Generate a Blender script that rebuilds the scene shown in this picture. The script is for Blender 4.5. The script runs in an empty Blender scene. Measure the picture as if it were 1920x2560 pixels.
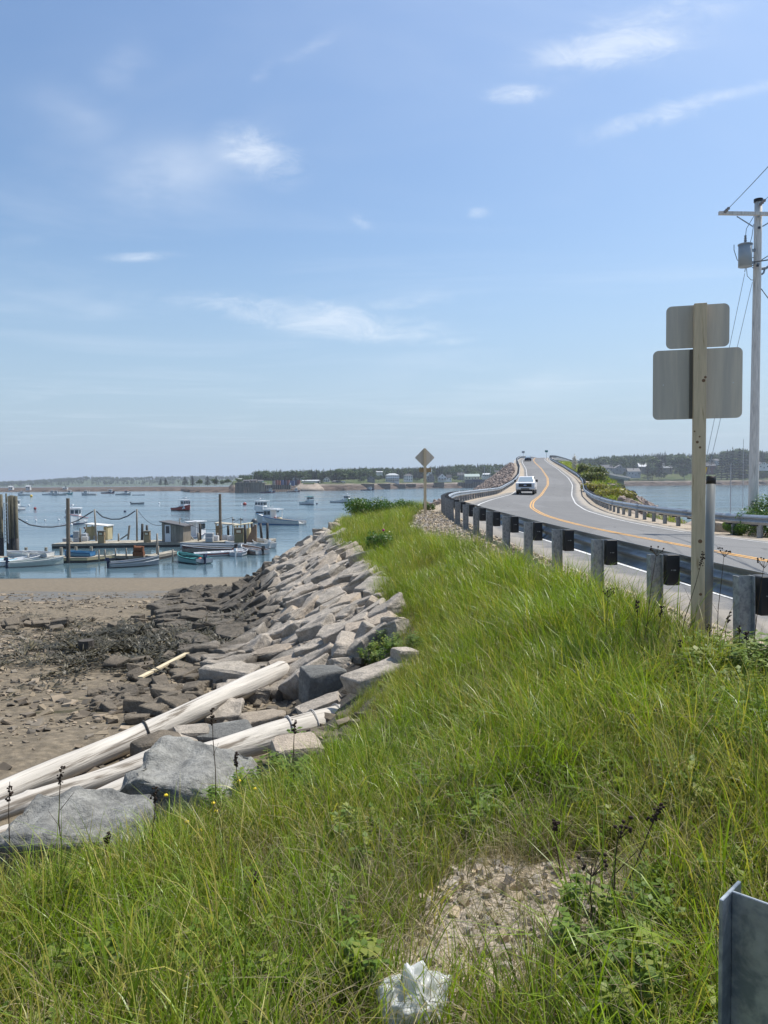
import bpy, bmesh, math, random
import numpy as np
from mathutils import Vector, Matrix, Euler
random.seed(7); rng = np.random.default_rng(7)
S = bpy.context.scene
COL = S.collection
R = math.radians
PI = math.pi
# ------------------------------------------------------------------ camera
F_PX = 1923.0                      # focal length in pixels of the 1920 x 2560 frame
EYE = Vector((0, 0, 1.6))
cam = bpy.data.objects.new('camera', bpy.data.cameras.new('camera')); COL.objects.link(cam)
cam.data.sensor_fit = 'HORIZONTAL'; cam.data.sensor_width = 36.0
cam.data.lens = 36.0 * F_PX / 1920.0
cam.data.clip_start = 0.05; cam.data.clip_end = 30000
CM = (Matrix.Rotation(R(90 - 2.263), 4, 'X') @ Matrix.Rotation(R(-0.43), 4, 'Z'))
cam.matrix_world = Matrix.Translation(EYE) @ CM
S.camera = cam
# ------------------------------------------------------------------ light
SUN_EL, SUN_AZ = R(61), math.atan2(0.80, 0.60)      # azimuth clockwise from +Y
sun_dir = Vector((math.sin(SUN_AZ) * math.cos(SUN_EL), math.cos(SUN_AZ) * math.cos(SUN_EL), math.sin(SUN_EL)))
sl = bpy.data.lights.new('sun', 'SUN'); sl.energy = 5.0; sl.angle = R(0.53); sl.color = (1.0, 0.95, 0.87)
sun = bpy.data.objects.new('sun', sl); COL.objects.link(sun)
sun.rotation_euler = (-sun_dir).to_track_quat('-Z', 'Y').to_euler()
SKY_STRENGTH = 0.111
EXPOSURE = 0.17
vs = S.view_settings
vs.view_transform = 'Standard'; vs.look = 'None'; vs.exposure = EXPOSURE; vs.gamma = 1.0; vs.use_curve_mapping = False
S.cycles.use_denoising = True
S.cycles.max_bounces = 8; S.cycles.transparent_max_bounces = 12; S.cycles.volume_bounces = 0
S.cycles.sample_clamp_indirect = 6.0

class NT:
    """small helper to write node expressions"""
    def __init__(s, tree): s.t = tree; s.n = tree.nodes; s.l = tree.links
    def new(s, typ, **kw):
        n = s.n.new(typ)
        for k, v in kw.items(): setattr(n, k, v)
        return n
    def put(s, sock, v):
        if hasattr(v, 'is_output'): s.l.new(v, sock)
        elif v is not None: sock.default_value = v
    def m(s, op, a, b=None, c=None, clamp=False):
        n = s.new('ShaderNodeMath', operation=op); n.use_clamp = clamp
        s.put(n.inputs[0], a)
        if b is not None: s.put(n.inputs[1], b)
        if c is not None: s.put(n.inputs[2], c)
        return n.outputs[0]
    def noise(s, vec, scale=5, detail=4, rough=.55, dist=0, dim='3D'):
        n = s.new('ShaderNodeTexNoise'); n.noise_dimensions = dim
        if vec is not None: s.l.new(vec, n.inputs['Vector'])
        n.inputs['Scale'].default_value = scale; n.inputs['Detail'].default_value = detail
        n.inputs['Roughness'].default_value = rough; n.inputs['Distortion'].default_value = dist
        return n.outputs['Fac']
    def ramp(s, fac, lo, hi, a=0.0, b=1.0, smooth=True):
        n = s.new('ShaderNodeMapRange'); n.interpolation_type = 'SMOOTHSTEP' if smooth else 'LINEAR'
        s.put(n.inputs[0], fac); n.inputs[1].default_value = lo; n.inputs[2].default_value = hi
        n.inputs[3].default_value = a; n.inputs[4].default_value = b
        return n.outputs[0]
    def mix(s, fac, a, b, mode='MIX'):
        n = s.new('ShaderNodeMix', data_type='RGBA', blend_type=mode)
        s.put(n.inputs[0], fac)
        for k, v in ((6, a), (7, b)):
            if isinstance(v, (tuple, list)): v = tuple(v) + (1.0,) if len(v) == 3 else v
            s.put(n.inputs[k], v)
        return n.outputs[2]
    def vmap(s, vec, scale=(1, 1, 1), loc=(0, 0, 0), rot=(0, 0, 0)):
        n = s.new('ShaderNodeMapping'); s.l.new(vec, n.inputs[0])
        n.inputs[1].default_value = loc; n.inputs[2].default_value = rot; n.inputs[3].default_value = scale
        return n.outputs[0]
    def comb(s, x, y, z):
        n = s.new('ShaderNodeCombineXYZ')
        for i, v in enumerate((x, y, z)): s.put(n.inputs[i], v)
        return n.outputs[0]

# ------------------------------------------------------------------ sky: daylight with thin high cloud
w = bpy.data.worlds.new('World'); S.world = w; w.use_nodes = True
T = NT(w.node_tree); T.n.clear()
wout = T.new('ShaderNodeOutputWorld'); bg = T.new('ShaderNodeBackground')
sky = T.new('ShaderNodeTexSky', sky_type='NISHITA'); sky.sun_disc = False
sky.sun_elevation = SUN_EL; sky.sun_rotation = SUN_AZ
sky.altitude = 0; sky.air_density = 1.35; sky.dust_density = 2.2; sky.ozone_density = 2.2
tc = T.new('ShaderNodeTexCoord'); sep = T.new('ShaderNodeSeparateXYZ'); T.l.new(tc.outputs['Generated'], sep.inputs[0])
X, Y, Z = sep.outputs
Yc = T.m('MAXIMUM', T.m('ABSOLUTE', Y), 0.05)
U = T.m('DIVIDE', X, Yc); V = T.m('DIVIDE', Z, Yc)
Zc = T.m('MAXIMUM', Z, 0.03)
plane = T.comb(T.m('DIVIDE', X, Zc), T.m('DIVIDE', Y, Zc), 0.0)      # a high cloud sheet
warp = T.noise(plane, 1.1, 3, .5)
uv = T.comb(U, V, 0.0)
fine = T.noise(T.vmap(uv, (5.5, 13.0, 1), rot=(0, 0, R(12))), 2.6, 11, .72, .7)
wisp = T.noise(T.vmap(uv, (3.2, 7.0, 1), loc=(2.3, 1.1, 0), rot=(0, 0, R(8))), 1.5, 6, .6, .4)
soft = T.noise(T.vmap(uv, (2.0, 4.2, 1), loc=(5, 2, 0)), 2.0, 5, .55)
def patch(u, v, ru, rv, ang=0.0, amp=1.0, sharp=1.0):
    ca, sa = math.cos(ang), math.sin(ang)
    du = T.m('SUBTRACT', U, u); dv = T.m('SUBTRACT', V, v)
    a = T.m('DIVIDE', T.m('ADD', T.m('MULTIPLY', du, ca), T.m('MULTIPLY', dv, sa)), ru)
    b = T.m('DIVIDE', T.m('SUBTRACT', T.m('MULTIPLY', dv, ca), T.m('MULTIPLY', du, sa)), rv)
    r2 = T.m('ADD', T.m('MULTIPLY', a, a), T.m('MULTIPLY', b, b))
    return T.m('MULTIPLY', T.m('EXPONENT', T.m('MULTIPLY', r2, -sharp)), amp)
def px_uv(px, py):
    d = CM.to_3x3() @ Vector(((px - 960) / F_PX, -(py - 1280) / F_PX, -1)); return d.x / d.y, d.z / d.y
def cl(px, py, rx, ry, ang=0, amp=1.0):
    u, v = px_uv(px, py); return patch(u, v, rx / F_PX, ry / F_PX, R(ang), amp)
crisp = None
for args in ((820, 800, 250, 42, -7, 1.05), (620, 760, 240, 30, -4, .62), (1000, 760, 160, 22, 8, .5), (1550, 115, 190, 50, 8, 1.0), (1650, 40, 260, 50, 10, .5),
             (1640, 290, 180, 32, 16, .75), (1830, 235, 170, 20, 12, .5), (1290, 235, 75, 22, 5, .95), (650, 385, 120, 60, -20, .75), (725, 425, 60, 20, -10, .55),
             (1195, 533, 28, 14, 0, .85), (345, 642, 95, 12, 2, .7), (905, 555, 40, 16, -25, .5), (1120, 855, 80, 14, 5, .45), (790, 110, 90, 20, 25, .4), (655, 180, 40, 22, 35, .4)):
    c = cl(*args); crisp = c if crisp is None else T.m('MAXIMUM', crisp, c)
puff = None
for args in ((410, 440, 150, 80, 12, .85), (310, 170, 60, 45, 20, .6), (185, 285, 95, 50, -20, .5), (540, 380, 130, 50, 25, .5), (1250, 955, 330, 50, 2, .45), (230, 780, 70, 22, 5, .35), (90, 600, 80, 14, 5, .3)):
    c = cl(*args); puff = c if puff is None else T.m('MAXIMUM', puff, c)
c1 = T.m('MULTIPLY', T.ramp(T.m('ADD', T.m('MULTIPLY', crisp, .22), T.m('ADD', T.m('MULTIPLY', fine, .62), T.m('MULTIPLY', wisp, .42))), .47, .86), T.ramp(crisp, .0, .6))
c2 = T.m('MULTIPLY', puff, T.ramp(soft, .33, .66))
veil = T.m('MULTIPLY', T.ramp(T.noise(T.vmap(plane, (.5, .9, 1)), .8, 5, .6, .6), .45, .85), .24)
cloud = T.m('ADD', T.m('ADD', T.m('MULTIPLY', c1, .62), T.m('MULTIPLY', c2, .50)), veil, clamp=True)
cloud = T.m('MULTIPLY', cloud, T.ramp(Z, .0, .08))
tint = T.mix(T.ramp(Z, 0.0, 0.40), (.88, 1.04, 1.24), (.83, .97, 1.13))
skyc = T.mix(1.0, sky.outputs[0], tint, 'MULTIPLY')
# low moist air near the horizon: a pale even band all the way round
pale = T.mix(T.ramp(Z, -.02, .34, .72, 0.0), skyc, (4.05, 5.35, 6.95))
fin = T.mix(cloud, pale, (7.4, 8.0, 8.8))
T.l.new(fin, bg.inputs[0]); bg.inputs[1].default_value = SKY_STRENGTH
T.l.new(bg.outputs[0], wout.inputs[0])

# ------------------------------------------------------------------ pixel helpers (where a thing of the photo stands on the ground or the water)
R3 = CM.to_3x3()
def ray(px, py): return R3 @ Vector(((px - 960) / F_PX, -(py - 1280) / F_PX, -1))
def W(px, py, z):
    d = ray(px, py); k = (z - EYE.z) / d.z
    return EYE + d * k
def A(px, py, y):
    d = ray(px, py); return EYE + d * (y / d.y)
CR = {'1': (.434, 0, 1200), '6': (.217, 0, 1200), '7': (.2652, 340, 1220), '2': (.434, 600, 1080), '3': (.434, 1200, 1080), '4': (.3255, 1380, 1100),
      '5': (.3528, 1600, 380), 'A': (.2893, 0, 1150), 'B': (.2893, 380, 1140), 'C': (.2893, 840, 1130), 'D': (.1688, 1340, 1110)}
def cr(k, x, y):
    s, ox, oy = CR[k]; return ox + x * s, oy + y * s
ZW = -5.8                      # water level, low tide

# ------------------------------------------------------------------ mesh building
class MB:
    def __init__(s): s.v = []; s.f = []; s.mi = []; s.cur = 0
    def add(s, vs, fs):
        o = len(s.v); s.v += [tuple(v) for v in vs]; s.f += [tuple(i + o for i in f) for f in fs]; s.mi += [s.cur] * len(fs); return s
    def box(s, c, d, rot=None, taper=1.0):
        x, y, z = d[0] / 2, d[1] / 2, d[2] / 2; t = taper
        P = [(-x, -y, -z), (x, -y, -z), (x, y, -z), (-x, y, -z), (-x * t, -y * t, z), (x * t, -y * t, z), (x * t, y * t, z), (-x * t, y * t, z)]
        m = rot.to_matrix() if rot is not None else None
        P = [(m @ Vector(p) if m else Vector(p)) + Vector(c) for p in P]
        return s.add(P, [(0, 3, 2, 1), (4, 5, 6, 7), (0, 1, 5, 4), (1, 2, 6, 5), (2, 3, 7, 6), (3, 0, 4, 7)])
    def bar(s, a, b, w, h, up=(0, 0, 1)):
        a, b = Vector(a), Vector(b); d = (b - a).normalized(); up = Vector(up)
        if abs(d.dot(up)) > .95: up = Vector((1, 0, 0))
        r = d.cross(up).normalized(); u = r.cross(d)
        P = [p + r * sx * w / 2 + u * sy * h / 2 for p in (a, b) for sx, sy in ((-1, -1), (1, -1), (1, 1), (-1, 1))]
        return s.add(P, [(0, 1, 2, 3), (7, 6, 5, 4), (0, 4, 5, 1), (1, 5, 6, 2), (2, 6, 7, 3), (3, 7, 4, 0)])
    def tube(s, pts, r, n=8, caps=True):
        pts = [Vector(p) for p in pts]; rs = r if isinstance(r, (list, tuple)) else [r] * len(pts)
        P = []; ref = Vector((0, 0, 1))
        for i, p in enumerate(pts):
            d = (pts[min(i + 1, len(pts) - 1)] - pts[max(i - 1, 0)]).normalized()
            if abs(d.dot(ref)) > .97: ref = Vector((1, 0, 0))
            a = d.cross(ref).normalized(); b = a.cross(d)
            P += [p + (a * math.cos(2 * PI * k / n) + b * math.sin(2 * PI * k / n)) * rs[i] for k in range(n)]
        Fs = []
        for i in range(len(pts) - 1):
            for k in range(n):
                k2 = (k + 1) % n; Fs.append((i * n + k, i * n + k2, (i + 1) * n + k2, (i + 1) * n + k))
        if caps: Fs += [tuple(range(n))[::-1], tuple((len(pts) - 1) * n + k for k in range(n))]
        return s.add(P, Fs)
    def cyl(s, c, r, h, n=12, r2=None):
        c = Vector(c); return s.tube([c, c + Vector((0, 0, h))], [r, r if r2 is None else r2], n)
    def ball(s, c, r, n=10, m=6, sc=(1, 1, 1)):
        P = []; c = Vector(c)
        for j in range(m + 1):
            th = PI * j / m
            for k in range(n):
                ph = 2 * PI * k / n
                P.append(c + Vector((math.sin(th) * math.cos(ph) * sc[0], math.sin(th) * math.sin(ph) * sc[1], math.cos(th) * sc[2])) * r)
        Fs = [(j * n + k, (j + 1) * n + k, (j + 1) * n + (k + 1) % n, j * n + (k + 1) % n) for j in range(m) for k in range(n)]
        return s.add(P, Fs)
    def prism(s, poly, axis, a, b):
        """extrude a 2-D outline; axis 'x': poly in (y,z); 'y': poly in (x,z); 'z': poly in (x,y)"""
        def q(p, t): return {'x': (t, p[0], p[1]), 'y': (p[0], t, p[1]), 'z': (p[0], p[1], t)}[axis]
        n = len(poly); P = [q(p, a) for p in poly] + [q(p, b) for p in poly]
        Fs = [tuple(range(n))[::-1], tuple(range(n, 2 * n))] + [(i, (i + 1) % n, n + (i + 1) % n, n + i) for i in range(n)]
        return s.add(P, Fs)
    def loft(s, rings, closed=True, caps=True):
        n = len(rings[0]); P = [p for r in rings for p in r]; Fs = []
        for i in range(len(rings) - 1):
            for k in range(n if closed else n - 1):
                k2 = (k + 1) % n; Fs.append((i * n + k, i * n + k2, (i + 1) * n + k2, (i + 1) * n + k))
        if caps and closed: Fs += [tuple(range(n))[::-1], tuple((len(rings) - 1) * n + k for k in range(n))]
        return s.add(P, Fs)
    def mesh(s, name, mats, smooth=False, fix=True):
        me = bpy.data.meshes.new(name); me.from_pydata([tuple(v) for v in s.v], [], s.f)
        if fix:
            bm = bmesh.new(); bm.from_mesh(me); bmesh.ops.recalc_face_normals(bm, faces=bm.faces); bm.to_mesh(me); bm.free()
        for m in (mats if isinstance(mats, (list, tuple)) else [mats]): me.materials.append(m)
        if len(s.mi) == len(me.polygons): me.polygons.foreach_set('material_index', s.mi)
        if smooth: me.polygons.foreach_set('use_smooth', [True] * len(me.polygons))
        me.update(); return me
    def build(s, name, mats, parent=None, smooth=False, loc=None):
        return put(name, s.mesh(name, mats, smooth), parent, loc)
def put(name, me, parent=None, loc=None, rot=None, scale=None):
    o = bpy.data.objects.new(name, me); COL.objects.link(o)
    if parent is not None: o.parent = parent
    if loc is not None: o.location = loc
    if rot is not None: o.rotation_euler = rot
    if scale is not None: o.scale = scale
    return o
def tag(o, label=None, cat=None, group=None, kind=None):
    for k, v in (('label', label), ('category', cat), ('group', group), ('kind', kind)):
        if v: o[k] = v
    return o
def thing(name, label, cat, loc=(0, 0, 0), rz=0.0, group=None):
    o = bpy.data.objects.new(name, None); COL.objects.link(o); o.empty_display_size = .2
    o.location = loc; o.rotation_euler = (0, 0, rz)
    return tag(o, label, cat, group)
def dup(root, loc, rz=0.0, label=None, scale=None):
    r = root.copy(); COL.objects.link(r); r.location = loc; r.rotation_euler = (0, 0, rz)
    if label: r['label'] = label
    if scale is not None: r.scale = (scale,) * 3 if not isinstance(scale, tuple) else scale
    for ch in root.children:
        c = ch.copy(); COL.objects.link(c); c.parent = r
        for g in ch.children:
            d = g.copy(); COL.objects.link(d); d.parent = c
    return r
ORD = 'first second third fourth fifth sixth seventh eighth ninth tenth eleventh twelfth thirteenth fourteenth fifteenth sixteenth seventeenth eighteenth nineteenth twentieth'.split()

# ------------------------------------------------------------------ materials
def mat(name, col, rough=.7, metal=0.0, var=0.0, vs=4.0, bump=0.0, bs=30.0, col2=None, c2lo=.45, c2hi=.6, c2s=None, spec=.4, stretch=(1, 1, 1), rnd=0.0, world=False, trans=0.0, detail=5):
    m = bpy.data.materials.new(name); m.use_nodes = True; N = NT(m.node_tree); b = m.node_tree.nodes['Principled BSDF']
    t = N.new('ShaderNodeTexCoord'); vec = t.outputs['Object']
    if world: vec = N.new('ShaderNodeNewGeometry').outputs['Position']
    if stretch != (1, 1, 1): vec = N.vmap(vec, stretch)
    c = tuple(col) + (1,)
    out = None
    if col2 is not None:
        out = N.mix(N.ramp(N.noise(vec, c2s or vs, detail, .6, .3), c2lo, c2hi), tuple(col), tuple(col2))
    if var:
        f = N.ramp(N.noise(vec, vs, detail, .6), .25, .75, 1 - var, 1 + var, False)
        out = N.mix(1.0, out if out is not None else c, N.comb(f, f, f), 'MULTIPLY')
    if rnd:
        f = N.m('MULTIPLY_ADD', N.new('ShaderNodeObjectInfo').outputs['Random'], 2 * rnd, 1 - rnd)
        out = N.mix(1.0, out if out is not None else c, N.comb(f, f, f), 'MULTIPLY')
    if out is None: b.inputs['Base Color'].default_value = c
    else: N.l.new(out, b.inputs['Base Color'])
    b.inputs['Roughness'].default_value = rough; b.inputs['Metallic'].default_value = metal
    b.inputs['Specular IOR Level'].default_value = spec
    if bump:
        bn = N.new('ShaderNodeBump'); bn.inputs['Strength'].default_value = 1.0; bn.inputs['Distance'].default_value = bump
        N.l.new(N.noise(vec, bs, 5, .65), bn.inputs['Height']); N.l.new(bn.outputs[0], b.inputs['Normal'])
    if trans:
        tr = N.new('ShaderNodeBsdfTranslucent'); mx = N.new('ShaderNodeMixShader'); mx.inputs[0].default_value = trans
        if out is None: tr.inputs[0].default_value = c
        else: N.l.new(out, tr.inputs[0])
        N.l.new(b.outputs[0], mx.inputs[1]); N.l.new(tr.outputs[0], mx.inputs[2])
        N.l.new(mx.outputs[0], N.n['Material Output'].inputs[0])
    return m
M = {}
M['white'] = mat('white_paint', (.72, .73, .73), .45, var=.06, vs=2)
M['offwhite'] = mat('weathered_white', (.60, .60, .57), .55, var=.12, vs=3)
M['grey'] = mat('grey_paint', (.30, .32, .34), .5, var=.1, vs=3)
M['lgrey'] = mat('light_grey_plastic', (.42, .44, .46), .5, var=.1)
M['dgrey'] = mat('dark_grey', (.06, .065, .07), .5)
M['black'] = mat('black_rubber', (.018, .018, .02), .5)
M['glass'] = mat('dark_glass', (.02, .03, .04), .08, spec=.8)
M['red'] = mat('red_paint', (.33, .045, .035), .45, var=.12, vs=3)
M['bluep'] = mat('blue_paint', (.03, .14, .30), .5, var=.1)
M['navy'] = mat('navy_paint', (.02, .03, .075), .5)
M['teal'] = mat('teal_paint', (.10, .38, .36), .5, var=.1)
M['dgreen'] = mat('dark_green_paint', (.02, .07, .07), .5)
M['sky_blue'] = mat('pale_blue_cover', (.28, .52, .60), .6, var=.08)
M['alu'] = mat('aluminium', (.34, .37, .40), .38, metal=.55, var=.12, vs=3)
M['orange'] = mat('orange_plastic', (.62, .12, .05), .5)
M['yellow'] = mat('yellow_plastic', (.75, .48, .05), .5)
M['galv'] = mat('galvanised_steel', (.36, .38, .40), .42, metal=.6, var=.22, vs=7, bump=.0006, bs=60, col2=(.25, .275, .30), c2lo=.4, c2hi=.7, c2s=14, rnd=.10)
M['galv_dull'] = mat('dull_galvanised_steel', (.33, .34, .34), .6, metal=.3, var=.3, vs=9, col2=(.23, .24, .25), c2s=20, rnd=.16, bump=.0006, bs=60)
M['block'] = mat('black_composite', (.022, .024, .028), .55, var=.2, bump=.001)
M['signback'] = mat('aluminium_sign_back', (.64, .56, .45), .7, metal=.0, var=.07, vs=30, stretch=(1, 1, .08), col2=(.53, .475, .40), c2s=6)
M['timber'] = mat('treated_timber', (.62, .49, .325), .75, var=.18, vs=9, stretch=(4, 4, .35), col2=(.34, .22, .11), c2lo=.58, c2hi=.74, c2s=7, bump=.001, bs=25)
M['knot'] = mat('timber_knot', (.20, .11, .06), .8)
M['pole'] = mat('weathered_pole', (.70, .66, .60), .85, var=.25, vs=9, stretch=(3, 3, .25), col2=(.42, .395, .36), c2lo=.5, c2hi=.75, c2s=6, bump=.004, bs=14)
M['pvc'] = mat('grey_white_tube', (.20, .215, .21), .4, var=.04)
M['oldwood'] = mat('grey_weathered_wood', (.25, .225, .185), .85, var=.3, vs=3, stretch=(1, 1, .3), rnd=.2)
M['deckwood'] = mat('pale_deck_wood', (.40, .36, .28), .85, var=.22, vs=2, col2=(.27, .245, .20), c2s=1.3)
M['newwood'] = mat('yellow_new_wood', (.50, .42, .24), .8, var=.15, vs=2)
M['darkpile'] = mat('wet_dark_piling', (.045, .042, .038), .7, var=.4, vs=2, rnd=.2)
M['plywood'] = mat('plywood', (.34, .25, .14), .8, var=.15)
M['tote'] = mat('white_tote', (.66, .67, .68), .5, var=.08)
M['crate'] = mat('grey_crate', (.33, .35, .36), .6, var=.25, vs=6)
M['mesh_brown'] = mat('brown_netting', (.17, .12, .085), .8, var=.3, vs=8)
M['rust'] = mat('rusty_iron', (.16, .06, .025), .85, var=.35, vs=6, bump=.004)
M['skin'] = mat('skin', (.50, .29, .21), .6)
M['cloth_navy'] = mat('navy_cloth', (.014, .018, .035), .9, var=.2)
M['rope'] = mat('dark_rope', (.03, .035, .045), .8)
M['wire'] = mat('black_cable', (.025, .027, .03), .6)
M['insul'] = mat('glazed_insulator', (.22, .22, .23), .3)
M['red_house'] = mat('dark_red_siding', (.14, .05, .045), .8)
M['cream'] = mat('cream_siding', (.62, .58, .42), .8)
M['bluegrey'] = mat('blue_grey_siding', (.26, .29, .33), .8)
M['hgrey'] = mat('shingle_grey', (.19, .19, .195), .85)
M['hroof'] = mat('dark_roof', (.10, .10, .105), .85, rnd=.2)
M['lroof'] = mat('pale_roof', (.42, .44, .45), .7)
M['groof'] = mat('green_grey_roof', (.30, .37, .34), .7)
M['windowp'] = mat('window_glass', (.05, .06, .08), .2, spec=.7)
M['signgreen'] = mat('green_sign_face', (.02, .16, .15), .5)
# ================================================================== terrain functions (numpy, metres)
def vn(x, y, seed=0):
    xi = np.floor(x).astype(np.int64); yi = np.floor(y).astype(np.int64); fx = x - xi; fy = y - yi
    fx = fx * fx * (3 - 2 * fx); fy = fy * fy * (3 - 2 * fy)
    def h(a, b):
        n = (a * 374761393 + b * 668265263 + seed * 974711) & 0x7fffffff
        n = ((n ^ (n >> 13)) * 1274126177) & 0x7fffffff
        return ((n ^ (n >> 16)) & 0xffff) / 65535.0
    return (h(xi, yi) * (1 - fx) + h(xi + 1, yi) * fx) * (1 - fy) + (h(xi, yi + 1) * (1 - fx) + h(xi + 1, yi + 1) * fx) * fy
def fbm(x, y, s, o=4, seed=0):
    v = 0; a = .5; t = 0
    for k in range(o):
        v = v + a * vn(x * s, y * s, seed + k); t += a; a *= .5; s *= 2.03
    return v / t - .5
def spl(xs, ys):
    """smooth interpolation through a table"""
    xs = np.array(xs, float); ys = np.array(ys, float)
    fine_x = np.arange(xs[0], xs[-1] + .01, .5); f = np.interp(fine_x, xs, ys)
    return fine_x, f
def smooth_table(xs, ys, win):
    fx, f = spl(xs, ys); k = int(win / .5) | 1
    ker = np.hanning(k + 2)[1:-1]; ker /= ker.sum()
    g = np.convolve(np.pad(f, k // 2, mode='reflect', reflect_type='odd'), ker, 'valid')
    return fx, g
YC = [-14, 0, 7.6, 15, 21, 27, 36, 47, 60, 85, 105, 125, 165, 200, 225, 250, 275, 300, 340, 400, 460]
XC = [9.4, 8.6, 8.05, 7.55, 7.25, 7.1, 7.55, 9.0, 11.6, 17.4, 22.4, 26.6, 33.8, 39.4, 43.7, 49.2, 56.5, 66, 84, 114, 146]
ZC = [0, 0, 0, -.02, -.03, -.05, -.06, -.06, -.06, 0.0, 1.0, 2.0, 4.1, 6.1, 7.55, 8.95, 9.7, 9.4, 7.7, 4.6, 2.5]
tX = smooth_table(YC, XC, 12); tZ = smooth_table(YC, ZC, 14)
SE = ([-14, 8, 18, 26, 45, 80, 110, 460], [.0, .0, .03, .058, .058, .03, .0, 0])
xc = lambda y: np.interp(y, *tX)
zc = lambda y: np.interp(y, *tZ)
se = lambda y: np.interp(y, *SE)
def cosl(y): return 1 / np.sqrt(1 + ((xc(y + 1) - xc(y - 1)) / 2) ** 2)
def zroad(y, t): return zc(y) - se(y) * np.clip(t, -5.6, 5.6)
def road_pt(y, t, dz=0.0):
    sl_ = float((xc(y + .5) - xc(y - .5))); n = Vector((1, -sl_, 0)).normalized()
    yy = y + n.y * t
    return Vector((float(xc(y)) + n.x * t, y + n.y * t, float(zroad(y, t)) + dz))
EDGE_Y = [-14, 0.5, 2.0, 3.0, 4.3, 5.6, 6.8, 8.4, 10, 12, 14.2, 18.7, 22, 24.4, 28, 32, 36, 40, 44, 50, 60, 220]
EDGE_X = [-5, -4.2, -3.6, -2.85, -2.05, -.95, -.45, .06, .38, .36, .12, -.2, -.95, -1.4, -1.7, -1.5, -.8, .4, 2.2, 4.0, 6.2, 6.2]
EDGE_Z = [-.5, -.5, -.52, -.58, -.66, -.68, -.66, -.60, -.54, -.48, -.42, -.32, -.25, -.2, -.15, -.1, -.1, -.1, -.1, -.2, -.2, 0]
tE = smooth_table(EDGE_Y, EDGE_X, 2.5)
BK_D = [-14, 0, 6, 8, 15, 27, 40, 60, 75, 110, 260]; BK_H = [2.75, 2.78, 2.88, 2.97, 3.40, 4.25, 5.45, 7.36, 8.9, 10.2, 10.2]
KS = ([-14, 6, 9, 14, 20, 27, 45, 60, 220], [1.2, 1.2, 1.6, 2.1, 1.9, 1.6, 1.5, 1.35, 1.35])
WR = ([-14, 14, 22, 30, 45, 60, 90, 130, 170, 206], [3.0, 2.2, .9, .7, .8, 1.6, 2.6, 2.9, 3.1, 3.1])
def beach_z(x, y):
    b = 1.6 - np.interp(y, BK_D, BK_H)
    b = b + .10 * np.clip((-6 - x) / 20, 0, 1.2) * np.clip((50 - y) / 20, 0, 1)
    return b + fbm(x, y, .35, 4, 3) * .22 * np.clip((66 - y) / 20, .25, 1) + fbm(x, y, 1.7, 3, 9) * .07 * np.clip((40 - y) / 30, .1, 1)
def ground(x, y):
    """height, region (0 verge, 1 armoured slope, 2 beach, 3 causeway fill), lateral road offset"""
    x = np.asarray(x, float); y = np.asarray(y, float)
    t = (x - xc(y)) * cosl(y)
    zr = zroad(y, t)
    tv = 5.35
    ez = np.interp(y, EDGE_Y, EDGE_Z); ex = np.interp(y, *tE)
    xv = xc(y) - tv / cosl(y)
    far = np.clip((y - 46) / 8, 0, 1)
    ex = np.minimum(ex, xv - .6); ex = ex * (1 - far) + (xv - .6) * far
    ez = ez * (1 - far) + (zr - .15) * far
    f = np.clip((xv - x) / np.maximum(xv - ex, .3), 0, 1); f = f * f * (3 - 2 * f)
    near = np.clip((xv - x) / 2, 0, 1)
    zl = zr * (1 - f) + ez * f + fbm(x, y, .5, 3, 5) * .22 * near * np.clip((60 - y) / 30, 0, 1) + fbm(x, y, 3.0, 2, 6) * .03 * near
    u = ex - x
    zslope = ez - np.maximum(u, 0) / np.interp(y, *KS)
    bz = beach_z(x, y)
    left = np.where(u > 0, np.maximum(zslope, bz), zl)
    wr = np.interp(y, *WR)
    ur = t - (5.5 + wr)
    zR = zr + np.where(t > 5.5, -.08 * np.minimum(t - 5.5, wr), 0) - np.maximum(ur, 0) / 1.75
    zR = zR + np.where(ur > 0, fbm(x, y, .6, 4, 12) * .9, fbm(x, y, .5, 3, 13) * np.clip((t - 5.6) / 2, 0, 1) * .25)
    zR = np.maximum(zR, -10.5)
    z = np.where(t < -tv, left, np.where(t > 5.5, zR, zr))
    cut = np.clip((np.abs(t) - 5.0) / .4, 0, 1)
    z = z - .035 * (1 - np.clip((np.abs(t) - 4.2) / .25, 0, 1))
    front = zc(y) - (y - 203) / 1.3
    z = np.where(y > 203, np.minimum(z, front), z)
    reg = np.zeros(x.shape, int)
    reg = np.where((t < -tv) & (u > 0), np.where(zslope > bz, 1, 2), reg)
    reg = np.where((t < -tv) & (y > 47) & (u > 0) & (zslope > bz), 3, reg)
    reg = np.where((ur > 0), 3, reg)
    reg = np.where(y > 205, 3, reg)
    return z, reg, t
def gz(x, y): return float(ground(np.array([x]), np.array([y]))[0][0])
KK = 1.0 * 1.02 ** np.arange(300)
def on_ground(px, py):
    """the point of the terrain seen at a pixel"""
    d = ray(px, py); d = np.array(d); e = np.array(EYE); k = KK
    for _ in range(2):
        P = e + d * k[:, None]; below = P[:, 2] < ground(P[:, 0], P[:, 1])[0]
        i = int(np.argmax(below)) if below.any() else len(k) - 1
        k = np.linspace(k[max(i - 1, 0)], k[i], 40)
    p = e + d * k[20]; return Vector((p[0], p[1], gz(p[0], p[1])))
def axis(segs):
    out = []
    for a, b, s in segs: out += list(np.arange(a, b, s))
    return np.array(out + [segs[-1][1]])
gx = axis([(-90, -40, 2.5), (-40, -14, .8), (-14, -6, .28), (-6, 4.2, .11), (4.2, 14.5, .32), (14.5, 60, .8), (60, 110, 2.5)])
gy = axis([(-14, .8, 1.0), (.8, 14, .12), (14, 34, .22), (34, 75, .55), (75, 214, 1.6), (214, 232, 4)])
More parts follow.
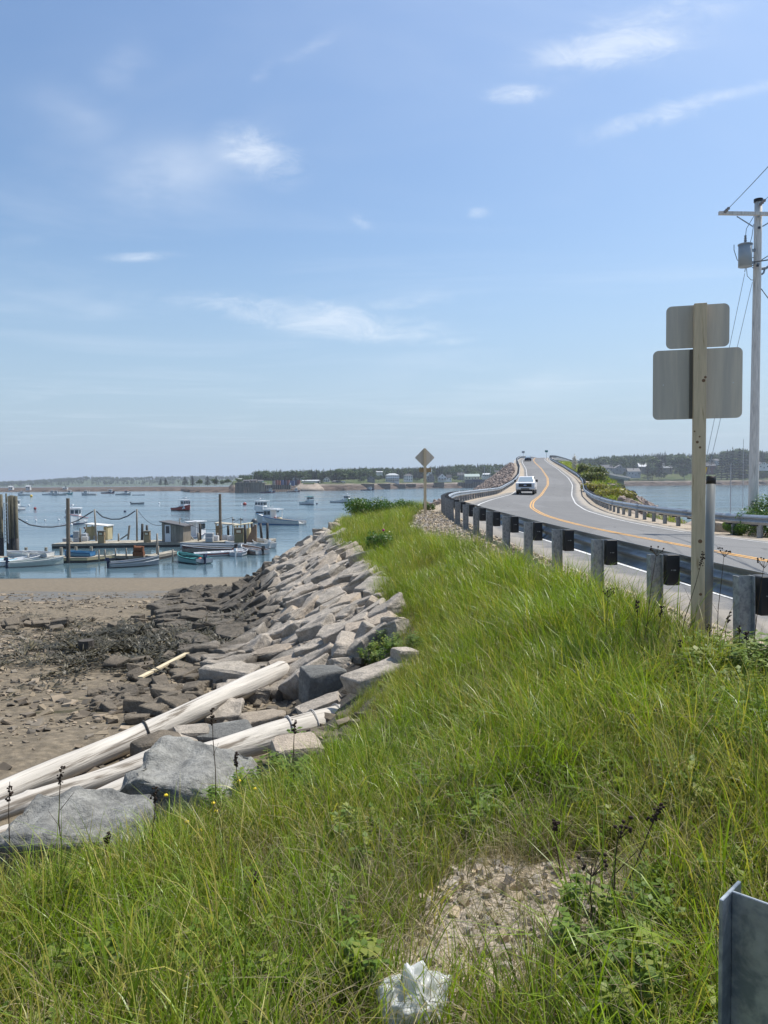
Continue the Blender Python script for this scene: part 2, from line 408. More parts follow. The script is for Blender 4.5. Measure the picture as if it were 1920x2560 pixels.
GX, GY = np.meshgrid(gx, gy); GZ, GR, GT = ground(GX, GY)
nx, ny = len(gx), len(gy)
idx = np.arange(nx * ny).reshape(ny, nx)
quads = np.stack([idx[:-1, :-1], idx[:-1, 1:], idx[1:, 1:], idx[1:, :-1]], -1).reshape(-1, 4)
qreg = np.stack([GR[:-1, :-1], GR[:-1, 1:], GR[1:, 1:], GR[1:, :-1]], -1).reshape(-1, 4).max(1)
verts = np.stack([GX, GY, GZ], -1).reshape(-1, 3)
# where the verge is bare gravel: along the rail, a belt before the far sign, a patch by the path
def gravel_mask(x, y, t):
    belt = np.interp(y, [0, 8, 12, 16, 22, 30, 36, 45], [.2, .2, .25, .5, 1.25, 1.0, .7, 1.0])
    tt = -(t + 5.05); n = fbm(x, y, 1.6, 3, 21)
    g = 1 - np.clip((tt - belt - n * 1.0) / .35, 0, 1)
    g = np.where(t > -5.05, 1.0, g)
    right = np.clip((6.1 - t + fbm(x, y, .8, 3, 8)) / .5, 0, 1)
    g = np.where(t > 0, right, g)
    pc = ((x - .44) / .50) ** 2 + ((y - 3.05) / .72) ** 2
    return np.maximum(g, 1 - np.clip((np.sqrt(pc) - .75 + fbm(x, y, 2.2, 4, 31) * 1.9) / .45, 0, 1))
gm = gravel_mask(GX, GY, GT).reshape(-1)
def sub_mesh(name, sel, m, attr=None):
    q = quads[sel]; used = np.unique(q); remap = -np.ones(len(verts), int); remap[used] = np.arange(len(used))
    me = bpy.data.meshes.new(name); me.from_pydata(verts[used].tolist(), [], remap[q].tolist())
    me.polygons.foreach_set('use_smooth', [True] * len(me.polygons)); me.materials.append(m)
    if attr is not None:
        a = me.attributes.new('gravel', 'FLOAT', 'POINT'); a.data.foreach_set('value', attr[used].astype(np.float32))
    me.update(); o = put(name, me); return tag(o, kind='structure')
# ------------------------------------------------------------------ ground materials
def ground_mat():
    m = bpy.data.materials.new('verge_soil_and_gravel'); m.use_nodes = True; N = NT(m.node_tree); b = N.n['Principled BSDF']
    P = N.new('ShaderNodeNewGeometry').outputs['Position']
    a = N.new('ShaderNodeAttribute', attribute_name='gravel').outputs['Fac']
    soil = N.mix(N.ramp(N.noise(P, 3, 6, .7), .35, .65), (.075, .075, .03), (.14, .115, .06))
    st = N.new('ShaderNodeTexVoronoi'); st.inputs['Scale'].default_value = 38; N.l.new(P, st.inputs['Vector'])
    gcol = N.mix(st.outputs['Color'], (.33, .26, .185), (.54, .455, .35))
    gcol = N.mix(N.ramp(N.noise(P, .9, 5, .6), .4, .62), gcol, (.38, .33, .265))
    gcol = N.mix(N.ramp(N.noise(P, 60, 2, .6), .35, .75, 0, .55), gcol, (.25, .215, .17))
    N.l.new(N.mix(N.ramp(N.m('ADD', a, N.m('MULTIPLY', N.m('SUBTRACT', N.noise(P, 14, 4, .7), .5), .9)), .35, .6), soil, gcol), b.inputs['Base Color'])
    b.inputs['Roughness'].default_value = .95; b.inputs['Specular IOR Level'].default_value = .15
    bn = N.new('ShaderNodeBump'); bn.inputs['Distance'].default_value = .02; bn.inputs['Strength'].default_value = .8
    N.l.new(N.m('ADD', st.outputs['Distance'], N.noise(P, 25, 4, .7)), bn.inputs['Height']); N.l.new(bn.outputs[0], b.inputs['Normal'])
    return m
def beach_mat():
    m = bpy.data.materials.new('tidal_flat'); m.use_nodes = True; N = NT(m.node_tree); b = N.n['Principled BSDF']
    P = N.new('ShaderNodeNewGeometry').outputs['Position']; sp = N.new('ShaderNodeSeparateXYZ'); N.l.new(P, sp.inputs[0])
    y = sp.outputs[1]
    peb = N.new('ShaderNodeTexVoronoi'); peb.inputs['Scale'].default_value = 9; N.l.new(P, peb.inputs['Vector'])
    big = N.noise(N.vmap(P, (.5, 1.3, 1)), .45, 6, .62, .4)
    sand = N.mix(N.ramp(N.noise(P, 6, 8, .75), .32, .68), (.125, .10, .066), (.265, .215, .148))
    sand = N.mix(N.ramp(peb.outputs['Distance'], .15, .7, 0, .35), sand, (.07, .06, .045))
    mud = N.mix(N.ramp(N.noise(P, 9, 6, .7), .3, .7), (.07, .06, .045), (.15, .125, .09))
    weedm = N.ramp(N.noise(N.vmap(P, (.6, 1.5, 1)), 1.1, 6, .7, .5), .56, .66)
    near = N.ramp(y, 22, 30, 1, 0)
    col = N.mix(N.m('MULTIPLY', weedm, near), sand, (.055, .048, .022))
    # a wet band of mud between the stony upper beach and the pebble bank by the water
    wet = N.m('MULTIPLY', N.ramp(y, 27, 31), N.ramp(N.m('ADD', y, N.m('MULTIPLY', big, 9)), 42, 38, 0, 1))
    wet = N.m('MULTIPLY', wet, N.ramp(N.noise(N.vmap(P, (.35, 1.6, 1)), .9, 6, .65), .40, .58))
    col = N.mix(N.m('MULTIPLY', wet, .8), col, mud)
    edge = N.ramp(sp.outputs[2], ZW + .45, ZW + .05, 0, .7)
    col = N.mix(edge, col, (.075, .065, .045))
    N.l.new(col, b.inputs['Base Color'])
    N.l.new(N.ramp(N.m('MAXIMUM', wet, edge), 0, 1, .9, .28), b.inputs['Roughness']); b.inputs['Specular IOR Level'].default_value = .35
    bn = N.new('ShaderNodeBump'); bn.inputs['Distance'].default_value = .05; bn.inputs['Strength'].default_value = .8
    N.l.new(N.m('ADD', N.noise(P, 7, 7, .75), N.m('MULTIPLY', peb.outputs['Distance'], .5)), bn.inputs['Height']); N.l.new(bn.outputs[0], b.inputs['Normal'])
    return m
M['ground'] = ground_mat(); M['beach'] = beach_mat()
M['bankdirt'] = mat('dark_gravel_between_rocks', (.05, .044, .036), .95, var=.4, vs=6, bump=.04, bs=9, world=True)
M['fill'] = mat('pinkish_rubble_fill', (.27, .22, .18), .95, var=.35, vs=2.5, bump=.15, bs=2.5, world=True)
sel_right = (GT.reshape(-1)[quads].max(1) > 5.5)
g_obj = sub_mesh('ground', qreg == 0, M['ground'], gm)
riprap = sub_mesh('riprap_bank', qreg == 1, M['bankdirt'])
beach = sub_mesh('beach', qreg == 2, M['beach'])
fill = sub_mesh('causeway_bank', qreg == 3, M['fill'])

# ------------------------------------------------------------------ water: one sheet to the horizon
def water_mat():
    m = bpy.data.materials.new('harbour_water'); m.use_nodes = True; N = NT(m.node_tree); b = N.n['Principled BSDF']
    P = N.new('ShaderNodeNewGeometry').outputs['Position']
    b.inputs['Base Color'].default_value = (.075, .125, .150, 1); b.inputs['IOR'].default_value = 1.333
    N.l.new(N.ramp(N.noise(N.vmap(P, (.012, .05, 1)), 1.0, 5, .6), .35, .65, .05, .16), b.inputs['Roughness'])
    calm = N.ramp(N.noise(N.vmap(P, (.010, .045, 1)), 1.3, 4, .55, .6), .38, .62, .35, 1.0)
    sp = N.new('ShaderNodeSeparateXYZ'); N.l.new(P, sp.inputs[0])
    far = N.ramp(sp.outputs[1], 62, 135, .16, 1.0)
    h = N.m('ADD', N.m('MULTIPLY', N.noise(N.vmap(P, (.55, 1.0, 1)), 1.3, 4, .6, .3), .5), N.m('MULTIPLY', N.noise(N.vmap(P, (.5, 1, 1)), .32, 3, .5, .4), 1.0))
    bn = N.new('ShaderNodeBump'); bn.inputs['Distance'].default_value = .42
    N.l.new(N.m('MULTIPLY', calm, far), bn.inputs['Strength']); N.l.new(h, bn.inputs['Height']); N.l.new(bn.outputs[0], b.inputs['Normal'])
    return m
M['water'] = water_mat()
wm = MB()
wm.add([(-7000, -400, ZW), (7000, -400, ZW), (7000, 7500, ZW), (-7000, 7500, ZW)], [(0, 1, 2, 3)])
tag(wm.build('water', M['water']), kind='structure')

# ------------------------------------------------------------------ road
def asphalt():
    m = bpy.data.materials.new('worn_asphalt'); m.use_nodes = True; N = NT(m.node_tree); b = N.n['Principled BSDF']
    P = N.new('ShaderNodeNewGeometry').outputs['Position']; uvn = N.new('ShaderNodeUVMap').outputs[0]
    sp = N.new('ShaderNodeSeparateXYZ'); N.l.new(uvn, sp.inputs[0])
    c = N.mix(N.ramp(N.noise(P, 55, 3, .8), .3, .7), (.11, .11, .11), (.195, .193, .188))
    c = N.mix(N.ramp(N.noise(P, .6, 5, .6), .35, .7, 0, .35), c, (.19, .186, .178))
    wheel = N.m('ADD', N.m('ABSOLUTE', N.m('SUBTRACT', N.m('ABSOLUTE', sp.outputs[0]), 1.7)), 0.0)
    c = N.mix(N.ramp(N.m('ABSOLUTE', N.m('SUBTRACT', wheel, .8)), .35, .0, 0, .22), c, (.13, .13, .13))
    ck = N.new('ShaderNodeTexVoronoi'); ck.feature = 'DISTANCE_TO_EDGE'; ck.inputs['Scale'].default_value = .22
    wv = N.new('ShaderNodeVectorMath', operation='ADD'); nz = N.new('ShaderNodeTexNoise'); nz.inputs['Scale'].default_value = .9; nz.inputs['Detail'].default_value = 6; N.l.new(P, nz.inputs['Vector']); N.l.new(P, wv.inputs[0]); N.l.new(nz.outputs['Color'], wv.inputs[1]); N.l.new(wv.outputs[0], ck.inputs['Vector'])
    c = N.mix(N.m('MULTIPLY', N.ramp(ck.outputs['Distance'], .004, .010, .8, 0), N.ramp(N.noise(P, .12, 3, .5), .45, .6)), c, (.05, .05, .05))
    ps = N.new('ShaderNodeTexVoronoi'); ps.inputs['Scale'].default_value = .13; N.l.new(N.vmap(P, (1.6, .5, 1)), ps.inputs['Vector']); psx = N.new('ShaderNodeSeparateXYZ'); N.l.new(ps.outputs['Color'], psx.inputs[0])
    fv = N.ramp(psx.outputs[0], 0, 1, .90, 1.08, False); c = N.mix(1.0, c, N.comb(fv, fv, fv), 'MULTIPLY')
    dust = N.ramp(N.m('ADD', N.m('ABSOLUTE', sp.outputs[0]), N.m('MULTIPLY', N.noise(P, 1.5, 5, .7), 1.2)), 4.05, 4.6)
    c = N.mix(N.m('MULTIPLY', dust, .75), c, (.37, .33, .275))
    N.l.new(c, b.inputs['Base Color']); b.inputs['Roughness'].default_value = .82; b.inputs['Specular IOR Level'].default_value = .3
    bn = N.new('ShaderNodeBump'); bn.inputs['Distance'].default_value = .004; N.l.new(N.noise(P, 90, 3, .7), bn.inputs['Height']); N.l.new(bn.outputs[0], b.inputs['Normal'])
    return m
def paint(name, c):
    m = bpy.data.materials.new(name); m.use_nodes = True; N = NT(m.node_tree); b = N.n['Principled BSDF']
    P = N.new('ShaderNodeNewGeometry').outputs['Position']
    N.l.new(N.mix(N.ramp(N.m('ADD', N.noise(P, 22, 4, .75), N.m('MULTIPLY', N.noise(P, 1.2, 3, .5), .35)), .62, .80, 0, .75), c, (.17, .17, .165)), b.inputs['Base Color']); b.inputs['Roughness'].default_value = .7
    return m
M['asphalt'] = asphalt(); M['yellow_line'] = paint('road_yellow_paint', (.66, .33, .045)); M['white_line'] = paint('road_white_paint', (.62, .62, .60))
RY = list(np.arange(-13, 206, .8)) + list(np.arange(206, 441, 2.0))
def ribbon(name, t0, t1, dz, m, parent=None, cols=1, ys=RY, skirt=0.0):
    V_, F_, UVs = [], [], []
    for y in ys:
        ts = [t0 + (t1 - t0) * k / cols for k in range(cols + 1)]; ds = [dz] * (cols + 1)
        if skirt: ts = [ts[0] - .12] + ts + [ts[-1] + .12]; ds = [dz - skirt] + ds + [dz - skirt]
        for t, d_ in zip(ts, ds): V_.append(road_pt(float(y), t, d_)); UVs.append((t, float(y)))
    n = cols + 1 + (2 if skirt else 0)
    for i in range(len(ys) - 1):
        for k in range(n - 1): F_.append((i * n + k, i * n + k + 1, (i + 1) * n + k + 1, (i + 1) * n + k))
    me = bpy.data.meshes.new(name); me.from_pydata([tuple(v) for v in V_], [], F_); me.materials.append(m)
    uvl = me.uv_layers.new(name='UVMap'); li = np.zeros(len(me.loops), int); me.loops.foreach_get('vertex_index', li)
    uvl.data.foreach_set('uv', np.array(UVs, np.float32)[li].reshape(-1)); me.polygons.foreach_set('use_smooth', [True] * len(me.polygons))
    return put(name, me, parent)
road = tag(ribbon('road', -4.25, 4.25, .0, M['asphalt'], cols=10, skirt=.16), kind='structure')
for s in (-1, 1): ribbon('centre_line', s * .085 - .05 + (.0), s * .085 + .05, .006, M['yellow_line'], road)
for s in (-1, 1): ribbon('edge_line', s * 3.25 - .055, s * 3.25 + .055, .006, M['white_line'], road)

# ------------------------------------------------------------------ bridge beyond the causeway
br = thing('bridge', 'concrete road bridge humping up over the channel beyond the causeway', 'bridge', (0, 0, 0))
mb = MB(); bys = list(np.arange(200, 441, 3.0)); rings = []
for y in bys:
    rings.append([road_pt(y, -5.6, -.06), road_pt(y, 5.6, -.06), road_pt(y, 5.6, -.9), road_pt(y, 4.5, -1.9), road_pt(y, -4.5, -1.9), road_pt(y, -5.6, -.9)])
mb.loft(rings); mb.build('deck', mat('bridge_concrete', (.33, .32, .30), .85, var=.15, vs=1, world=True), br)
for y in (228, 262, 296, 330, 364, 398, 430):
    p = road_pt(y, 0, -1.85); q = MB(); q.box((p.x, p.y, (p.z - 9) / 2), (8, 1.6, p.z + 9), Euler((0, 0, -.25))); q.build('pier', mat('pier_concrete', (.30, .29, .27), .9, var=.2, vs=.6, world=True), br)

# ------------------------------------------------------------------ guard rails
def post_mesh():
    m = MB(); h0, h1 = -.25, .735; zc_ = (h0 + h1) / 2; H = h1 - h0
    m.box((-.072, 0, zc_), (.008, .104, H)); m.box((.072, 0, zc_), (.008, .104, H)); m.box((0, 0, zc_), (.136, .007, H))
    return m.mesh('post', M['galv_dull'])
def block_mesh():
    m = MB(); m.prism([(-.078, .385), (.078, .385), (.078, .395), (.074, .735), (-.074, .735), (-.078, .72)], 'y', -.09, .09)
    me = m.mesh('block', M['block']); bm = bmesh.new(); bm.from_mesh(me); bmesh.ops.bevel(bm, geom=bm.edges[:], offset=.008, segments=1, affect='EDGES'); bm.to_mesh(me); bm.free()
    q = MB(); q.v = [tuple(v.co) for v in me.vertices]; q.f = [tuple(p.vertices) for p in me.polygons]; q.mi = [0] * len(q.f); q.cur = 1
    for s in (-1, 1): q.box((.012, s * .0915, .56), (.030, .006, .014)); q.box((-.022, s * .0915, .56), (.014, .006, .012))
    return q.mesh('block', [M['block'], M['galv_dull']], False, False)
PROF = [(0, 0), (.012, .012), (.060, .050), (.081, .072), (.083, .090), (.075, .108), (.018, .140), (.008, .156), (.018, .172), (.075, .204), (.083, .222), (.081, .240), (.060, .262), (.012, .300), (0, .312)]
def rail(label, side, y0, y1):
    root = thing('guardrail', label, 'guardrail', road_pt(y0, side * 4.86), 0)
    pm, bm_ = post_mesh(), block_mesh(); o0 = root.location
    # arc length walk
    y = y0; stations = []
    step = 1.905
    while y < y1:
        stations.append(y); s_ = float(xc(y + .5) - xc(y - .5)); y += step / math.sqrt(1 + s_ * s_)
    for y in stations:
        s_ = float(xc(y + .5) - xc(y - .5)); a = math.atan2(-s_, 1)
        p = road_pt(y, side * 4.86); p.z = float(zroad(y, side * 4.86))
        if 22 < p.y < 100 and side < 0: p.z = float(zroad(y, side * 4.86))
        rz = a if side < 0 else a + PI
        o = put('post', pm, root, p - o0, (random.uniform(-.012, .012), random.uniform(-.015, .015), rz + random.uniform(-.04, .04)))
        n = Vector((1, -s_, 0)).normalized() * (-side)
        put('block', bm_, root, p - o0 + n * .175, (0, 0, rz))
    mi = 0
    for i in range(0, len(stations) - 2, 2):
        V_, rings = [], []
        ys = np.linspace(stations[i] - .16, stations[i + 2] + .16, 7)
        lift = .004 * (i // 2 % 2)
        for y in ys:
            ring = []
            for inner in (0, 1):
                pr = PROF if not inner else PROF[::-1]
                for d, z in pr:
                    dd = .272 + d + lift - (.005 if inner else 0)
                    ring.append(road_pt(float(y), side * (4.86 - dd), 0) - o0 + Vector((0, 0, .425 + z)))
            rings.append(ring)
        q = MB(); q.loft(rings); o = q.build('rail_beam', M['galv'], root)
        o.data.polygons.foreach_set('use_smooth', [len(p.vertices) == 4 for p in o.data.polygons])
    return root
rail('galvanised guardrail on black blocks between the tall grass and the road', -1, -8.0, 330)
rail('galvanised guardrail along the far side of the road by the utility pole', 1, -4.0, 330)
# ================================================================== rocks
def rock_mesh(name, seed, dims, m, n=15, chip=.0, boxy=.62, sub=0, amp=.0, smooth=.45):
    r = random.Random(seed); bm = bmesh.new()
    for k in range(n):
        if k < 8: p = Vector(((k & 1) * 2 - 1, (k >> 1 & 1) * 2 - 1, (k >> 2 & 1) * 2 - 1)); p = Vector([c * r.uniform(boxy, 1) for c in p])
        else:
            p = Vector((r.uniform(-1, 1), r.uniform(-1, 1), r.uniform(-1, 1))); a = r.randrange(3); p[a] = math.copysign(r.uniform(.85, 1.05), p[a])
        bm.verts.new((p.x * dims[0] / 2, p.y * dims[1] / 2, p.z * dims[2] / 2))
    res = bmesh.ops.convex_hull(bm, input=bm.verts[:])
    bmesh.ops.delete(bm, geom=[v for v in bm.verts if not v.link_faces], context='VERTS')
    bmesh.ops.dissolve_limit(bm, angle_limit=R(9), verts=bm.verts[:], edges=bm.edges[:])
    if chip: bmesh.ops.bevel(bm, geom=bm.edges[:], offset=chip * min(dims), segments=1, affect='EDGES', clamp_overlap=True)
    bmesh.ops.triangulate(bm, faces=bm.faces[:])
    if sub:
        for _ in range(sub): bmesh.ops.subdivide_edges(bm, edges=bm.edges[:], cuts=1, use_grid_fill=True)
        from mathutils import noise as mn
        off = Vector((seed * 3.7, seed * 1.3, 0))
        for _ in range(2): bmesh.ops.smooth_vert(bm, verts=bm.verts[:], factor=smooth, use_axis_x=True, use_axis_y=True, use_axis_z=True)
        bm.normal_update()
        for v in bm.verts:
            q = v.co / max(dims) * 2.6 + off
            d = mn.fractal(q, 1.0, 2.1, 5) * amp + (abs(mn.noise(q * 1.7)) - .2) * -amp * .9
            v.co += v.normal * d * max(dims)
    me = bpy.data.meshes.new(name); bm.to_mesh(me); bm.free(); me.materials.append(m)
    if sub > 2: me.polygons.foreach_set('use_smooth', [True] * len(me.polygons))
    me.update(); return me
def rock_mat(name, ca, cb, dark, tide=True, vs=3.0, rnd=.16):
    """stone with grain, pale and dark mottling; below the high-tide line it is stained dark by algae (a real stain at a fixed height)"""
    m = bpy.data.materials.new(name); m.use_nodes = True; N = NT(m.node_tree); b = N.n['Principled BSDF']
    g = N.new('ShaderNodeNewGeometry'); P = g.outputs['Position']; O = N.new('ShaderNodeTexCoord').outputs['Object']
    rn = N.new('ShaderNodeObjectInfo').outputs['Random']
    c = N.mix(N.ramp(N.m('ADD', N.noise(P, vs, 7, .68, .6), N.m('MULTIPLY', N.m('SUBTRACT', rn, .5), .22)), .36, .64), ca, cb)
    c = N.mix(N.ramp(N.noise(P, vs * 9, 4, .8), .3, .72, .0, .55), c, dark)
    c = N.mix(N.ramp(N.noise(N.vmap(O, (1, 1, 5), rot=(.3, .2, 0)), vs * 1.6, 6, .7, 1.2), .60, .70, 0, .55), c, dark)
    f = N.m('MULTIPLY_ADD', rn, 2 * rnd, 1 - rnd); c = N.mix(1.0, c, N.comb(f, f, f), 'MULTIPLY')
    if tide:
        sp = N.new('ShaderNodeSeparateXYZ'); N.l.new(P, sp.inputs[0])
        hgt = N.m('ADD', sp.outputs[2], N.m('MULTIPLY', N.m('SUBTRACT', N.noise(P, .55, 4, .6), .5), 1.0))
        tm = N.ramp(hgt, -1.12, -1.55, 0, .88)
        c = N.mix(tm, c, N.mix(N.ramp(N.noise(P, 8, 5, .7), .35, .65), (.045, .039, .030), (.12, .102, .078)))
    N.l.new(c, b.inputs['Base Color']); b.inputs['Roughness'].default_value = .88; b.inputs['Specular IOR Level'].default_value = .25
    bn = N.new('ShaderNodeBump'); bn.inputs['Distance'].default_value = .05; bn.inputs['Strength'].default_value = 1.0
    N.l.new(N.m('ADD', N.noise(P, vs * 2.2, 8, .72, .4), N.m('MULTIPLY', N.noise(P, 45, 3, .7), .25)), bn.inputs['Height']); N.l.new(bn.outputs[0], b.inputs['Normal'])
    return m
M['rock'] = rock_mat('grey_quarry_stone', (.56, .49, .405), (.36, .32, .265), (.15, .135, .115))
M['rock_tan'] = rock_mat('tan_quarry_stone', (.55, .465, .36), (.40, .335, .265), (.19, .155, .12))
M['rock_beach'] = rock_mat('beach_stone', (.235, .195, .145), (.125, .105, .08), (.07, .06, .045), tide=False)
M['rock_dark'] = rock_mat('dark_grey_boulder_stone', (.34, .335, .305), (.17, .17, .16), (.055, .055, .05), tide=False, vs=2.2, rnd=0)
M['rock_pink'] = rock_mat('pinkish_granite_rubble', (.42, .335, .285), (.27, .215, .185), (.15, .12, .10), tide=False, vs=1.2)
M['rock_black'] = rock_mat('black_weedy_rock', (.05, .045, .035), (.028, .026, .022), (.015, .014, .012), tide=False, vs=1.2)
slab_specs = [(.95, .66, .46), (1.1, .68, .42), (.75, .62, .52), (.85, .52, .46), (1.2, .62, .44), (.70, .56, .42), (1.0, .80, .40), (.62, .50, .44)]
SLAB = [rock_mesh('stone', 11 + k, slab_specs[k % 8], M['rock'] if k % 6 != 5 else M['rock_tan'], 13 + k % 4, chip=.05, boxy=.66, sub=2, amp=.055, smooth=.10) for k in range(18)]
def normal_at(x, y, e=.25):
    h = ground(np.array([x - e, x + e, x, x]), np.array([y, y, y - e, y + e]))[0]
    return Vector((h[0] - h[1], h[2] - h[3], 2 * e)).normalized()
def lay(me, x, y, ang, sink, parent, tilt=.18, sc=1.0, rnd=random):
    n = normal_at(x, y); a = Vector((math.cos(ang), math.sin(ang), 0)); a = (a - n * a.dot(n)).normalized(); b = n.cross(a)
    m = Matrix((a, b, n)).transposed()
    e = Euler((rnd.uniform(-tilt, tilt), rnd.uniform(-tilt, tilt), rnd.uniform(-.1, .1))).to_matrix()
    o = put('stone', me, parent); z = gz(x, y)
    o.matrix_local = Matrix.Translation(Vector((x, y, z)) + n * sink) @ (m @ e).to_4x4() @ Matrix.Diagonal((sc * rnd.uniform(.88, 1.15), sc * rnd.uniform(.88, 1.15), sc * rnd.uniform(.62, 1.0), 1))
    return o
# armour stone on the near embankment, laid by dart throwing over the slope
rs = random.Random(5); placed = []; cnt = 0
gridc = {}
def free(x, y, r, d2=None):
    kx, ky = int(x // 1.2), int(y // 1.2)
    for i in (-1, 0, 1):
        for j in (-1, 0, 1):
            for (a, b, c) in gridc.get((kx + i, ky + j), ()):
                if (a - x) ** 2 + (b - y) ** 2 < ((c + r) * .5) ** 2: return False
    return True
def claim(x, y, r): gridc.setdefault((int(x // 1.2), int(y // 1.2)), []).append((x, y, r))
rest = []
for size in (.68, .56, .44, .34, .25):
    tries = {.68: 3600, .56: 5000, .44: 7000, .34: 9000, .25: 9000}[size]
    for _ in range(tries):
        y = rs.uniform(11.0, 33.5); ex = float(np.interp(y, *tE)); L = float(np.interp(y, [11, 14, 18, 24, 34], [2.3, 3.4, 4.8, 5.6, 7.0]))
        x = ex - .16 - rs.uniform(0, 1) * L
        if y < 13.2 and x > ex - .2: continue
        if not free(x, y, size * .82): continue
        claim(x, y, size * .84)
        me = rs.choice(SLAB); base = max(v.co.x for v in me.vertices) * 2
        ang = R(-8) + rs.gauss(0, 1.0); sc = size / base * 1.24
        if cnt < 300 and size > .40 and y < 27: lay(me, x, y, ang, .06 * size, riprap, .17, sc, rs); cnt += 1
        else: rest.append((x, y, gz(x, y) + .03, ang, sc, SLAB.index(me)))
print('armour stones', cnt, len(rest))
# the stony foot of the slope and the upper beach
COB = [rock_mesh('stone', 60 + k, (.34, .25, .17), M['rock_beach'], 12, chip=.06, boxy=.55) for k in range(10)]
n_c = 0
def drop(px, py, s, me=None, parent=None, sink=.25):
    p = on_ground(px, py); me = me or rs.choice(COB)
    o = put('stone', me, parent or beach, p + Vector((0, 0, s * .12)), (rs.uniform(-.25, .25), rs.uniform(-.25, .25), rs.uniform(0, 6.28)), (s / .34 * rs.uniform(.8, 1.2), s / .34 * rs.uniform(.8, 1.2), s / .34 * rs.uniform(.7, 1.1)))
    return o
for _ in range(150):                                    # pile of broken stone between the weed and the long log
    a = rs.random(); px = 345 + a * 330 + rs.gauss(0, 25); py = 1752 - a * 120 + rs.gauss(0, 34)
    drop(px, py, rs.choice((.16, .2, .26, .34, .42)))
for _ in range(60):
    drop(rs.uniform(230, 330), rs.uniform(1725, 1775), rs.choice((.14, .2, .26)))
for _ in range(50):                                     # stones standing out of the weed
    drop(rs.uniform(240, 620), rs.uniform(1540, 1680), rs.choice((.2, .26, .34, .45)))
for _ in range(45):
    drop(rs.uniform(620, 900), rs.uniform(1790, 1880), rs.choice((.12, .16, .22)), None, riprap)
for _ in range(30):
    drop(rs.uniform(-60, 180), rs.uniform(1558, 1580), rs.choice((.3, .4, .55)))
# ------------------------------------------------------------------ scattered cover through one geometry-nodes object
src_coll = {}
def scatter(name, pts, rots, scl, sources, kind='stuff', pick=None, label=None):
    c = bpy.data.collections.new(name + '_source')
    for k, (me) in enumerate(sources):
        o = bpy.data.objects.new('%s_source_%02d' % (name, k), me); c.objects.link(o)
    me = bpy.data.meshes.new(name); me.from_pydata([tuple(p) for p in pts], [], [])
    a = me.attributes.new('rot', 'FLOAT_VECTOR', 'POINT'); a.data.foreach_set('vector', np.asarray(rots, np.float32).reshape(-1))
    a = me.attributes.new('scl', 'FLOAT', 'POINT'); a.data.foreach_set('value', np.asarray(scl, np.float32))
    a = me.attributes.new('idx', 'INT', 'POINT'); a.data.foreach_set('value', np.asarray(pick if pick is not None else rng.integers(0, len(sources), len(pts)), np.int32))
    ng = bpy.data.node_groups.new(name + '_scatter', 'GeometryNodeTree')
    ng.interface.new_socket('Geometry', in_out='INPUT', socket_type='NodeSocketGeometry'); ng.interface.new_socket('Geometry', in_out='OUTPUT', socket_type='NodeSocketGeometry')
    n = ng.nodes; l = ng.links
    gi = n.new('NodeGroupInput'); go = n.new('NodeGroupOutput'); ip = n.new('GeometryNodeInstanceOnPoints'); ci = n.new('GeometryNodeCollectionInfo')
    ci.inputs['Collection'].default_value = c; ci.inputs['Separate Children'].default_value = True; ci.inputs['Reset Children'].default_value = True
    def na(nm, t):
        q = n.new('GeometryNodeInputNamedAttribute'); q.data_type = t; q.inputs['Name'].default_value = nm; return [o for o in q.outputs if o.enabled and o.name == 'Attribute'][0]
    er = n.new('FunctionNodeEulerToRotation')
    l.new(gi.outputs[0], ip.inputs['Points']); l.new(ci.outputs[0], ip.inputs['Instance']); ip.inputs['Pick Instance'].default_value = True
    l.new(na('idx', 'INT'), ip.inputs['Instance Index']); l.new(na('rot', 'FLOAT_VECTOR'), er.inputs[0]); l.new(er.outputs[0], ip.inputs['Rotation'])
    l.new(na('scl', 'FLOAT'), ip.inputs['Scale']); l.new(ip.outputs[0], go.inputs[0])
    o = put(name, me); md = o.modifiers.new('scatter', 'NODES'); md.node_group = ng
    return tag(o, kind=kind, label=label)
def leaf_mat(name, base, tip, dry, trans=.35, dryness=(.58, .72), rough=.5, scale=.9, spread=.25):
    m = bpy.data.materials.new(name); m.use_nodes = True; N = NT(m.node_tree); b = N.n['Principled BSDF']
    t = N.new('ShaderNodeAttribute', attribute_name='t').outputs['Fac']; P = N.new('ShaderNodeNewGeometry').outputs['Position']
    k = N.new('ShaderNodeAttribute', attribute_name='k').outputs['Fac']
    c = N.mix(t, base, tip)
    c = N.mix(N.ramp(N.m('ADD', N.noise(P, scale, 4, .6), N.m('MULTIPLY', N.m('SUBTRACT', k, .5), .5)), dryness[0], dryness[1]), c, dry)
    f = N.m('MULTIPLY_ADD', N.m('ADD', N.m('MULTIPLY', N.new('ShaderNodeObjectInfo').outputs['Random'], .5), N.m('MULTIPLY', k, .5)), 2 * spread, 1 - spread)
    c = N.mix(1.0, c, N.comb(f, f, f), 'MULTIPLY')
    N.l.new(c, b.inputs['Base Color']); b.inputs['Roughness'].default_value = rough; b.inputs['Specular IOR Level'].default_value = .35
    tr = N.new('ShaderNodeBsdfTranslucent'); N.l.new(N.mix(1.0, c, (1.15, 1.25, .55), 'MULTIPLY'), tr.inputs[0])
    mx = N.new('ShaderNodeMixShader'); mx.inputs[0].default_value = trans
    N.l.new(b.outputs[0], mx.inputs[1]); N.l.new(tr.outputs[0], mx.inputs[2]); N.l.new(mx.outputs[0], N.n['Material Output'].inputs[0])
    return m
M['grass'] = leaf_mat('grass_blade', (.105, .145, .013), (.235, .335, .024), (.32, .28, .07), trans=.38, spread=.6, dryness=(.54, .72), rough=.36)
M['grass_dry'] = leaf_mat('dry_grass_blade', (.24, .19, .10), (.36, .30, .18), (.22, .22, .06), trans=.2, dryness=(.62, .8))
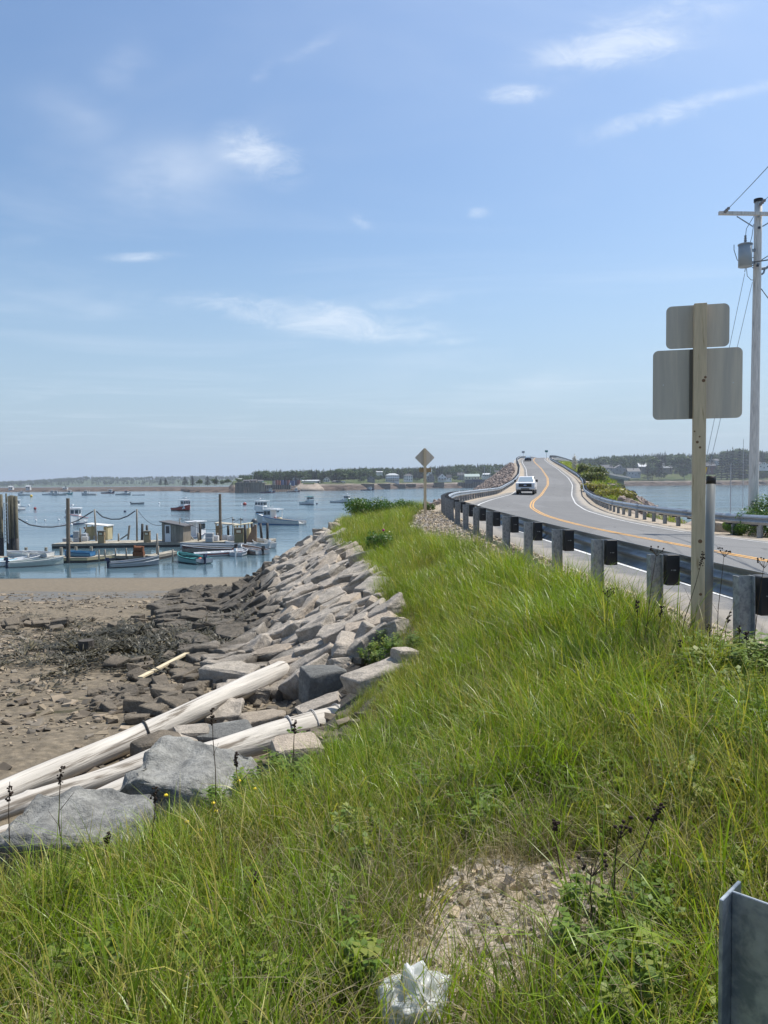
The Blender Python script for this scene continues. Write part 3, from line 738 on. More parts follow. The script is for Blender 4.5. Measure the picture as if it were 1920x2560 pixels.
M['weed'] = leaf_mat('broad_weed_leaf', (.085, .14, .016), (.15, .24, .026), (.22, .25, .04), trans=.4)
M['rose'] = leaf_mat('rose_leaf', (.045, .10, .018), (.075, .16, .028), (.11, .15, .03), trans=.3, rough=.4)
M['stalk'] = mat('dead_brown_stalk', (.075, .048, .03), .9, var=.3, vs=20)
M['seedhead'] = mat('dark_seed_head', (.035, .02, .014), .9, var=.4, vs=60)
def strip(vs_, fs_, ts, ks, p, d, L, w, bend, k, seg=4, twist=0.0, t0=0.0, fold=0.0):
    """one blade: a tapering strip that leans and droops"""
    side = Vector((-d.y, d.x, 0)); o = len(vs_)
    for i in range(seg + 1):
        s = i / seg; a = bend * s * s
        q = p + d * (math.sin(a) * L * s * .9 + .12 * L * s) + Vector((0, 0, 1)) * (L * s * math.cos(a * .8))
        ww = w * (1 - s ** 1.8) * (.55 + .45 * min(1, s * 4)) + .0004
        sd = side * math.cos(twist * s) + d * math.sin(twist * s)
        vs_ += [q - sd * ww / 2, q + sd * ww / 2]; ts += [max(t0, s)] * 2; ks += [k] * 2
        if i: fs_.append((o + 2 * i - 2, o + 2 * i - 1, o + 2 * i + 1, o + 2 * i))
def fin(name, vs_, fs_, ts, ks, m):
    me = bpy.data.meshes.new(name); me.from_pydata([tuple(v) for v in vs_], [], fs_); me.materials.append(m)
    for nm, arr in (('t', ts), ('k', ks)): a = me.attributes.new(nm, 'FLOAT', 'POINT'); a.data.foreach_set('value', np.asarray(arr, np.float32))
    me.polygons.foreach_set('use_smooth', [True] * len(me.polygons)); me.update(); return me
def tuft(seed, n, rad, hmin, hmax, wmin, wmax, bend, m, seg=4, name='grass'):
    r = random.Random(seed); v, f, t, k = [], [], [], []
    for _ in range(n):
        a = r.uniform(0, 6.283); q = rad * math.sqrt(r.random()); b = a + r.gauss(0, .8)
        strip(v, f, t, k, Vector((q * math.cos(a), q * math.sin(a), -.02)), Vector((math.cos(b), math.sin(b), 0)), r.uniform(hmin, hmax), r.uniform(wmin, wmax), r.uniform(.08, bend), r.random(), seg, r.uniform(-1.2, 1.2))
    return fin(name, v, f, t, k, m)
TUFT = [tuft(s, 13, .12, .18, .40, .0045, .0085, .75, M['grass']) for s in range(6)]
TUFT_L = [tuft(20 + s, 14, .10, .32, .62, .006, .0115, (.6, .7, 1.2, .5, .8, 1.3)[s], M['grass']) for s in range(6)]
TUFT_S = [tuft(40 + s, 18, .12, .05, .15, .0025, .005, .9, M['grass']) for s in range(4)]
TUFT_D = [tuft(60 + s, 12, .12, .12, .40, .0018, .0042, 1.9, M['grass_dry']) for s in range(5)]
def weed_clump(seed, n, h, leaf, m):
    """leafy stem: pinnate leaflets in pairs"""
    r = random.Random(seed); v, f, t, k = [], [], [], []
    for _ in range(n):
        a = r.uniform(0, 6.283); p = Vector((.07 * math.cos(a), .07 * math.sin(a), 0)) * r.random(); top = p + Vector((r.gauss(0, .06), r.gauss(0, .06), r.uniform(.6, 1) * h))
        kk = r.random(); m_ = 7
        for i in range(1, m_ + 1):
            c = p.lerp(top, i / m_)
            for _q in range(3):
                b = r.uniform(0, 6.283); d = Vector((math.cos(b), math.sin(b), r.uniform(-.1, .55))).normalized(); s = d.cross(Vector((0, 0, 1))).normalized(); L = leaf * r.uniform(.6, 1.2); wd = L * .30
                o = len(v); v += [c, c + d * L * .45 + s * wd, c + d * L - Vector((0, 0, L * .15)), c + d * L * .45 - s * wd]; f += [(o, o + 1, o + 2, o + 3)]; t += [.2, .6, 1, .6]; k += [kk] * 4
    return fin('weeds', v, f, t, k, m)
WEED = [weed_clump(s, 5, .22, .05, M['weed']) for s in range(4)]
FERN = [weed_clump(30 + s, 7, .42, .085, M['weed']) for s in range(4)]
def verge_points(n, x0, x1, y0, y1, seed, keep, thin=True):
    r = np.random.default_rng(seed); x = r.uniform(x0, x1, n); y = r.uniform(y0, y1, n)
    z, reg, t = ground(x, y); g = gravel_mask(x, y, t); ex = np.interp(y, *tE)
    ok = ((reg == 0) & (x - ex > np.interp(y, [10, 15], [.06, 0]))) | ((ex - x > 0) & (ex - x < np.interp(y, [4, 7, 10, 15], [.05, .22, .22, .34])) & (y > 4)); ok &= (t < 0)
    ok &= keep(x, y, z, t, g, ex, r)
    return x[ok], y[ok], z[ok], r
def place(name, sources, n, box, seed, keep, smin, smax, tilt=.12):
    x, y, z, r = verge_points(n, *box, seed, keep); k = len(x)
    rot = np.stack([r.normal(0, tilt, k), r.normal(0, tilt, k), r.uniform(0, 6.283, k)], -1)
    e_ = x - np.interp(y, *tE); sc = r.uniform(smin, smax, k) * np.clip(np.interp(y, [10, 15], [.34, 1.0]) + e_ / 1.1, .34, 1) * np.interp(y, [1, 3, 7, 12, 22], [.86, .82, .80, .80, .85])
    sc = sc * (1 + .30 * np.clip((x - .6) / 1.2, 0, 1) * np.interp(y, [4.5, 6.5, 12, 16], [0, 1, 1, 0]) + .30 * fbm(x, y, 1.1, 2, 61))
    bag = np.hypot((x - .09) / .26, (y - 2.02) / .34); sc = sc * np.clip((bag - .55) / .6, .18, 1)
    return np.stack([x, y, z], -1), rot, sc
def cat(*a): return tuple(np.concatenate(q) for q in zip(*a))
tall = lambda x, y: np.clip(.55 + fbm(x, y, .75, 3, 41) * 3.4, 0, 1)
lush = lambda x, y: np.clip(.5 + fbm(x, y, .9, 3, 44) * 2.4, 0, 1)
BX = [(-4.5, 3.4, 1.2, 9), (-2.5, 3.2, 9, 20), (-3.2, 3.0, 20, 46)]
NG = [15000, 9000, 8000]
def k_tall(x, y, z, t, g, ex, r): return (g < .35) & (r.random(len(x)) < (.22 + .78 * tall(x, y)) * (1 - .75 * np.exp(-((x - .8) / .8) ** 2 - ((y - 3.5) / 1.0) ** 2)) * np.interp(y, [1, 3.0, 5.2, 8], [.42, .50, .8, 1]))
def k_mid(x, y, z, t, g, ex, r): return (g < .6) & (r.random(len(x)) < .9)
def k_low(x, y, z, t, g, ex, r): return (g < .8)
def k_dry(x, y, z, t, g, ex, r): return (r.random(len(x)) < np.where(g > .6, .20, .25 + .75 * np.maximum(1 - lush(x, y), np.exp(-((x - .8) / 1.0) ** 2 - ((y - 3.6) / 1.3) ** 2)))) & (t < -5.0)
def k_weed(x, y, z, t, g, ex, r): return (g < .4) & (r.random(len(x)) < lush(x, y) * .8)
big = cat(*[place('g', TUFT_L, int(NG[i] * (.50, .85, .9)[i]), BX[i], 100 + i, k_tall, .75, 1.25) for i in range(3)])
midg = cat(*[place('g', TUFT, int(NG[i] * .66), BX[i], 110 + i, k_mid, .7, 1.35) for i in range(3)])
low = cat(*[place('g', TUFT_S, int(NG[i] * .5), BX[i], 120 + i, k_low, .8, 1.4) for i in range(2)])
P_, R_, S_ = cat(big, midg, low)
pick = np.concatenate([rng.integers(0, 6, len(big[0])), rng.integers(6, 12, len(midg[0])), rng.integers(12, 16, len(low[0]))])
print('grass tufts', len(P_))
scatter('grass', P_, R_, S_, TUFT_L + TUFT + TUFT_S, pick=pick)
P_, R_, S_ = cat(*[place('d', TUFT_D, int((13500, 4200, 3500)[i]), BX[i], 130 + i, k_dry, .7, 1.35, .5) for i in range(3)])
TUFT_X = [tuft(80 + s, 2, .03, .55, 1.0, .0022, .0034, 1.5, M['grass_dry'], 7) for s in range(4)]
def k_long(x, y, z, t, g, ex, r): return (r.random(len(x)) < np.where(g > .6, .15, 1.0)) & (t < -5.2)
Lp, Lr, Ls = cat(*[place('x', TUFT_X, (420, 260, 160)[i], BX[i], 150 + i, k_long, .6, 1.15, .55) for i in range(3)])
x_, y_ = np.random.default_rng(5).normal(.6, .7, 700), np.random.default_rng(6).normal(3.2, .7, 700); r5 = np.random.default_rng(8)
Sp = np.stack([x_, y_, ground(x_, y_)[0] + .012], -1); Sr = np.stack([r5.normal(1.35, .18, 700), r5.normal(0, .3, 700), r5.uniform(0, 6.28, 700)], -1); Ss = r5.uniform(.25, .7, 700)
scatter('dry_grass', np.concatenate([P_, Lp, Sp]), np.concatenate([R_, Lr, Sr]), np.concatenate([S_, Ls, Ss]), TUFT_D + TUFT_X, pick=np.concatenate([rng.integers(0, 5, len(P_)), rng.integers(5, 9, len(Lp)), rng.integers(0, 9, 700)]))
P_, R_, S_ = cat(*[place('w', WEED, int((5000, 2000, 800)[i]), BX[i], 140 + i, k_weed, .6, 1.3) for i in range(3)])
# a leafy stand round the foot of the sign post, and a few dark green clumps
def clump(px, py, n, rx, ry, seed, smin, smax):
    c = on_ground(px, py); r = np.random.default_rng(seed); x = r.normal(c.x, rx, n); y = r.normal(c.y, ry, n); z = ground(x, y)[0]
    return np.stack([x, y, z], -1), np.stack([r.normal(0, .15, n), r.normal(0, .15, n), r.uniform(0, 6.28, n)], -1), r.uniform(smin, smax, n)
Fp, Fr, Fs = cat(clump(1740, 1740, 26, .30, .3, 1, .5, .85), clump(1860, 1700, 30, .25, .4, 2, .5, .9), clump(1240, 1600, 34, .35, .5, 3, .5, .8), clump(975, 1640, 14, .15, .2, 4, .4, .6), clump(1840, 1850, 25, .2, .25, 5, .5, .8), clump(1565, 2330, 8, .08, .14, 6, .35, .6), clump(700, 1980, 30, .25, .3, 8, .4, .7), clump(935, 1645, 9, .1, .2, 9, .4, .6))
scatter('weeds', np.concatenate([P_, Fp]), np.concatenate([R_, Fr]), np.concatenate([S_, Fs]), WEED + FERN, pick=np.concatenate([rng.integers(0, 4, len(P_)), rng.integers(4, 8, len(Fp))]))
# loose gravel on the bare ground, pebbles on the beach
PEB = [rock_mesh('gravel', 90 + k, (.05, .04, .028), mat('pale_gravel_%d' % k, c, .9, var=.25, vs=20), 10, boxy=.5) for k, c in enumerate(((.36, .29, .21), (.29, .26, .22), (.45, .36, .24), (.24, .21, .18), (.40, .35, .29)))]
r = np.random.default_rng(9)
def gravel_pts(n, x0, x1, y0, y1, seed, smin, smax):
    r = np.random.default_rng(seed); x = r.uniform(x0, x1, n); y = r.uniform(y0, y1, n); z, reg, t = ground(x, y); g = gravel_mask(x, y, t)
    ok = (g > .45) & (t < -4.4) & (reg == 0) & (x - np.interp(y, *tE) > .4); x, y, z = x[ok], y[ok], z[ok]; k = len(x)
    return np.stack([x, y, z + .004], -1), r.uniform(-3.1, 3.1, (k, 3)), smin + (smax - smin) * r.random(k) ** 3
Gp, Gr, Gs = cat(gravel_pts(4200, -.6, 1.4, 1.9, 4.4, 1, .16, 1.3), gravel_pts(5000, 1.6, 4.5, 6, 14, 2, .3, 1.3), gravel_pts(9000, .2, 3.2, 14, 34, 3, .6, 2.6))
scatter('gravel', Gp, Gr, Gs, PEB)
r = np.random.default_rng(10)
x = np.concatenate([r.uniform(-16, 1, 15000), r.uniform(-24, -3, 9000)]); y = np.concatenate([r.uniform(5, 18, 15000), r.uniform(16, 34, 9000)])
z, reg, t = ground(x, y); n_ = fbm(x, y, .8, 3, 55)
ok = ((reg == 2) & (r.random(len(x)) < np.clip(.55 + n_ * 2.5, .1, 1) * np.interp(y, [5, 24, 34], [1, 1, .25]))) | ((reg == 1) & (y < 7.5)); x, y, z = x[ok], y[ok], z[ok]; k = len(x)
BP = [rock_mesh('beach_pebbles', 130 + q, (.16, .12, .05), mat('beach_pebble_%d' % q, c, .85, var=.25, vs=9), 10, boxy=.5) for q, c in enumerate(((.23, .185, .125), (.16, .13, .095), (.30, .24, .17), (.10, .085, .065), (.20, .17, .13)))]
scatter('beach_pebbles', np.stack([x, y, z + .01], -1), np.stack([r.normal(0, .3, k), r.normal(0, .3, k), r.uniform(0, 6.28, k)], -1), .25 + 1.25 * r.random(k) ** 3, BP)
ra = np.array(rest); k = len(ra); rr_ = np.random.default_rng(2)
ro_ = scatter('loose_stone', ra[:, :3], np.stack([rr_.normal(0, .25, k), rr_.normal(-.3, .25, k), ra[:, 3]], -1), ra[:, 4], SLAB, pick=ra[:, 5].astype(int)); ro_.parent = riprap
# dark rockweed draped over the low stones
def weed_mop(seed):
    r = random.Random(seed); v, f, t, k = [], [], [], []
    for _ in range(34):
        a = r.uniform(0, 6.283); q = .22 * r.random(); strip(v, f, t, k, Vector((q * math.cos(a), q * math.sin(a), 0)), Vector((math.cos(a), math.sin(a), 0)), r.uniform(.08, .17), r.uniform(.012, .028), r.uniform(2.3, 3.0), r.random(), 4)
    v = [Vector((q.x * 1.25, q.y * 1.25, max(q.z, 0) * .32)) for q in v]
    return fin('seaweed', v, f, t, k, M['seaweed'])
M['seaweed'] = leaf_mat('rockweed', (.038, .033, .017), (.058, .050, .026), (.085, .07, .03), trans=.05, dryness=(.6, .75))
MOP = [weed_mop(s) for s in range(4)]
x = np.concatenate([r.normal(-4.7, 1.0, 3800), r.uniform(-12, -4, 300), r.uniform(-11, -7.5, 160)]); y = np.concatenate([r.normal(17.3, 1.7, 3800), r.uniform(9, 24, 300), r.normal(12.4, .4, 160)]); z, reg, t = ground(x, y)
n_ = fbm(x, y, 1.0, 3, 71); main = np.arange(len(x)) < 3800
ok = (reg != 0) & np.where(main, n_ > -.06, n_ > .12) & ((reg == 2) | (z < -1.75)); x, y, z = x[ok], y[ok], z[ok]; k = len(x)
scatter('seaweed', np.stack([x, y, z + .03], -1), np.stack([r.normal(0, .2, k), r.normal(0, .2, k), r.uniform(0, 6.28, k)], -1), r.uniform(.6, 1.5, k), MOP)

# ================================================================== boulders and driftwood, each a thing
def boulder(name, label, px, py, dims, seed, m, rz=0.0, lift=0.0, chip=.1, amp=.05, tilt=(0, 0), sub=3, boxy=.6, cat_='boulder', n=13):
    p = on_ground(px, py)
    o = put(name, rock_mesh(name, seed, dims, m, n, chip=chip, boxy=boxy, sub=sub, amp=amp), None, p + Vector((0, 0, lift)), (tilt[0], tilt[1], rz))
    return tag(o, label, cat_)
def at_y(px, py, y, lift=0):
    p = A(px, py, y); return p
def boulder_at(name, label, px, py, y, dims, seed, m, rz=0.0, **kw):
    kw = dict(dict(fix=False, chip=.1, amp=.075, sub=4, boxy=.6, n=13, tilt=(0, 0)), **kw); p = A(px, py, y) if kw['fix'] else on_ground(px, py + 12) + Vector((0, 0, dims[2] * .22))
    o = put(name, rock_mesh(name, seed, dims, m, kw['n'], chip=kw['chip'], boxy=kw['boxy'], sub=kw['sub'], amp=kw['amp']), None, p, (kw['tilt'][0], kw['tilt'][1], rz))
    return tag(o, label, 'boulder')
boulder_at('boulder', 'mottled grey boulder half sunk in grass at the lower left, below the logs', 225, 2138, 5.0, (1.10, .85, .66), 3, M['rock_dark'], .1, tilt=(0, .05), fix=True)
boulder_at('boulder', 'big dark grey boulder lying across the driftwood logs', 470, 2005, 5.9, (1.22, .95, .62), 8, M['rock_dark'], -.12, tilt=(.05, .12), fix=True)
boulder_at('boulder', 'smooth slate grey boulder right of the upper log end', 812, 1722, 10.8, (.62, .60, .52), 15, M['rock_dark'], .4, sub=2, chip=.12, amp=.02)
boulder_at('stone_slab', 'long pale slab sloping up into the grass edge', 945, 1695, 10.6, (.80, .46, .26), 21, M['rock'], .45, sub=2, amp=.02, tilt=(0, -.22))
boulder_at('stone_slab', 'pale grey slab leaning below the slate boulder', 800, 1770, 10.2, (.62, .38, .22), 24, M['rock'], .35, sub=2, amp=.02, tilt=(.1, -.25))
boulder_at('stone_slab', 'flat tan slab lying between the two big logs', 655, 1805, 9.6, (.62, .48, .24), 27, M['rock_tan'], .3, sub=2, amp=.02, tilt=(-.05, -.1))
boulder_at('stone_slab', 'dark flat slab wedged under the tan slab', 560, 1850, 9.3, (.75, .6, .32), 31, M['rock_dark'], .2, sub=1, amp=.015)
boulder_at('stone', 'rough brown stone poking out beneath the long log', 480, 1852, 8.7, (.42, .36, .30), 33, M['rock'], .3, sub=1, amp=.02)
boulder_at('stone', 'black shadowed stone under the middle of the long log', 400, 1885, 8.4, (.62, .5, .36), 35, M['rock_beach'], .6, sub=1, amp=.02)
boulder_at('stone_slab', 'pale tan slab directly behind the upper log end', 740, 1655, 12.3, (.95, .5, .28), 41, M['rock_tan'], .35, sub=2, amp=.015, tilt=(0, -.15))
boulder_at('stone_slab', 'upright grey wedge of stone at the grass edge', 910, 1600, 13.4, (.34, .28, .5), 45, M['rock'], .6, sub=1, amp=.015, tilt=(.2, .35))
boulder_at('stone', 'pale block on the lip of the grass below the white dandelions', 1010, 1650, 11.4, (.34, .3, .3), 47, M['rock'], .6, sub=1, amp=.015)
boulder_at('stone', 'tan stone beside the grass under the right-hand log', 745, 1895, 8.1, (.5, .4, .32), 49, M['rock_tan'], .4, sub=1, amp=.02)
for i, (px, py, y, s) in enumerate(((690, 1735, 10.8, .22), (735, 1760, 10.3, .2), (645, 1760, 10.3, .2), (700, 1790, 9.9, .24), (600, 1790, 9.8, .3), (770, 1800, 9.8, .2), (560, 1790, 9.7, .28), (830, 1650, 12.4, .3), (880, 1625, 12.9, .34), (850, 1690, 11.6, .26), (530, 1770, 10.0, .3), (620, 1715, 11.2, .3), (450, 1880, 8.6, .26), (520, 1835, 9.2, .25), (905, 1660, 12.0, .3), (860, 1735, 10.6, .3), (690, 1860, 9.0, .22), (730, 1830, 9.4, .28))):
    p = on_ground(px, py + 6) + Vector((0, 0, s * .2)); put('stone', rs.choice(SLAB[:8] + COB), riprap, p, (rs.uniform(-.4, .4), rs.uniform(-.4, .4), rs.uniform(0, 6)), (s * (1.1 if i % 2 else 2.2),) * 3)
M['drift'] = mat('bleached_driftwood', (.48, .445, .39), .85, var=.32, vs=5, stretch=(.16, 4, 4), col2=(.17, .145, .115), c2lo=.54, c2hi=.64, c2s=3.4, bump=.012, bs=9)
def log(label, p0, p1, r0, r1, seed, bands=(), bandmat=None, knots=12, endcut=True):
    """a tapered, slightly crooked bare trunk; local x runs along it"""
    p0, p1 = Vector(p0), Vector(p1); d = p1 - p0; L = d.length; r = random.Random(seed); v, f = [], []; n, sg = 22, 64
    kn = [(r.uniform(.05, .95), r.uniform(0, 6.28), r.uniform(.006, .016), r.uniform(.03, .07)) for _ in range(knots)]
    from mathutils import noise as mn
    for i in range(sg + 1):
        s = i / sg; rad = r0 + (r1 - r0) * s; cy = .035 * math.sin(s * 5 + seed); cz = .02 * math.sin(s * 7 + seed * 2)
        for k in range(n):
            a = 2 * PI * k / n; rr = rad * (1 + .07 * mn.noise(Vector((s * L * 1.6, math.cos(a) * 1.5, math.sin(a) * 1.5 + seed))) + .035 * mn.noise(Vector((s * L * .8, math.cos(a) * 7, math.sin(a) * 7))))
            for (ks, ka, kh, kw) in kn:
                da = (a - ka + PI) % (2 * PI) - PI; dd = ((s - ks) * L) ** 2 + (da * rad) ** 2; rr += kh * math.exp(-dd / (kw * kw * .4))
            v.append((s * L, cy + rr * math.cos(a), cz + rr * math.sin(a)))
    for i in range(sg):
        for k in range(n): k2 = (k + 1) % n; f.append((i * n + k, i * n + k2, (i + 1) * n + k2, (i + 1) * n + k))
    f += [tuple(range(n))[::-1], tuple(sg * n + k for k in range(n))]
    q = MB(); q.add(v, f); o = q.build('driftwood_log', M['drift'], None, False); o.data.polygons.foreach_set('use_smooth', [len(p.vertices) == 4 for p in o.data.polygons])
    o.matrix_world = Matrix.Translation(p0) @ d.to_track_quat('X', 'Z').to_matrix().to_4x4(); tag(o, label, 'log')
    for (s, th, full) in bands:
        rad = r0 + (r1 - r0) * s + .012; q = MB(); cy = .035 * math.sin(s * 5 + seed); cz = .02 * math.sin(s * 7 + seed * 2)
        q.tube([(s * L + .02 * math.sin(a * 2) + .08 * math.cos(a), cy + rad * math.cos(a), cz + rad * math.sin(a)) for a in np.linspace(.3, full, 30)], th, 6); q.build('rope_loop', bandmat or M['rope'], o)
    return o
log('long bleached log rising to a sawn end, the uppermost of the driftwood', A(-170, 2068, 6.0), A(703, 1678, 11.9), .105, .155, 1, [(.44, .012, 6.6)], mat('dark_band', (.05, .045, .04), .9), 16)
log('thick bleached log running from behind the big boulder into the grass', A(425, 1912, 6.75), A(905, 1782, 9.3), .115, .185, 2, [(.52, .012, 3.6), (.66, .008, 4.2), (.82, .008, 4.0)], mat('pale_cable', (.42, .40, .37), .7), 14)
log('slim bleached log tucked under the uppermost one at the frame edge', A(-120, 2072, 5.75), A(430, 1878, 7.5), .075, .085, 3, [], None, 10)
log('lowest bleached log half hidden behind the mottled boulder', A(-150, 2150, 5.2), A(480, 1915, 7.1), .085, .10, 4, [], None, 8)
q = MB(); a, b = on_ground(351, 1716) + Vector((0, 0, .14)), on_ground(503, 1643) + Vector((0, 0, .22)); q.bar(a, b, .085, .03); pl = q.build('plank', mat('fresh_plank', (.56, .47, .31), .8, var=.15, vs=3)); tag(pl, 'pale loose plank lying on the dark weedy stones', 'plank')
p = on_ground(216, 1632); q = MB(); q.cyl((0, 0, -.1), .17, .36, 10, .15); st = q.build('tree_stump', mat('rotten_stump', (.07, .06, .05), .9, var=.3, vs=8, bump=.02, bs=10), None, False, p); tag(st, 'short dark stump sticking out of the beach', 'stump')
# ================================================================== signs, posts, utility pole
def rrect(w, h, r, n=6):
    P = []
    for cx, cz, a0 in ((w / 2 - r, h / 2 - r, 0), (-w / 2 + r, h / 2 - r, 90), (-w / 2 + r, -h / 2 + r, 180), (w / 2 - r, -h / 2 + r, 270)):
        P += [(cx + r * math.cos(R(a0 + 90 * k / n)), cz + r * math.sin(R(a0 + 90 * k / n))) for k in range(n + 1)]
    return P
def bev(o, w=.006, seg=2):
    m = o.modifiers.new('bevel', 'BEVEL'); m.width = w; m.segments = seg; m.limit_method = 'ANGLE'; return o
b0 = on_ground(1743, 1612); b0 = Vector((float(A(1743, 1612, 7.25).x), 7.25, 0)); b0.z = gz(b0.x, b0.y)
rs_ = thing('road_sign', 'two rounded grey sign panels seen from behind on a knotty timber post', 'sign', b0, R(-15))
H = 3.235 - b0.z
q = MB(); q.box((0, 0, H / 2 - .2), (.112, .092, H + .4)); bev(q.build('post', M['timber'], rs_), .005)
yk = .046
for (kx, kz, kr) in ((.012, 1.02, .019), (-.02, 1.95, .013), (.03, 2.52, .016), (.045, 2.55, .012), (.0, 2.0, .008), (.02, .52, .014), (-.045, 2.05, .008), (.004, 1.9, .011)):
    q = MB(); q.tube([(kx, -yk - .0008, kz), (kx, -yk + .002, kz)], kr, 12); q.build('knot', M['knot'], rs_)
def panel(w_, h_, z, x=0):
    q = MB(); q.prism(rrect(w_, h_, .05), 'y', .052, .056); o = q.build('sign_panel', M['signback'], rs_, loc=(x, 0, z)); 
    q = MB(); q.prism(rrect(w_ - .004, h_ - .004, .048), 'y', .0565, .0575); q.build('sign_face', M['yellow'] if h_ > .5 else M['white'], o)
    return o
zl = lambda py: (A(1743, py, 7.25).z - b0.z)
p1 = panel(.79, zl(870) - zl(1046), (zl(870) + zl(1046)) / 2, -.015); p2 = panel(.557, zl(759) - zl(867), (zl(759) + zl(867)) / 2, -.015)
q = MB(); q.box((-.070, .035, (zl(870) + zl(1046)) / 2), (.028, .03, zl(870) - zl(1046) - .01)); q.build('dark_strip', mat('dull_dark_brown', (.14, .125, .105), .8), rs_)  # dark upright strip on the lower panel, along the post's left edge
for bx in (-.315, .30):
    q = MB(); q.tube([(bx, .046, zl(958)), (bx, .0525, zl(958))], .0055, 8); q.build('rivet', M['white'], rs_)
# the grey-white tube that leans behind it
d0 = A(1766, 1590, 7.78); d1 = A(1778, 1192, 7.86)
q = MB(); q.tube([(0, 0, -.2), Vector(d1) - Vector((d0.x, d0.y, 0))], .045, 16); mk = thing('marker_tube', 'slim grey-white plastic marker tube with black top leaning behind the timber post', 'marker post', (d0.x, d0.y, 0))
q.build('tube', M['pvc'], mk, True); t_ = (d1 - Vector((d0.x, d0.y, 0))); q = MB(); q.tube([t_ * .955, t_ * 1.004], .0475, 16); q.build('cap', M['black'], mk, True)
# diamond warning sign seen from behind
c = A(1063, 1292, 31.5); c.z = gz(c.x, c.y); ds = thing('road_sign', 'diamond sign seen from behind at the tip of the grassy bank', 'sign', c, R(4))
zt = A(1063, 1120, 31.5).z - c.z; zb = A(1063, 1168, 31.5).z - c.z
q = MB(); q.box((0, 0, zt / 2 - .25), (.105, .10, zt + .45)); q.build('post', M['timber'], ds)
q = MB(); hd = (zt - zb) / 2 + .02; s2 = rrect(hd * 1.414, hd * 1.414, .05); s2 = [((a - b) * .7071, (a + b) * .7071) for a, b in s2]; q.prism(s2, 'y', .054, .06); o = q.build('diamond_panel', M['signback'], ds, loc=(0, 0, (zt + zb) / 2))
q = MB(); q.prism([(a * .985, b * .985) for a, b in s2], 'y', .0605, .0615); q.build('sign_face', M['yellow'], o)
q = MB(); q.box((.02, .062, zb - .12), (.50, .02, .17)); q.build('plaque', M['plywood'], ds)
# bare steel post close to the camera at the lower right
sp_ = A(1826, 2225, 1.60); g0 = gz(sp_.x, sp_.y); ip = thing('steel_post', 'bare galvanised I-beam post standing in the near right corner', 'post', (sp_.x, sp_.y, g0), 0)
hh = sp_.z - g0; u_ = Vector((.70, .715, 0)); v_ = Vector((.715, -.70, 0)); ang = math.atan2(u_.y, u_.x)
q = MB(); e = Euler((0, 0, ang)); q.box((0, 0, hh / 2 - .1), (.105, .008, hh + .2), e); q.box(Vector((0, 0, hh / 2 - .1)) + v_ * .078, (.0065, .148, hh + .2), e); q.box(Vector((0, 0, hh / 2 - .1)) + v_ * .156, (.105, .008, hh + .2), e)
bev(q.build('i_beam', mat('blue_grey_galvanised', (.36, .395, .42), .42, metal=.5, var=.3, vs=9, col2=(.17, .205, .24), c2lo=.38, c2hi=.60, c2s=13, bump=.0008, bs=40), ip), .0015, 1)
# utility pole
pb = A(1882, 1340, 27.2); pb.z = gz(pb.x, pb.y) - .3; pt = A(1896, 503, 27.2)
up = thing('utility_pole', 'weathered wooden utility pole with crossarm and transformer behind the right guardrail', 'utility pole', pb)
T_ = pt - pb; L = T_.length; ax = T_.normalized()
q = MB(); n = 10; q.tube([T_ * (k / n) for k in range(n + 1)], [.172 - .05 * k / n for k in range(n + 1)], 16); q.build('pole', M['pole'], up, True)
q = MB(); q.tube([T_ * .9975, T_ * 1.006], .155, 14); q.build('pole_cap', M['black'], up)
def UP(px, py, y=27.2): return A(px, py, y) - pb
xa = UP(1797, 533, 27.0); xb = UP(2003, 536, 27.0); q = MB(); q.bar(xa, xb, .10, .115); q.build('crossarm', M['pole'], up)
for s in (-1, 1):
    q = MB(); q.bar(UP(1896 + s * 54, 541, 26.94), UP(1894 + s * 12, 566, 27.06), .012, .04); q.build('brace', M['galv'], up)
tcx = UP(1863, 640, 26.95); q = MB(); q.cyl(tcx - Vector((0, 0, .37)), .225, .74, 20); tank = q.build('transformer', mat('transformer_grey', (.36, .40, .42), .4, var=.06), up, False)
tank.data.polygons.foreach_set('use_smooth', [len(p.vertices) == 4 for p in tank.data.polygons])
q = MB(); q.cyl(tcx + Vector((0, 0, .37)), .245, .035, 20); q.cyl(tcx + Vector((0, 0, .405)), .20, .05, 20, .06); q.build('transformer_lid', M['lgrey'], up)
q = MB(); bz = tcx + Vector((0, 0, .44))
for k in range(4): q.cyl(bz + Vector((0, 0, .07 * k)), .06 - .008 * k, .05, 10, .04)
q.build('bushing', M['insul'], up)
for dz in (.2, -.22):
    q = MB(); q.bar(tcx + Vector((.2, .05, dz)), UP(1890, 640, 27.2) + Vector((0, 0, dz)), .05, .1); q.build('bracket', M['galv'], up)
def insulator(a, b):
    q = MB(); a, b = Vector(a), Vector(b); q.tube([a, a.lerp(b, .12), a.lerp(b, .2), a.lerp(b, .35), a.lerp(b, .5), a.lerp(b, .65), a.lerp(b, .8), b], [.02, .03, .065, .04, .065, .04, .06, .015], 8); q.build('insulator', M['insul'], up)
insulator(UP(1810, 532, 26.9), UP(1824, 518, 26.6)); insulator(UP(1898, 514, 27.1), UP(1914, 498, 26.7)); insulator(UP(1990, 532, 26.9), UP(2004, 516, 26.6))
def wire(label, pts, r=.009, name='power_line', m=None):
    q = MB(); q.tube(pts, r, 5); o = q.build(name, m or M['wire']); return tag(o, label, 'cable')
def sag(a, b, s, n=16): a, b = Vector(a), Vector(b); return [a.lerp(b, k / n) - Vector((0, 0, s * 4 * (k / n) * (1 - k / n))) for k in range(n + 1)]
wire('thin overhead wire running up from the left end of the crossarm', sag(A(1824, 518, 26.6), A(1824, 518, 26.6).lerp(A(2100, 175, 14), 2.6), .3), .010)
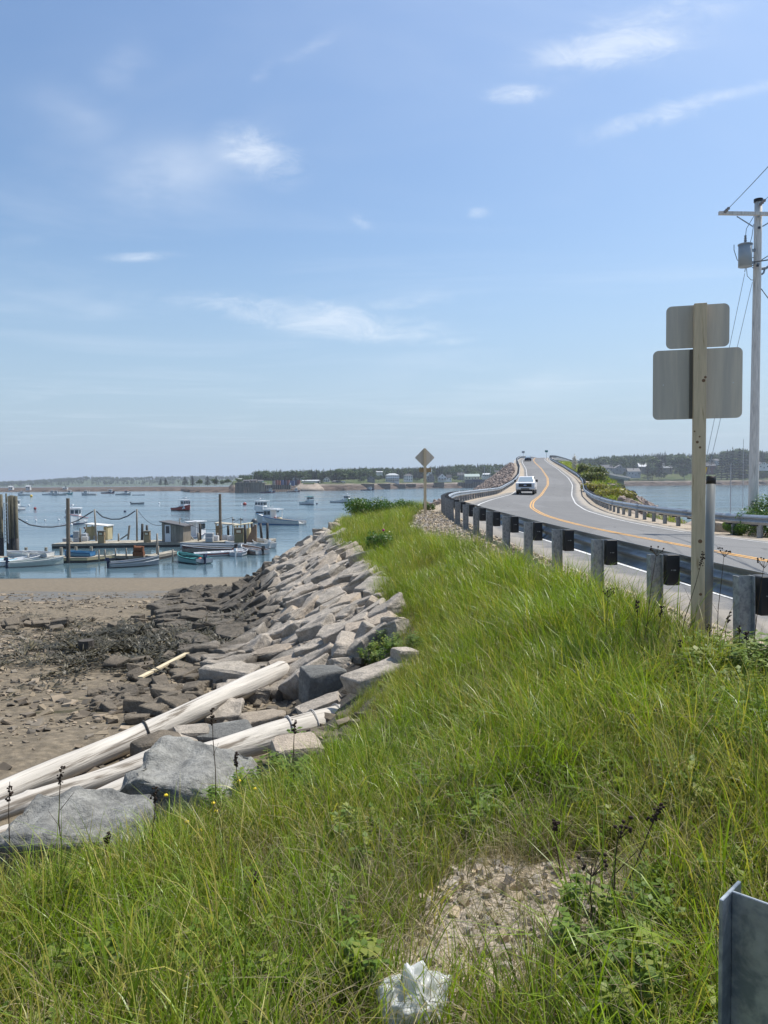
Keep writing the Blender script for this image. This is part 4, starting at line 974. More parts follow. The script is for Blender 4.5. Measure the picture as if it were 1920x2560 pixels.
wire('overhead wire running off from the top of the utility pole', sag(A(1914, 498, 26.7), A(1914, 498, 26.7).lerp(A(2150, 230, 14), 2.6), .3), .010)
wire('overhead wire from the hidden end of the crossarm', sag(A(2004, 516, 26.6), A(2004, 516, 26.6).lerp(A(2260, 280, 14), 2.6), .3), .010)
wire('bundled service cable meeting the pole just below the transformer', sag(A(1885, 655, 27.0), A(1885, 655, 27.0).lerp(A(2150, 560, 15), 2.6), .3), .022)
wire('dark drop cable hanging from the pole below the bracket', sag(A(1903, 722, 27.0), A(2120, 850, 22), .5), .016)
gy_ = A(1727, 1331, 27.4)
ga, gb = A(1862, 683, 27.1), A(1881, 705, 27.1)
wire('guy wire slanting down behind the sign, the left one of two', [ga, A(1761, 1168, 27.3), gy_ + Vector((.25, 0, 0))], .009, 'guy_wire', M['galv'])
wire('guy wire slanting down behind the sign, the right one of two', [gb, A(1775, 1160, 27.3), gy_ + Vector((.32, 0, 0))], .009, 'guy_wire', M['galv'])
q = MB(); q.tube([A(1765, 1168, 27.3), A(1757, 1200, 27.3), gy_ + Vector((.28, 0, .15))], .05, 8); tag(q.build('guy_guard', M['yellow']), 'yellow plastic guard on the guy wires beside the timber post', 'guy guard')
for pts, r_ in (([UP(1835, 612), UP(1835, 625), UP(1843, 650), UP(1862, 662)], .012), ([UP(1864, 590), UP(1866, 572), UP(1885, 540), UP(1905, 510)], .01), ([UP(1846, 615), UP(1850, 632), UP(1865, 644), UP(1884, 644)], .012), ([UP(1862, 664), UP(1875, 668), UP(1895, 655), UP(1920, 640)], .016), ([UP(1862, 680), UP(1864, 668), UP(1872, 662), UP(1886, 672)], .012), ([UP(1866, 668), UP(1868, 690), UP(1878, 700), UP(1886, 700)], .01), ([UP(1884, 560), UP(1880, 590), UP(1876, 605)], .01)):
    q = MB(); q.tube(pts, r_, 5); q.build('lead_wire', M['wire'], up)
q = MB(); q.tube([UP(1904, 672), UP(1915, 670), UP(1925, 664)], .05, 8); q.tube([UP(1904, 686), UP(1909, 682), UP(1912, 672)], .035, 8); q.build('cable_bracket', M['galv'], up)
for k, (px, py, c_) in enumerate(((1897, 540, M['galv']), (1898, 569, M['dgrey']), (1894, 664, M['dgrey']), (1896, 660, M['galv']))):
    q = MB(); q.box(UP(px, py, 27.02), (.07, .05, .07)); q.build('bolt_plate', c_, up)
# two small signs at the bridge
for px, py, y, lab, wpx in ((1308, 1131, 236, 'small dark plaque sign on a thin post above the left rail of the bridge', 7), (1366, 1129, 238, 'small green sign on a thin post above the right rail of the bridge', 7.5)):
    p = A(px, py, y); base = float(zroad(y, 5)); bs_ = thing('bridge_sign', lab, 'sign', (p.x, y, base))
    q = MB(); q.box((0, 0, (p.z - base) / 2), (.09, .09, p.z - base)); q.build('post', M['galv'], bs_)
    q = MB(); q.prism(rrect(wpx * y / F_PX, .62, .05), 'y', -.08, -.05); q.build('sign_panel', M['signgreen'] if py < 1130 else M['grey'], bs_, loc=(0, 0, p.z - base + .1))
# ================================================================== vehicles
def wheel(parent, x, y, r, wd):
    q = MB(); q.tube([(x - wd / 2, y, r), (x - wd * .4, y, r), (x + wd * .4, y, r), (x + wd / 2, y, r)], [r * .92, r, r, r * .92], 20); o = q.build('wheel', M['black'], parent, False)
    q = MB(); s = 1 if x > 0 else -1; q.tube([(x + s * (wd / 2 - .03), y, r), (x + s * (wd / 2 + .012), y, r)], r * .58, 14); q.build('rim', M['alu'], o)
def car(root, body, L, Wd, prof, cabin, wheel_r, wb, win_h, grille, glass=None):
    """side outline prof [(y,z)], front at -y; a cabin loft on top"""
    q = MB(); rings = []
    for sx in (-.5, -.47, .47, .5):
        k = .96 if abs(sx) == .5 else 1.0
        rings.append([(sx * Wd, y * (k if z > .3 else 1), z * (k if z > .55 else 1)) for y, z in prof])
    q.loft(rings); bev(q.build('body', body, root), .03, 2)
    return root
WHT = mat('white_vehicle_paint', (.80, .80, .80), .22, spec=.6)
y0 = 85.0; tp = road_pt(y0, -1.62); tr = thing('pickup_truck', 'white pickup truck with black grille driving towards us', 'pickup truck', tp, -math.atan2(float(xc(y0 + .5) - xc(y0 - .5)), 1))
q = MB(); prof = [(-2.95, .55), (-3.0, .95), (-2.92, 1.26), (-1.75, 1.36), (-1.65, 1.36), (1.05, 1.40), (3.05, 1.40), (3.05, .62), (2.4, .50), (-2.6, .46)]
q.loft([[(sx, y, z) for y, z in prof] for sx in (-1.0, -.98, .98, 1.0)]); bev(q.build('body', WHT, tr), .05, 2)
q = MB(); q.loft([[(-.93, -1.75, 1.34), (.93, -1.75, 1.34), (.93, 1.05, 1.38), (-.93, 1.05, 1.38)], [(-.76, -.95, 1.96), (.76, -.95, 1.96), (.78, .88, 1.98), (-.78, .88, 1.98)]]); bev(q.build('cab', WHT, tr), .05, 2)
q = MB(); q.loft([[(-.82, -1.70, 1.41), (.82, -1.70, 1.41), (.82, -1.60, 1.41), (-.82, -1.60, 1.41)], [(-.70, -1.06, 1.90), (.70, -1.06, 1.90), (.70, -.95, 1.90), (-.70, -.95, 1.90)]]); q.build('windshield', mat('windscreen', (.26, .33, .38), .06, spec=.9), tr)  # pale blue reflection is put into the glass colour
for s in (-1, 1):
    q = MB(); q.loft([[(s * .945, -1.35, 1.44), (s * .945, .85, 1.46), (s * .90, .85, 1.46), (s * .90, -1.35, 1.44)], [(s * .81, -.88, 1.88), (s * .81, .75, 1.9), (s * .76, .75, 1.9), (s * .76, -.88, 1.88)]]); q.build('side_window', M['glass'], tr)
    q = MB(); q.box((s * .82, -2.97, 1.0), (.24, .10, .30)); q.build('headlight', mat('headlamp_lens', (.62, .64, .65), .15, spec=.8), tr)
    q = MB(); q.box((s * 1.17, -1.45, 1.47), (.20, .10, .28)); q.bar((s * .95, -1.40, 1.42), (s * 1.1, -1.44, 1.45), .05, .05); q.build('mirror', M['black'], tr)
    for yy in (-1.9, 2.0): wheel(tr, s * .86, yy, .41, .28)
    q = MB(); q.box((s * .99, -1.9, .62), (.08, 1.05, .30)); q.build('wheel_arch', M['black'], tr)
q = MB(); q.box((0, -2.99, 1.0), (1.36, .09, .36)); gr = q.build('grille', M['black'], tr)
for z in (.93, 1.07): 
    q = MB(); q.box((0, -3.04, z), (1.2, .02, .03)); q.build('grille_bar', M['dgrey'], gr)
q = MB(); q.ball((0, -3.05, 1.0), 1, 16, 8, (.17, .02, .075)); q.build('emblem', mat('blue_oval_emblem', (.35, .42, .55), .3), gr)
q = MB(); q.box((0, -3.03, .66), (2.0, .16, .24)); bev(q.build('bumper', mat('chrome_bumper', (.62, .63, .64), .3, metal=.4), tr), .03)
q = MB(); q.box((0, -3.12, .62), (.9, .02, .12)); q.build('air_intake', M['black'], tr)
q = MB(); q.box((0, -2.6, .42), (1.5, .6, .16)); q.build('skid_plate', M['black'], tr)
for (yb, lab, nm) in ((217.0, 'dark blue sedan cresting the bridge towards us', 'sedan'),):
    sp2 = road_pt(yb, -1.65); sd = thing(nm, lab, 'car', sp2, -math.atan2(float(xc(yb + .5) - xc(yb - .5)), 1)); sd.rotation_euler.x = R(-3.3)
    NV = mat('dark_blue_car_paint', (.025, .045, .085), .22, spec=.6)
    q = MB(); prof = [(-2.3, .35), (-2.32, .62), (-2.15, .78), (-1.1, .95), (1.6, .98), (2.3, .95), (2.35, .45), (2.1, .3), (-2.0, .28)]
    q.loft([[(sx, y, z) for y, z in prof] for sx in (-.91, -.88, .88, .91)]); bev(q.build('body', NV, sd), .05)
    q = MB(); q.loft([[(-.82, -1.2, .93), (.82, -1.2, .93), (.82, 1.7, .96), (-.82, 1.7, .96)], [(-.62, -.45, 1.44), (.62, -.45, 1.44), (.6, .8, 1.45), (-.6, .8, 1.45)]]); bev(q.build('cabin', NV, sd), .05)
    q = MB(); q.loft([[(-.74, -1.21, .96), (.74, -1.21, .96), (.74, -1.1, .96), (-.74, -1.1, .96)], [(-.58, -.54, 1.4), (.58, -.54, 1.4), (.58, -.45, 1.4), (-.58, -.45, 1.4)]]); q.build('windshield', mat('sedan_windscreen', (.28, .36, .42), .08, spec=.9), sd)
    for s in (-1, 1):
        q = MB(); q.box((s * .68, -2.28, .62), (.36, .1, .13)); q.build('headlight', M['lgrey'], sd)
        for yy in (-1.4, 1.4): wheel(sd, s * .82, yy, .32, .2)
    q = MB(); q.box((0, -2.33, .55), (.9, .05, .2)); q.build('grille', M['black'], sd)
# ================================================================== plastic bag
bp = on_ground(1030, 2548); bm = bmesh.new(); bmesh.ops.create_icosphere(bm, subdivisions=5, radius=1)
from mathutils import noise as mn
for v in bm.verts:
    q = v.co.copy(); n1 = abs(mn.noise(q * 1.2 + Vector((3, 1, 7)))); n2 = abs(mn.noise(q * 2.6 + Vector((9, 4, 2)))); n3 = abs(mn.noise(q * 8))
    f = 1.0 - .55 * n1 - .30 * n2 - .05 * n3
    ang_ = math.atan2(q.y, q.x); f *= 1 + .16 * max(0, math.sin(ang_ * 3 + 1))
    v.co = Vector((q.x * .128 * f, q.y * .115 * f, max(q.z, -.55) * .112 * f + .055))
    if q.z > .72: v.co.z += (q.z - .72) * .10; v.co.x -= (q.z - .72) * .03
    d_ = (q - Vector((.93, 0, .35)).normalized()).length
    if d_ < .35: v.co += Vector((.05, .01, .02)) * (1 - d_ / .35)
me = bpy.data.meshes.new('plastic_bag'); bm.to_mesh(me); bm.free()
def bag_mat():
    m = bpy.data.materials.new('thin_white_plastic'); m.use_nodes = True; N = NT(m.node_tree); b = N.n['Principled BSDF']
    b.inputs['Base Color'].default_value = (.78, .80, .80, 1); b.inputs['Roughness'].default_value = .3
    t1 = N.new('ShaderNodeBsdfTranslucent'); t1.inputs[0].default_value = (.8, .82, .82, 1); t2 = N.new('ShaderNodeBsdfTransparent')
    m1 = N.new('ShaderNodeMixShader'); m1.inputs[0].default_value = .4; N.l.new(b.outputs[0], m1.inputs[1]); N.l.new(t1.outputs[0], m1.inputs[2])
    m2 = N.new('ShaderNodeMixShader'); N.l.new(N.ramp(N.noise(N.new('ShaderNodeTexCoord').outputs['Object'], 14, 4, .6), .4, .65, .04, .28), m2.inputs[0]); N.l.new(m1.outputs[0], m2.inputs[1]); N.l.new(t2.outputs[0], m2.inputs[2]); N.l.new(m2.outputs[0], N.n['Material Output'].inputs[0]); return m
me.materials.append(bag_mat()); me.polygons.foreach_set('use_smooth', [True] * len(me.polygons))
tag(put('plastic_bag', me, None, bp + Vector((0, 0, -.01)), (0, 0, .4)), 'crumpled translucent white plastic bag lying in the grass', 'plastic bag')
# ================================================================== shrubs and single plants
def bush(name, label, c, rx, ry, rz, n, leaf, m, seed, cat_='shrub', lobes=7, stem=True, group=None, flowers=0):
    r = random.Random(seed); root = thing(name, label, cat_, c, 0, group); v, f, t, k = [], [], [], []
    lb = [(Vector((r.uniform(-.62, .62) * rx, r.uniform(-.62, .62) * ry, r.uniform(.35, .75) * rz)), r.uniform(.34, .55)) for _ in range(lobes)]
    for _ in range(n):
        cc, s = r.choice(lb); d = Vector((r.gauss(0, 1), r.gauss(0, 1), r.gauss(0, 1))).normalized(); q = r.random() ** .35
        p = cc + Vector((d.x * rx, d.y * ry, d.z * rz)) * s * q
        if p.z < .01: p.z = r.uniform(.01, .2) * rz
        a = (d + Vector((r.gauss(0, .5), r.gauss(0, .5), r.gauss(0, .5)))).normalized(); e1 = a.cross(Vector((r.gauss(0, 1), r.gauss(0, 1), r.gauss(0, 1)))).normalized(); e2 = a.cross(e1)
        L = leaf * r.uniform(.6, 1.3); o = len(v); v += [p - e1 * L * .5, p + e2 * L * .28, p + e1 * L * .5, p - e2 * L * .28]; f.append((o, o + 1, o + 2, o + 3)); h = min(1, p.z / rz); t += [h] * 4; k += [r.random()] * 4
    me = fin('foliage', v, f, t, k, m); put('foliage', me, root)
    if stem:
        q = MB()
        for cc, s in lb: q.tube([(r.gauss(0, .06) * rx, r.gauss(0, .06) * ry, -.05), cc * .5 + Vector((0, 0, .05)), cc], [.018 * rz + .006, .012 * rz + .004, .004], 5)
        q.build('stem', M['stalk'], root)
    for _ in range(flowers):
        cc, s = r.choice(lb); d = Vector((r.gauss(0, 1), -abs(r.gauss(0, 1)), r.gauss(0, 1))).normalized(); q = MB(); q.ball(cc + Vector((d.x * rx, d.y * ry, d.z * rz)) * s, .035, 6, 4); q.build('flower', mat('magenta_petal', (.45, .02, .16), .6), root)
    return root
def gp(x, y): return Vector((x, y, gz(x, y) - .05))
c = A(930, 1300, 33.0); bush('rose_bush', 'dense green rose bush on the tip of the bank left of the diamond sign', gp(c.x, 33.0), 1.3, 1.0, .92, 6400, .085, M['rose'], 1, lobes=12)
c = A(1005, 1300, 34.0); bush('rose_bush', 'low green rose bush directly left of the diamond sign post', gp(c.x, 34.0), .85, .8, .62, 3600, .085, M['rose'], 2, lobes=9)
c = A(950, 1395, 19.5); bush('rose_bush', 'bright green rose bush spilling over the top of the rocks with pink blooms', gp(c.x, 19.5), .52, .55, .62, 3000, .062, M['rose'], 3, lobes=8, flowers=3)
c = A(1075, 1285, 35.0); bush('rose_bush', 'small green bush peeping out right of the diamond sign post', gp(c.x, 35.0), .35, .35, .4, 600, .075, M['rose'], 4, lobes=4)
for i, (px, py, y, rx, rz, lab) in enumerate(((1900, 1345, 25.6, .95, 1.0, 'leafy shrub at the right frame edge behind the guardrail'), (1850, 1340, 26.6, .55, .55, 'low leafy shrub in front of the utility pole'), (1945, 1345, 26.5, .9, 1.5, 'taller shrub cut by the right frame edge'))):
    c = A(px, py, y); bush('shrub', lab, gp(c.x, y), rx, .8, rz, 3200, .075, M['rose'], 10 + i, lobes=9)
shr = mat('scrub_leaf', (.07, .10, .03), .7, var=.3, vs=2, trans=.25); M['scrub'] = leaf_mat('scrub_leaf_mix', (.07, .09, .025), (.13, .16, .045), (.19, .18, .05), trans=.3)
M['scrub_y'] = leaf_mat('yellow_scrub', (.15, .14, .03), (.28, .26, .06), (.25, .2, .06), trans=.3)
for i, (px, py, y, rx, rz, m_, lab) in enumerate(((1462, 1178, 135, 1.5, 1.9, 'scrub', 'olive scrub bush on the causeway crest beside the white blossoms'), (1497, 1198, 122, 2.1, 2.0, 'scrub', 'large olive scrub bush in the middle of the right causeway bank'), (1480, 1208, 110, 2.0, 1.4, 'scrub', 'olive scrub bush lower on the right causeway bank'), (1520, 1240, 82, 1.7, .9, 'scrub_y', 'yellow-green scrub just behind the right guardrail bend'), (1540, 1248, 76, 2.2, 1.0, 'scrub_y', 'yellow scrub nearest the dark rocks on the right'), (1490, 1232, 92, 2.0, 1.0, 'scrub_y', 'yellowish scrub clump behind the outer rail of the bend'))):
    c = A(px, py, y); bush('scrub_bush', lab, gp(c.x, y), rx, rx * .8, rz, 2600, .26, M[m_], 20 + i, lobes=10)
c = A(1440, 1193, 150); bush('blossom_shrub', 'slim shrub of white blossoms on the right causeway bank', gp(c.x, 150), .9, .9, 3.2, 700, .22, mat('white_blossom', (.62, .58, .50), .8), 31, lobes=6)
# grassy top of the right fill
r = np.random.default_rng(77); x = r.uniform(8, 70, 26000); y = r.uniform(20, 202, 26000); z, reg, t = ground(x, y); wr_ = np.interp(y, *WR)
ok = (t > 6.1) & (t < 5.5 + wr_ + 2.2) & ((fbm(x, y, .3, 3, 3) > -.06) | (y > 90)); x, y, z = x[ok], y[ok], z[ok]; k = len(x)
FARG = [tuft(90 + s, 22, .35, .2, .55, .02, .05, 1.0, M['grass'], 2) for s in range(3)]
scatter('meadow_grass', np.stack([x, y, z], -1), np.stack([0 * x, 0 * x, r.uniform(0, 6.28, k)], -1), r.uniform(.8, 1.6, k) * np.interp(y, [20, 60, 120], [.55, .8, 1.3]), FARG)
# rubble on the fill slopes (too small and too many to pick out)
RUB = [rock_mesh('rubble', 200 + q, (1.3, .9, .65), M['rock_pink'], 12, chip=.06, boxy=.55) for q in range(8)]
x = r.uniform(-12, 75, 60000); y = r.uniform(44, 214, 60000); z, reg, t = ground(x, y)
ok = (reg == 3) & (z > ZW - .5) & (((t < -5.5)) | ((t > 0) & (fbm(x, y, .22, 3, 91) > .02))) & (r.random(len(x)) < .75); x, y, z, t = x[ok], y[ok], z[ok], t[ok]; k = len(x); print('rubble', k)
pick = r.integers(0, 8, k); scatter('rubble', np.stack([x, y, z + .1], -1), r.uniform(-3.1, 3.1, (k, 3)), r.uniform(.35, .95, k), RUB, pick=pick)
BLK = [rock_mesh('dark_rock', 220 + q, (1.6, 1.2, .9), M['rock_black'], 12, chip=.06, boxy=.55) for q in range(5)]
blk = []
for i in range(46):
    px = r.uniform(1515, 1580); f_ = (px - 1515) / 65; py = r.uniform(1212 + f_ * 30, 1255); yd = r.uniform(95, 120)
    p = A(px, py, yd); p.z = max(gz(p.x, p.y), p.z - .6)
    if p.z < gz(p.x, p.y) + 1.2: blk.append(p)
rp = thing('rocks_holder', None, None, (0, 0, 0)); bpy.data.objects.remove(rp)
for p in blk: put('stone', BLK[r.integers(0, 5)], fill, p, tuple(r.uniform(-.6, .6, 3)), (r.uniform(.7, 1.3),) * 3)
c = A(1815, 1318, 29.0); tag(put('stone_slab', rock_mesh('stone_slab', 301, (2.0, 1.4, .8), M['rock_tan'], 13, chip=.08, boxy=.6, sub=1, amp=.02), None, Vector((c.x, 29.0, c.z - .15)), (.1, .1, .3)), 'tan boulder showing under the right guardrail next to the utility pole', 'boulder')
# dead stalks with dark seed heads by the sign, each a plant
def stalk(label, px, py, top, y, lean=0.0, kind=0, group=None, seed=0):
    rr = random.Random(seed); b = A(px, py, y); b.z = gz(b.x, b.y); hgt = A(px, top, y).z - b.z
    root = thing('dead_stalk', label, 'dead stalk', b, 0, group); q = MB(); bend = [Vector((lean * hgt * (s ** 1.5) + rr.gauss(0, .006), rr.gauss(0, .01), hgt * s)) for s in (0, .25, .5, .75, 1)]
    q.tube(bend, [.004, .0036, .003, .0026, .0018], 5); q.build('stem', M['stalk'], root)
    q = MB()
    if kind == 0:
        for _ in range(26):
            s = rr.uniform(.84, 1.0); p = bend[3].lerp(bend[4], (s - .75) / .25) if s > .75 else bend[3]; q.ball(p + Vector((rr.gauss(0, .008), rr.gauss(0, .008), 0)), rr.uniform(.004, .0085), 5, 3)
    else:
        for _ in range(9):
            a = rr.uniform(0, 6.28); p = bend[4] + Vector((math.cos(a) * .05, math.sin(a) * .05, rr.uniform(-.01, .03))); q.tube([bend[4] - Vector((0, 0, .05)), p], [.0016, .001], 4); q.ball(p, .008, 5, 3)
    q.build('seed_head', M['seedhead'], root)
    for s in (.45, .62):
        if rr.random() < .6:
            q = MB(); p0 = Vector((lean * hgt * s ** 1.5, 0, hgt * s)); a = rr.uniform(0, 6.28); q.tube([p0, p0 + Vector((math.cos(a) * .08, math.sin(a) * .06, .10))], [.002, .001], 4); q.build('side_twig', M['stalk'], root)
G_ = 'dead seed-head stalks standing by the timber sign post'
for i, (px, py, top, y, lean, kind, lab) in enumerate((
    (1586, 1690, 1500, 6.3, .04, 0, 'dark oval seed head before the first steel post left of the timber post'), (1640, 1650, 1515, 6.4, .08, 0, 'dead stalk with dark oval head left of the timber post'),
    (1600, 1700, 1375, 6.2, .12, 1, 'tall forked dead umbel before the first black block left of the timber post'), (1690, 1620, 1380, 6.3, .22, 0, 'tall bare branched stalk crossing the foot of the timber post'),
    (1770, 1640, 1560, 6.3, .0, 0, 'dark seed head right beside the timber post foot'), (1800, 1660, 1530, 6.2, .12, 0, 'dark seed head leaning right between the ferny leaves'), (1870, 1700, 1580, 5.8, .0, 0, 'thick dark drooping seed head at the right frame edge'),
    (1790, 1620, 1378, 6.6, .06, 1, 'tall dry umbel stalk right of the marker tube'), (1880, 1660, 1405, 6.3, .1, 1, 'tall dry umbel stalk at the far right frame edge'), (1845, 1640, 1565, 6.2, .03, 0, 'ragged dark seed head second from the right frame edge'), (1510, 1640, 1480, 6.9, .06, 1, 'thin dry umbel between the two steel posts left of the timber post'),
    (1690, 1660, 1600, 6.0, .1, 0, 'short dark seed head low in the grass left of the timber post'), (1850, 1900, 1830, 4.6, 0, 0, 'small dark bud in the grass at the right side'), (1620, 1800, 1745, 5.2, .05, 0, 'dark wilted head in the middle of the lush grass'))):
    stalk(lab, px, py, top, y, lean, kind, G_, i)
G2 = 'dry stems with rough heads beside the bare gravel patch'
for i, (px, py, top, y, lean, kind, lab) in enumerate(((1470, 2420, 2155, 2.75, .02, 1, 'dry stem with pale flower head right of the bare gravel patch'), (1535, 2400, 2060, 2.8, .03, 1, 'tallest dry stem with rough purple-brown head by the gravel patch'), (1550, 2330, 2010, 3.0, .35, 0, 'reddish stem leaning right behind the gravel patch'), (1400, 2240, 2050, 3.3, -.1, 0, 'dark thin stem leaning left behind the gravel patch'))):
    stalk(lab, px, py, top, y, lean, kind, G2, 40 + i)
G3 = 'tall dark grass spikes in front of the boulders'
for i, (px, py, top, y) in enumerate(((380, 2150, 1965, 4.2), (20, 2150, 1955, 4.3), (155, 2150, 1920, 4.3), (540, 2060, 1770, 4.9), (605, 2060, 1880, 4.7), (735, 2010, 1800, 5.2), (270, 2190, 2080, 4.0), (645, 2330, 2180, 3.3))):
    stalk('%s dark seed spike from the left rising in front of the boulders' % ORD[[20, 155, 270, 380, 540, 605, 645, 735].index(px)], px, py, top, y, random.uniform(-.06, .06), 0, G3, 60 + i)
def flower(label, px, py, y, h, m, r_, group):
    b = A(px, py, y); g = gz(b.x, b.y); root = thing('dandelion', label, 'flower', (b.x, b.y, g), 0, group); hh_ = b.z - g; q = MB(); q.tube([(0, 0, 0), (.01, 0, hh_ * .5), (0, 0, hh_)], .002, 4); q.build('stem', M['weed'], root); q = MB(); q.ball((0, 0, hh_), r_, 8, 5, (1, 1, .7)); q.build('flower_head', m, root)
YF = mat('yellow_petals', (.80, .58, .02), .7); WF = mat('white_seed_clock', (.75, .75, .70), .9)
for i, (px, py, y) in enumerate(((415, 1988, 5.0), (533, 2008, 4.9), (540, 2028, 4.8), (468, 2055, 4.6), (598, 1952, 5.2), (638, 1972, 5.1), (500, 2076, 4.5), (1066, 1565, 12.5), (1072, 1574, 12.4))):
    flower('yellow dandelion bloom, %s of those %s' % (ORD[(0, 3, 4, 1, 5, 6, 2, 0, 1)[i]], 'from the left among the grass by the boulders' if i < 7 else 'from the left on the bank above the rocks'), px, py, y, .2, YF, .014 if y < 6 else .02, 'yellow dandelions in the grass')
for i, (px, py, y) in enumerate(((1006, 1433, 17.5), (1031, 1474, 15.6), (947, 1609, 11.6), (1056, 1609, 11.5))):
    flower('white dandelion clock, %s from the top of the bank' % ORD[i], px, py, y, .3, WF, .026, 'white dandelion clocks along the bank')
# ================================================================== boats
def hull_rings(L, B, f0, f1, dk, fore=None, n=14, draft=.25, flare=.88, tr=.92, wall=.07):
    rings = []
    for i in range(n + 1):
        s = i / n; y = -L / 2 + L * s; k = max(0, (s - .42) / .58)
        b = B / 2 * ((1 - k ** 2.3) if s > .42 else tr + (1 - tr) * (s / .42)); b = max(b, .02); sh = f0 + (f1 - f0) * s ** 2.0
        rake = .10 * L * max(0, s - .8) / .2 * .5
        d = (dk if fore is None or s < fore else sh - .04); wl = b * (flare - .25 * k); wi = min(wall, b * .5)
        yy = y
        rings.append([(-b, yy, sh), (-wl, yy - rake * .6, .02), (-wl * .6, yy - rake, -draft), (wl * .6, yy - rake, -draft), (wl, yy - rake * .6, .02), (b, yy, sh), (b - wi, yy - wi * .5, sh), (b - wi * 1.15, yy - wi, d), (-b + wi * 1.15, yy - wi, d), (-b + wi, yy - wi * .5, sh)])
    return rings
def sheer_pts(rings, side, dz=0.0, out=.015): 
    i = 5 if side > 0 else 0; return [Vector(r[i]) + Vector((side * out, 0, dz)) for r in rings]
def heading(dx, dy): return math.atan2(-dx, dy)
def outboard(parent, y, z, m, x=0.0, s=1.0):
    q = MB(); q.box((x, y - .16 * s, z + .30 * s), (.24 * s, .38 * s, .30 * s), Euler((R(-8), 0, 0)), .82); q.box((x, y - .13 * s, z - .12 * s), (.11 * s, .15 * s, .62 * s)); q.box((x, y - .15 * s, z - .46 * s), (.22 * s, .30 * s, .03)); q.box((x, y + .03, z + .02), (.2 * s, .14, .22 * s)); q.tube([(x, y + .05, z + .28 * s), (x + .05, y + .5 * s, z + .36 * s)], .02, 5)
    return q.build('outboard_motor', m, parent)
def skiff(name, label, pos, dr, L, B, hull, inner, trim=None, motor=None, f=(.42, .62), seats=(.3, .55, .78), group='small open boats at the floats', stripe=None, tilt=0.0, seatm=None):
    root = thing(name, label, 'skiff' if 'skiff' in name or 'boat' in name else 'dinghy', pos, heading(*dr), group); rg = hull_rings(L, B, f[0], f[1], .10, None, 14, .14, .80, .9, .045)
    q = MB(); q.loft(rg); 
    me = q.mesh('hull', [hull, inner]); me.polygons.foreach_set('material_index', [1 if (p.center.z < .8 * f[1] and abs(p.normal.z) > .5 and p.center.z > .05) or (p.normal.x * p.center.x < -.001 and abs(p.normal.x) > .5) else 0 for p in me.polygons]); put('hull', me, root)
    for s in (-1, 1):
        q = MB(); q.tube(sheer_pts(rg, s, 0, .0), .035, 6); q.build('gunwale', trim or hull, root)
    if stripe is not None:
        for s in (-1, 1):
            q = MB(); q.tube([(p.x * .975, p.y, p.z * .62) for p in sheer_pts(rg, s, 0, .0)], .05, 6); q.build('stripe', stripe, root)
    for s in seats:
        i = round(s * 14); b = abs(rg[i][0][0]) - .05; q = MB(); q.box((0, rg[i][0][1], .34), (b * 2, .24, .04)); q.build('seat', seatm or inner, root)
    q = MB(); q.box((0, -L / 2 + .02, f[0] * .55), (B * .86, .05, f[0] * .85)); q.build('transom', hull, root)
    if motor is not None: outboard(root, -L / 2, f[0] - .02, motor, 0, 1.0)
    return root
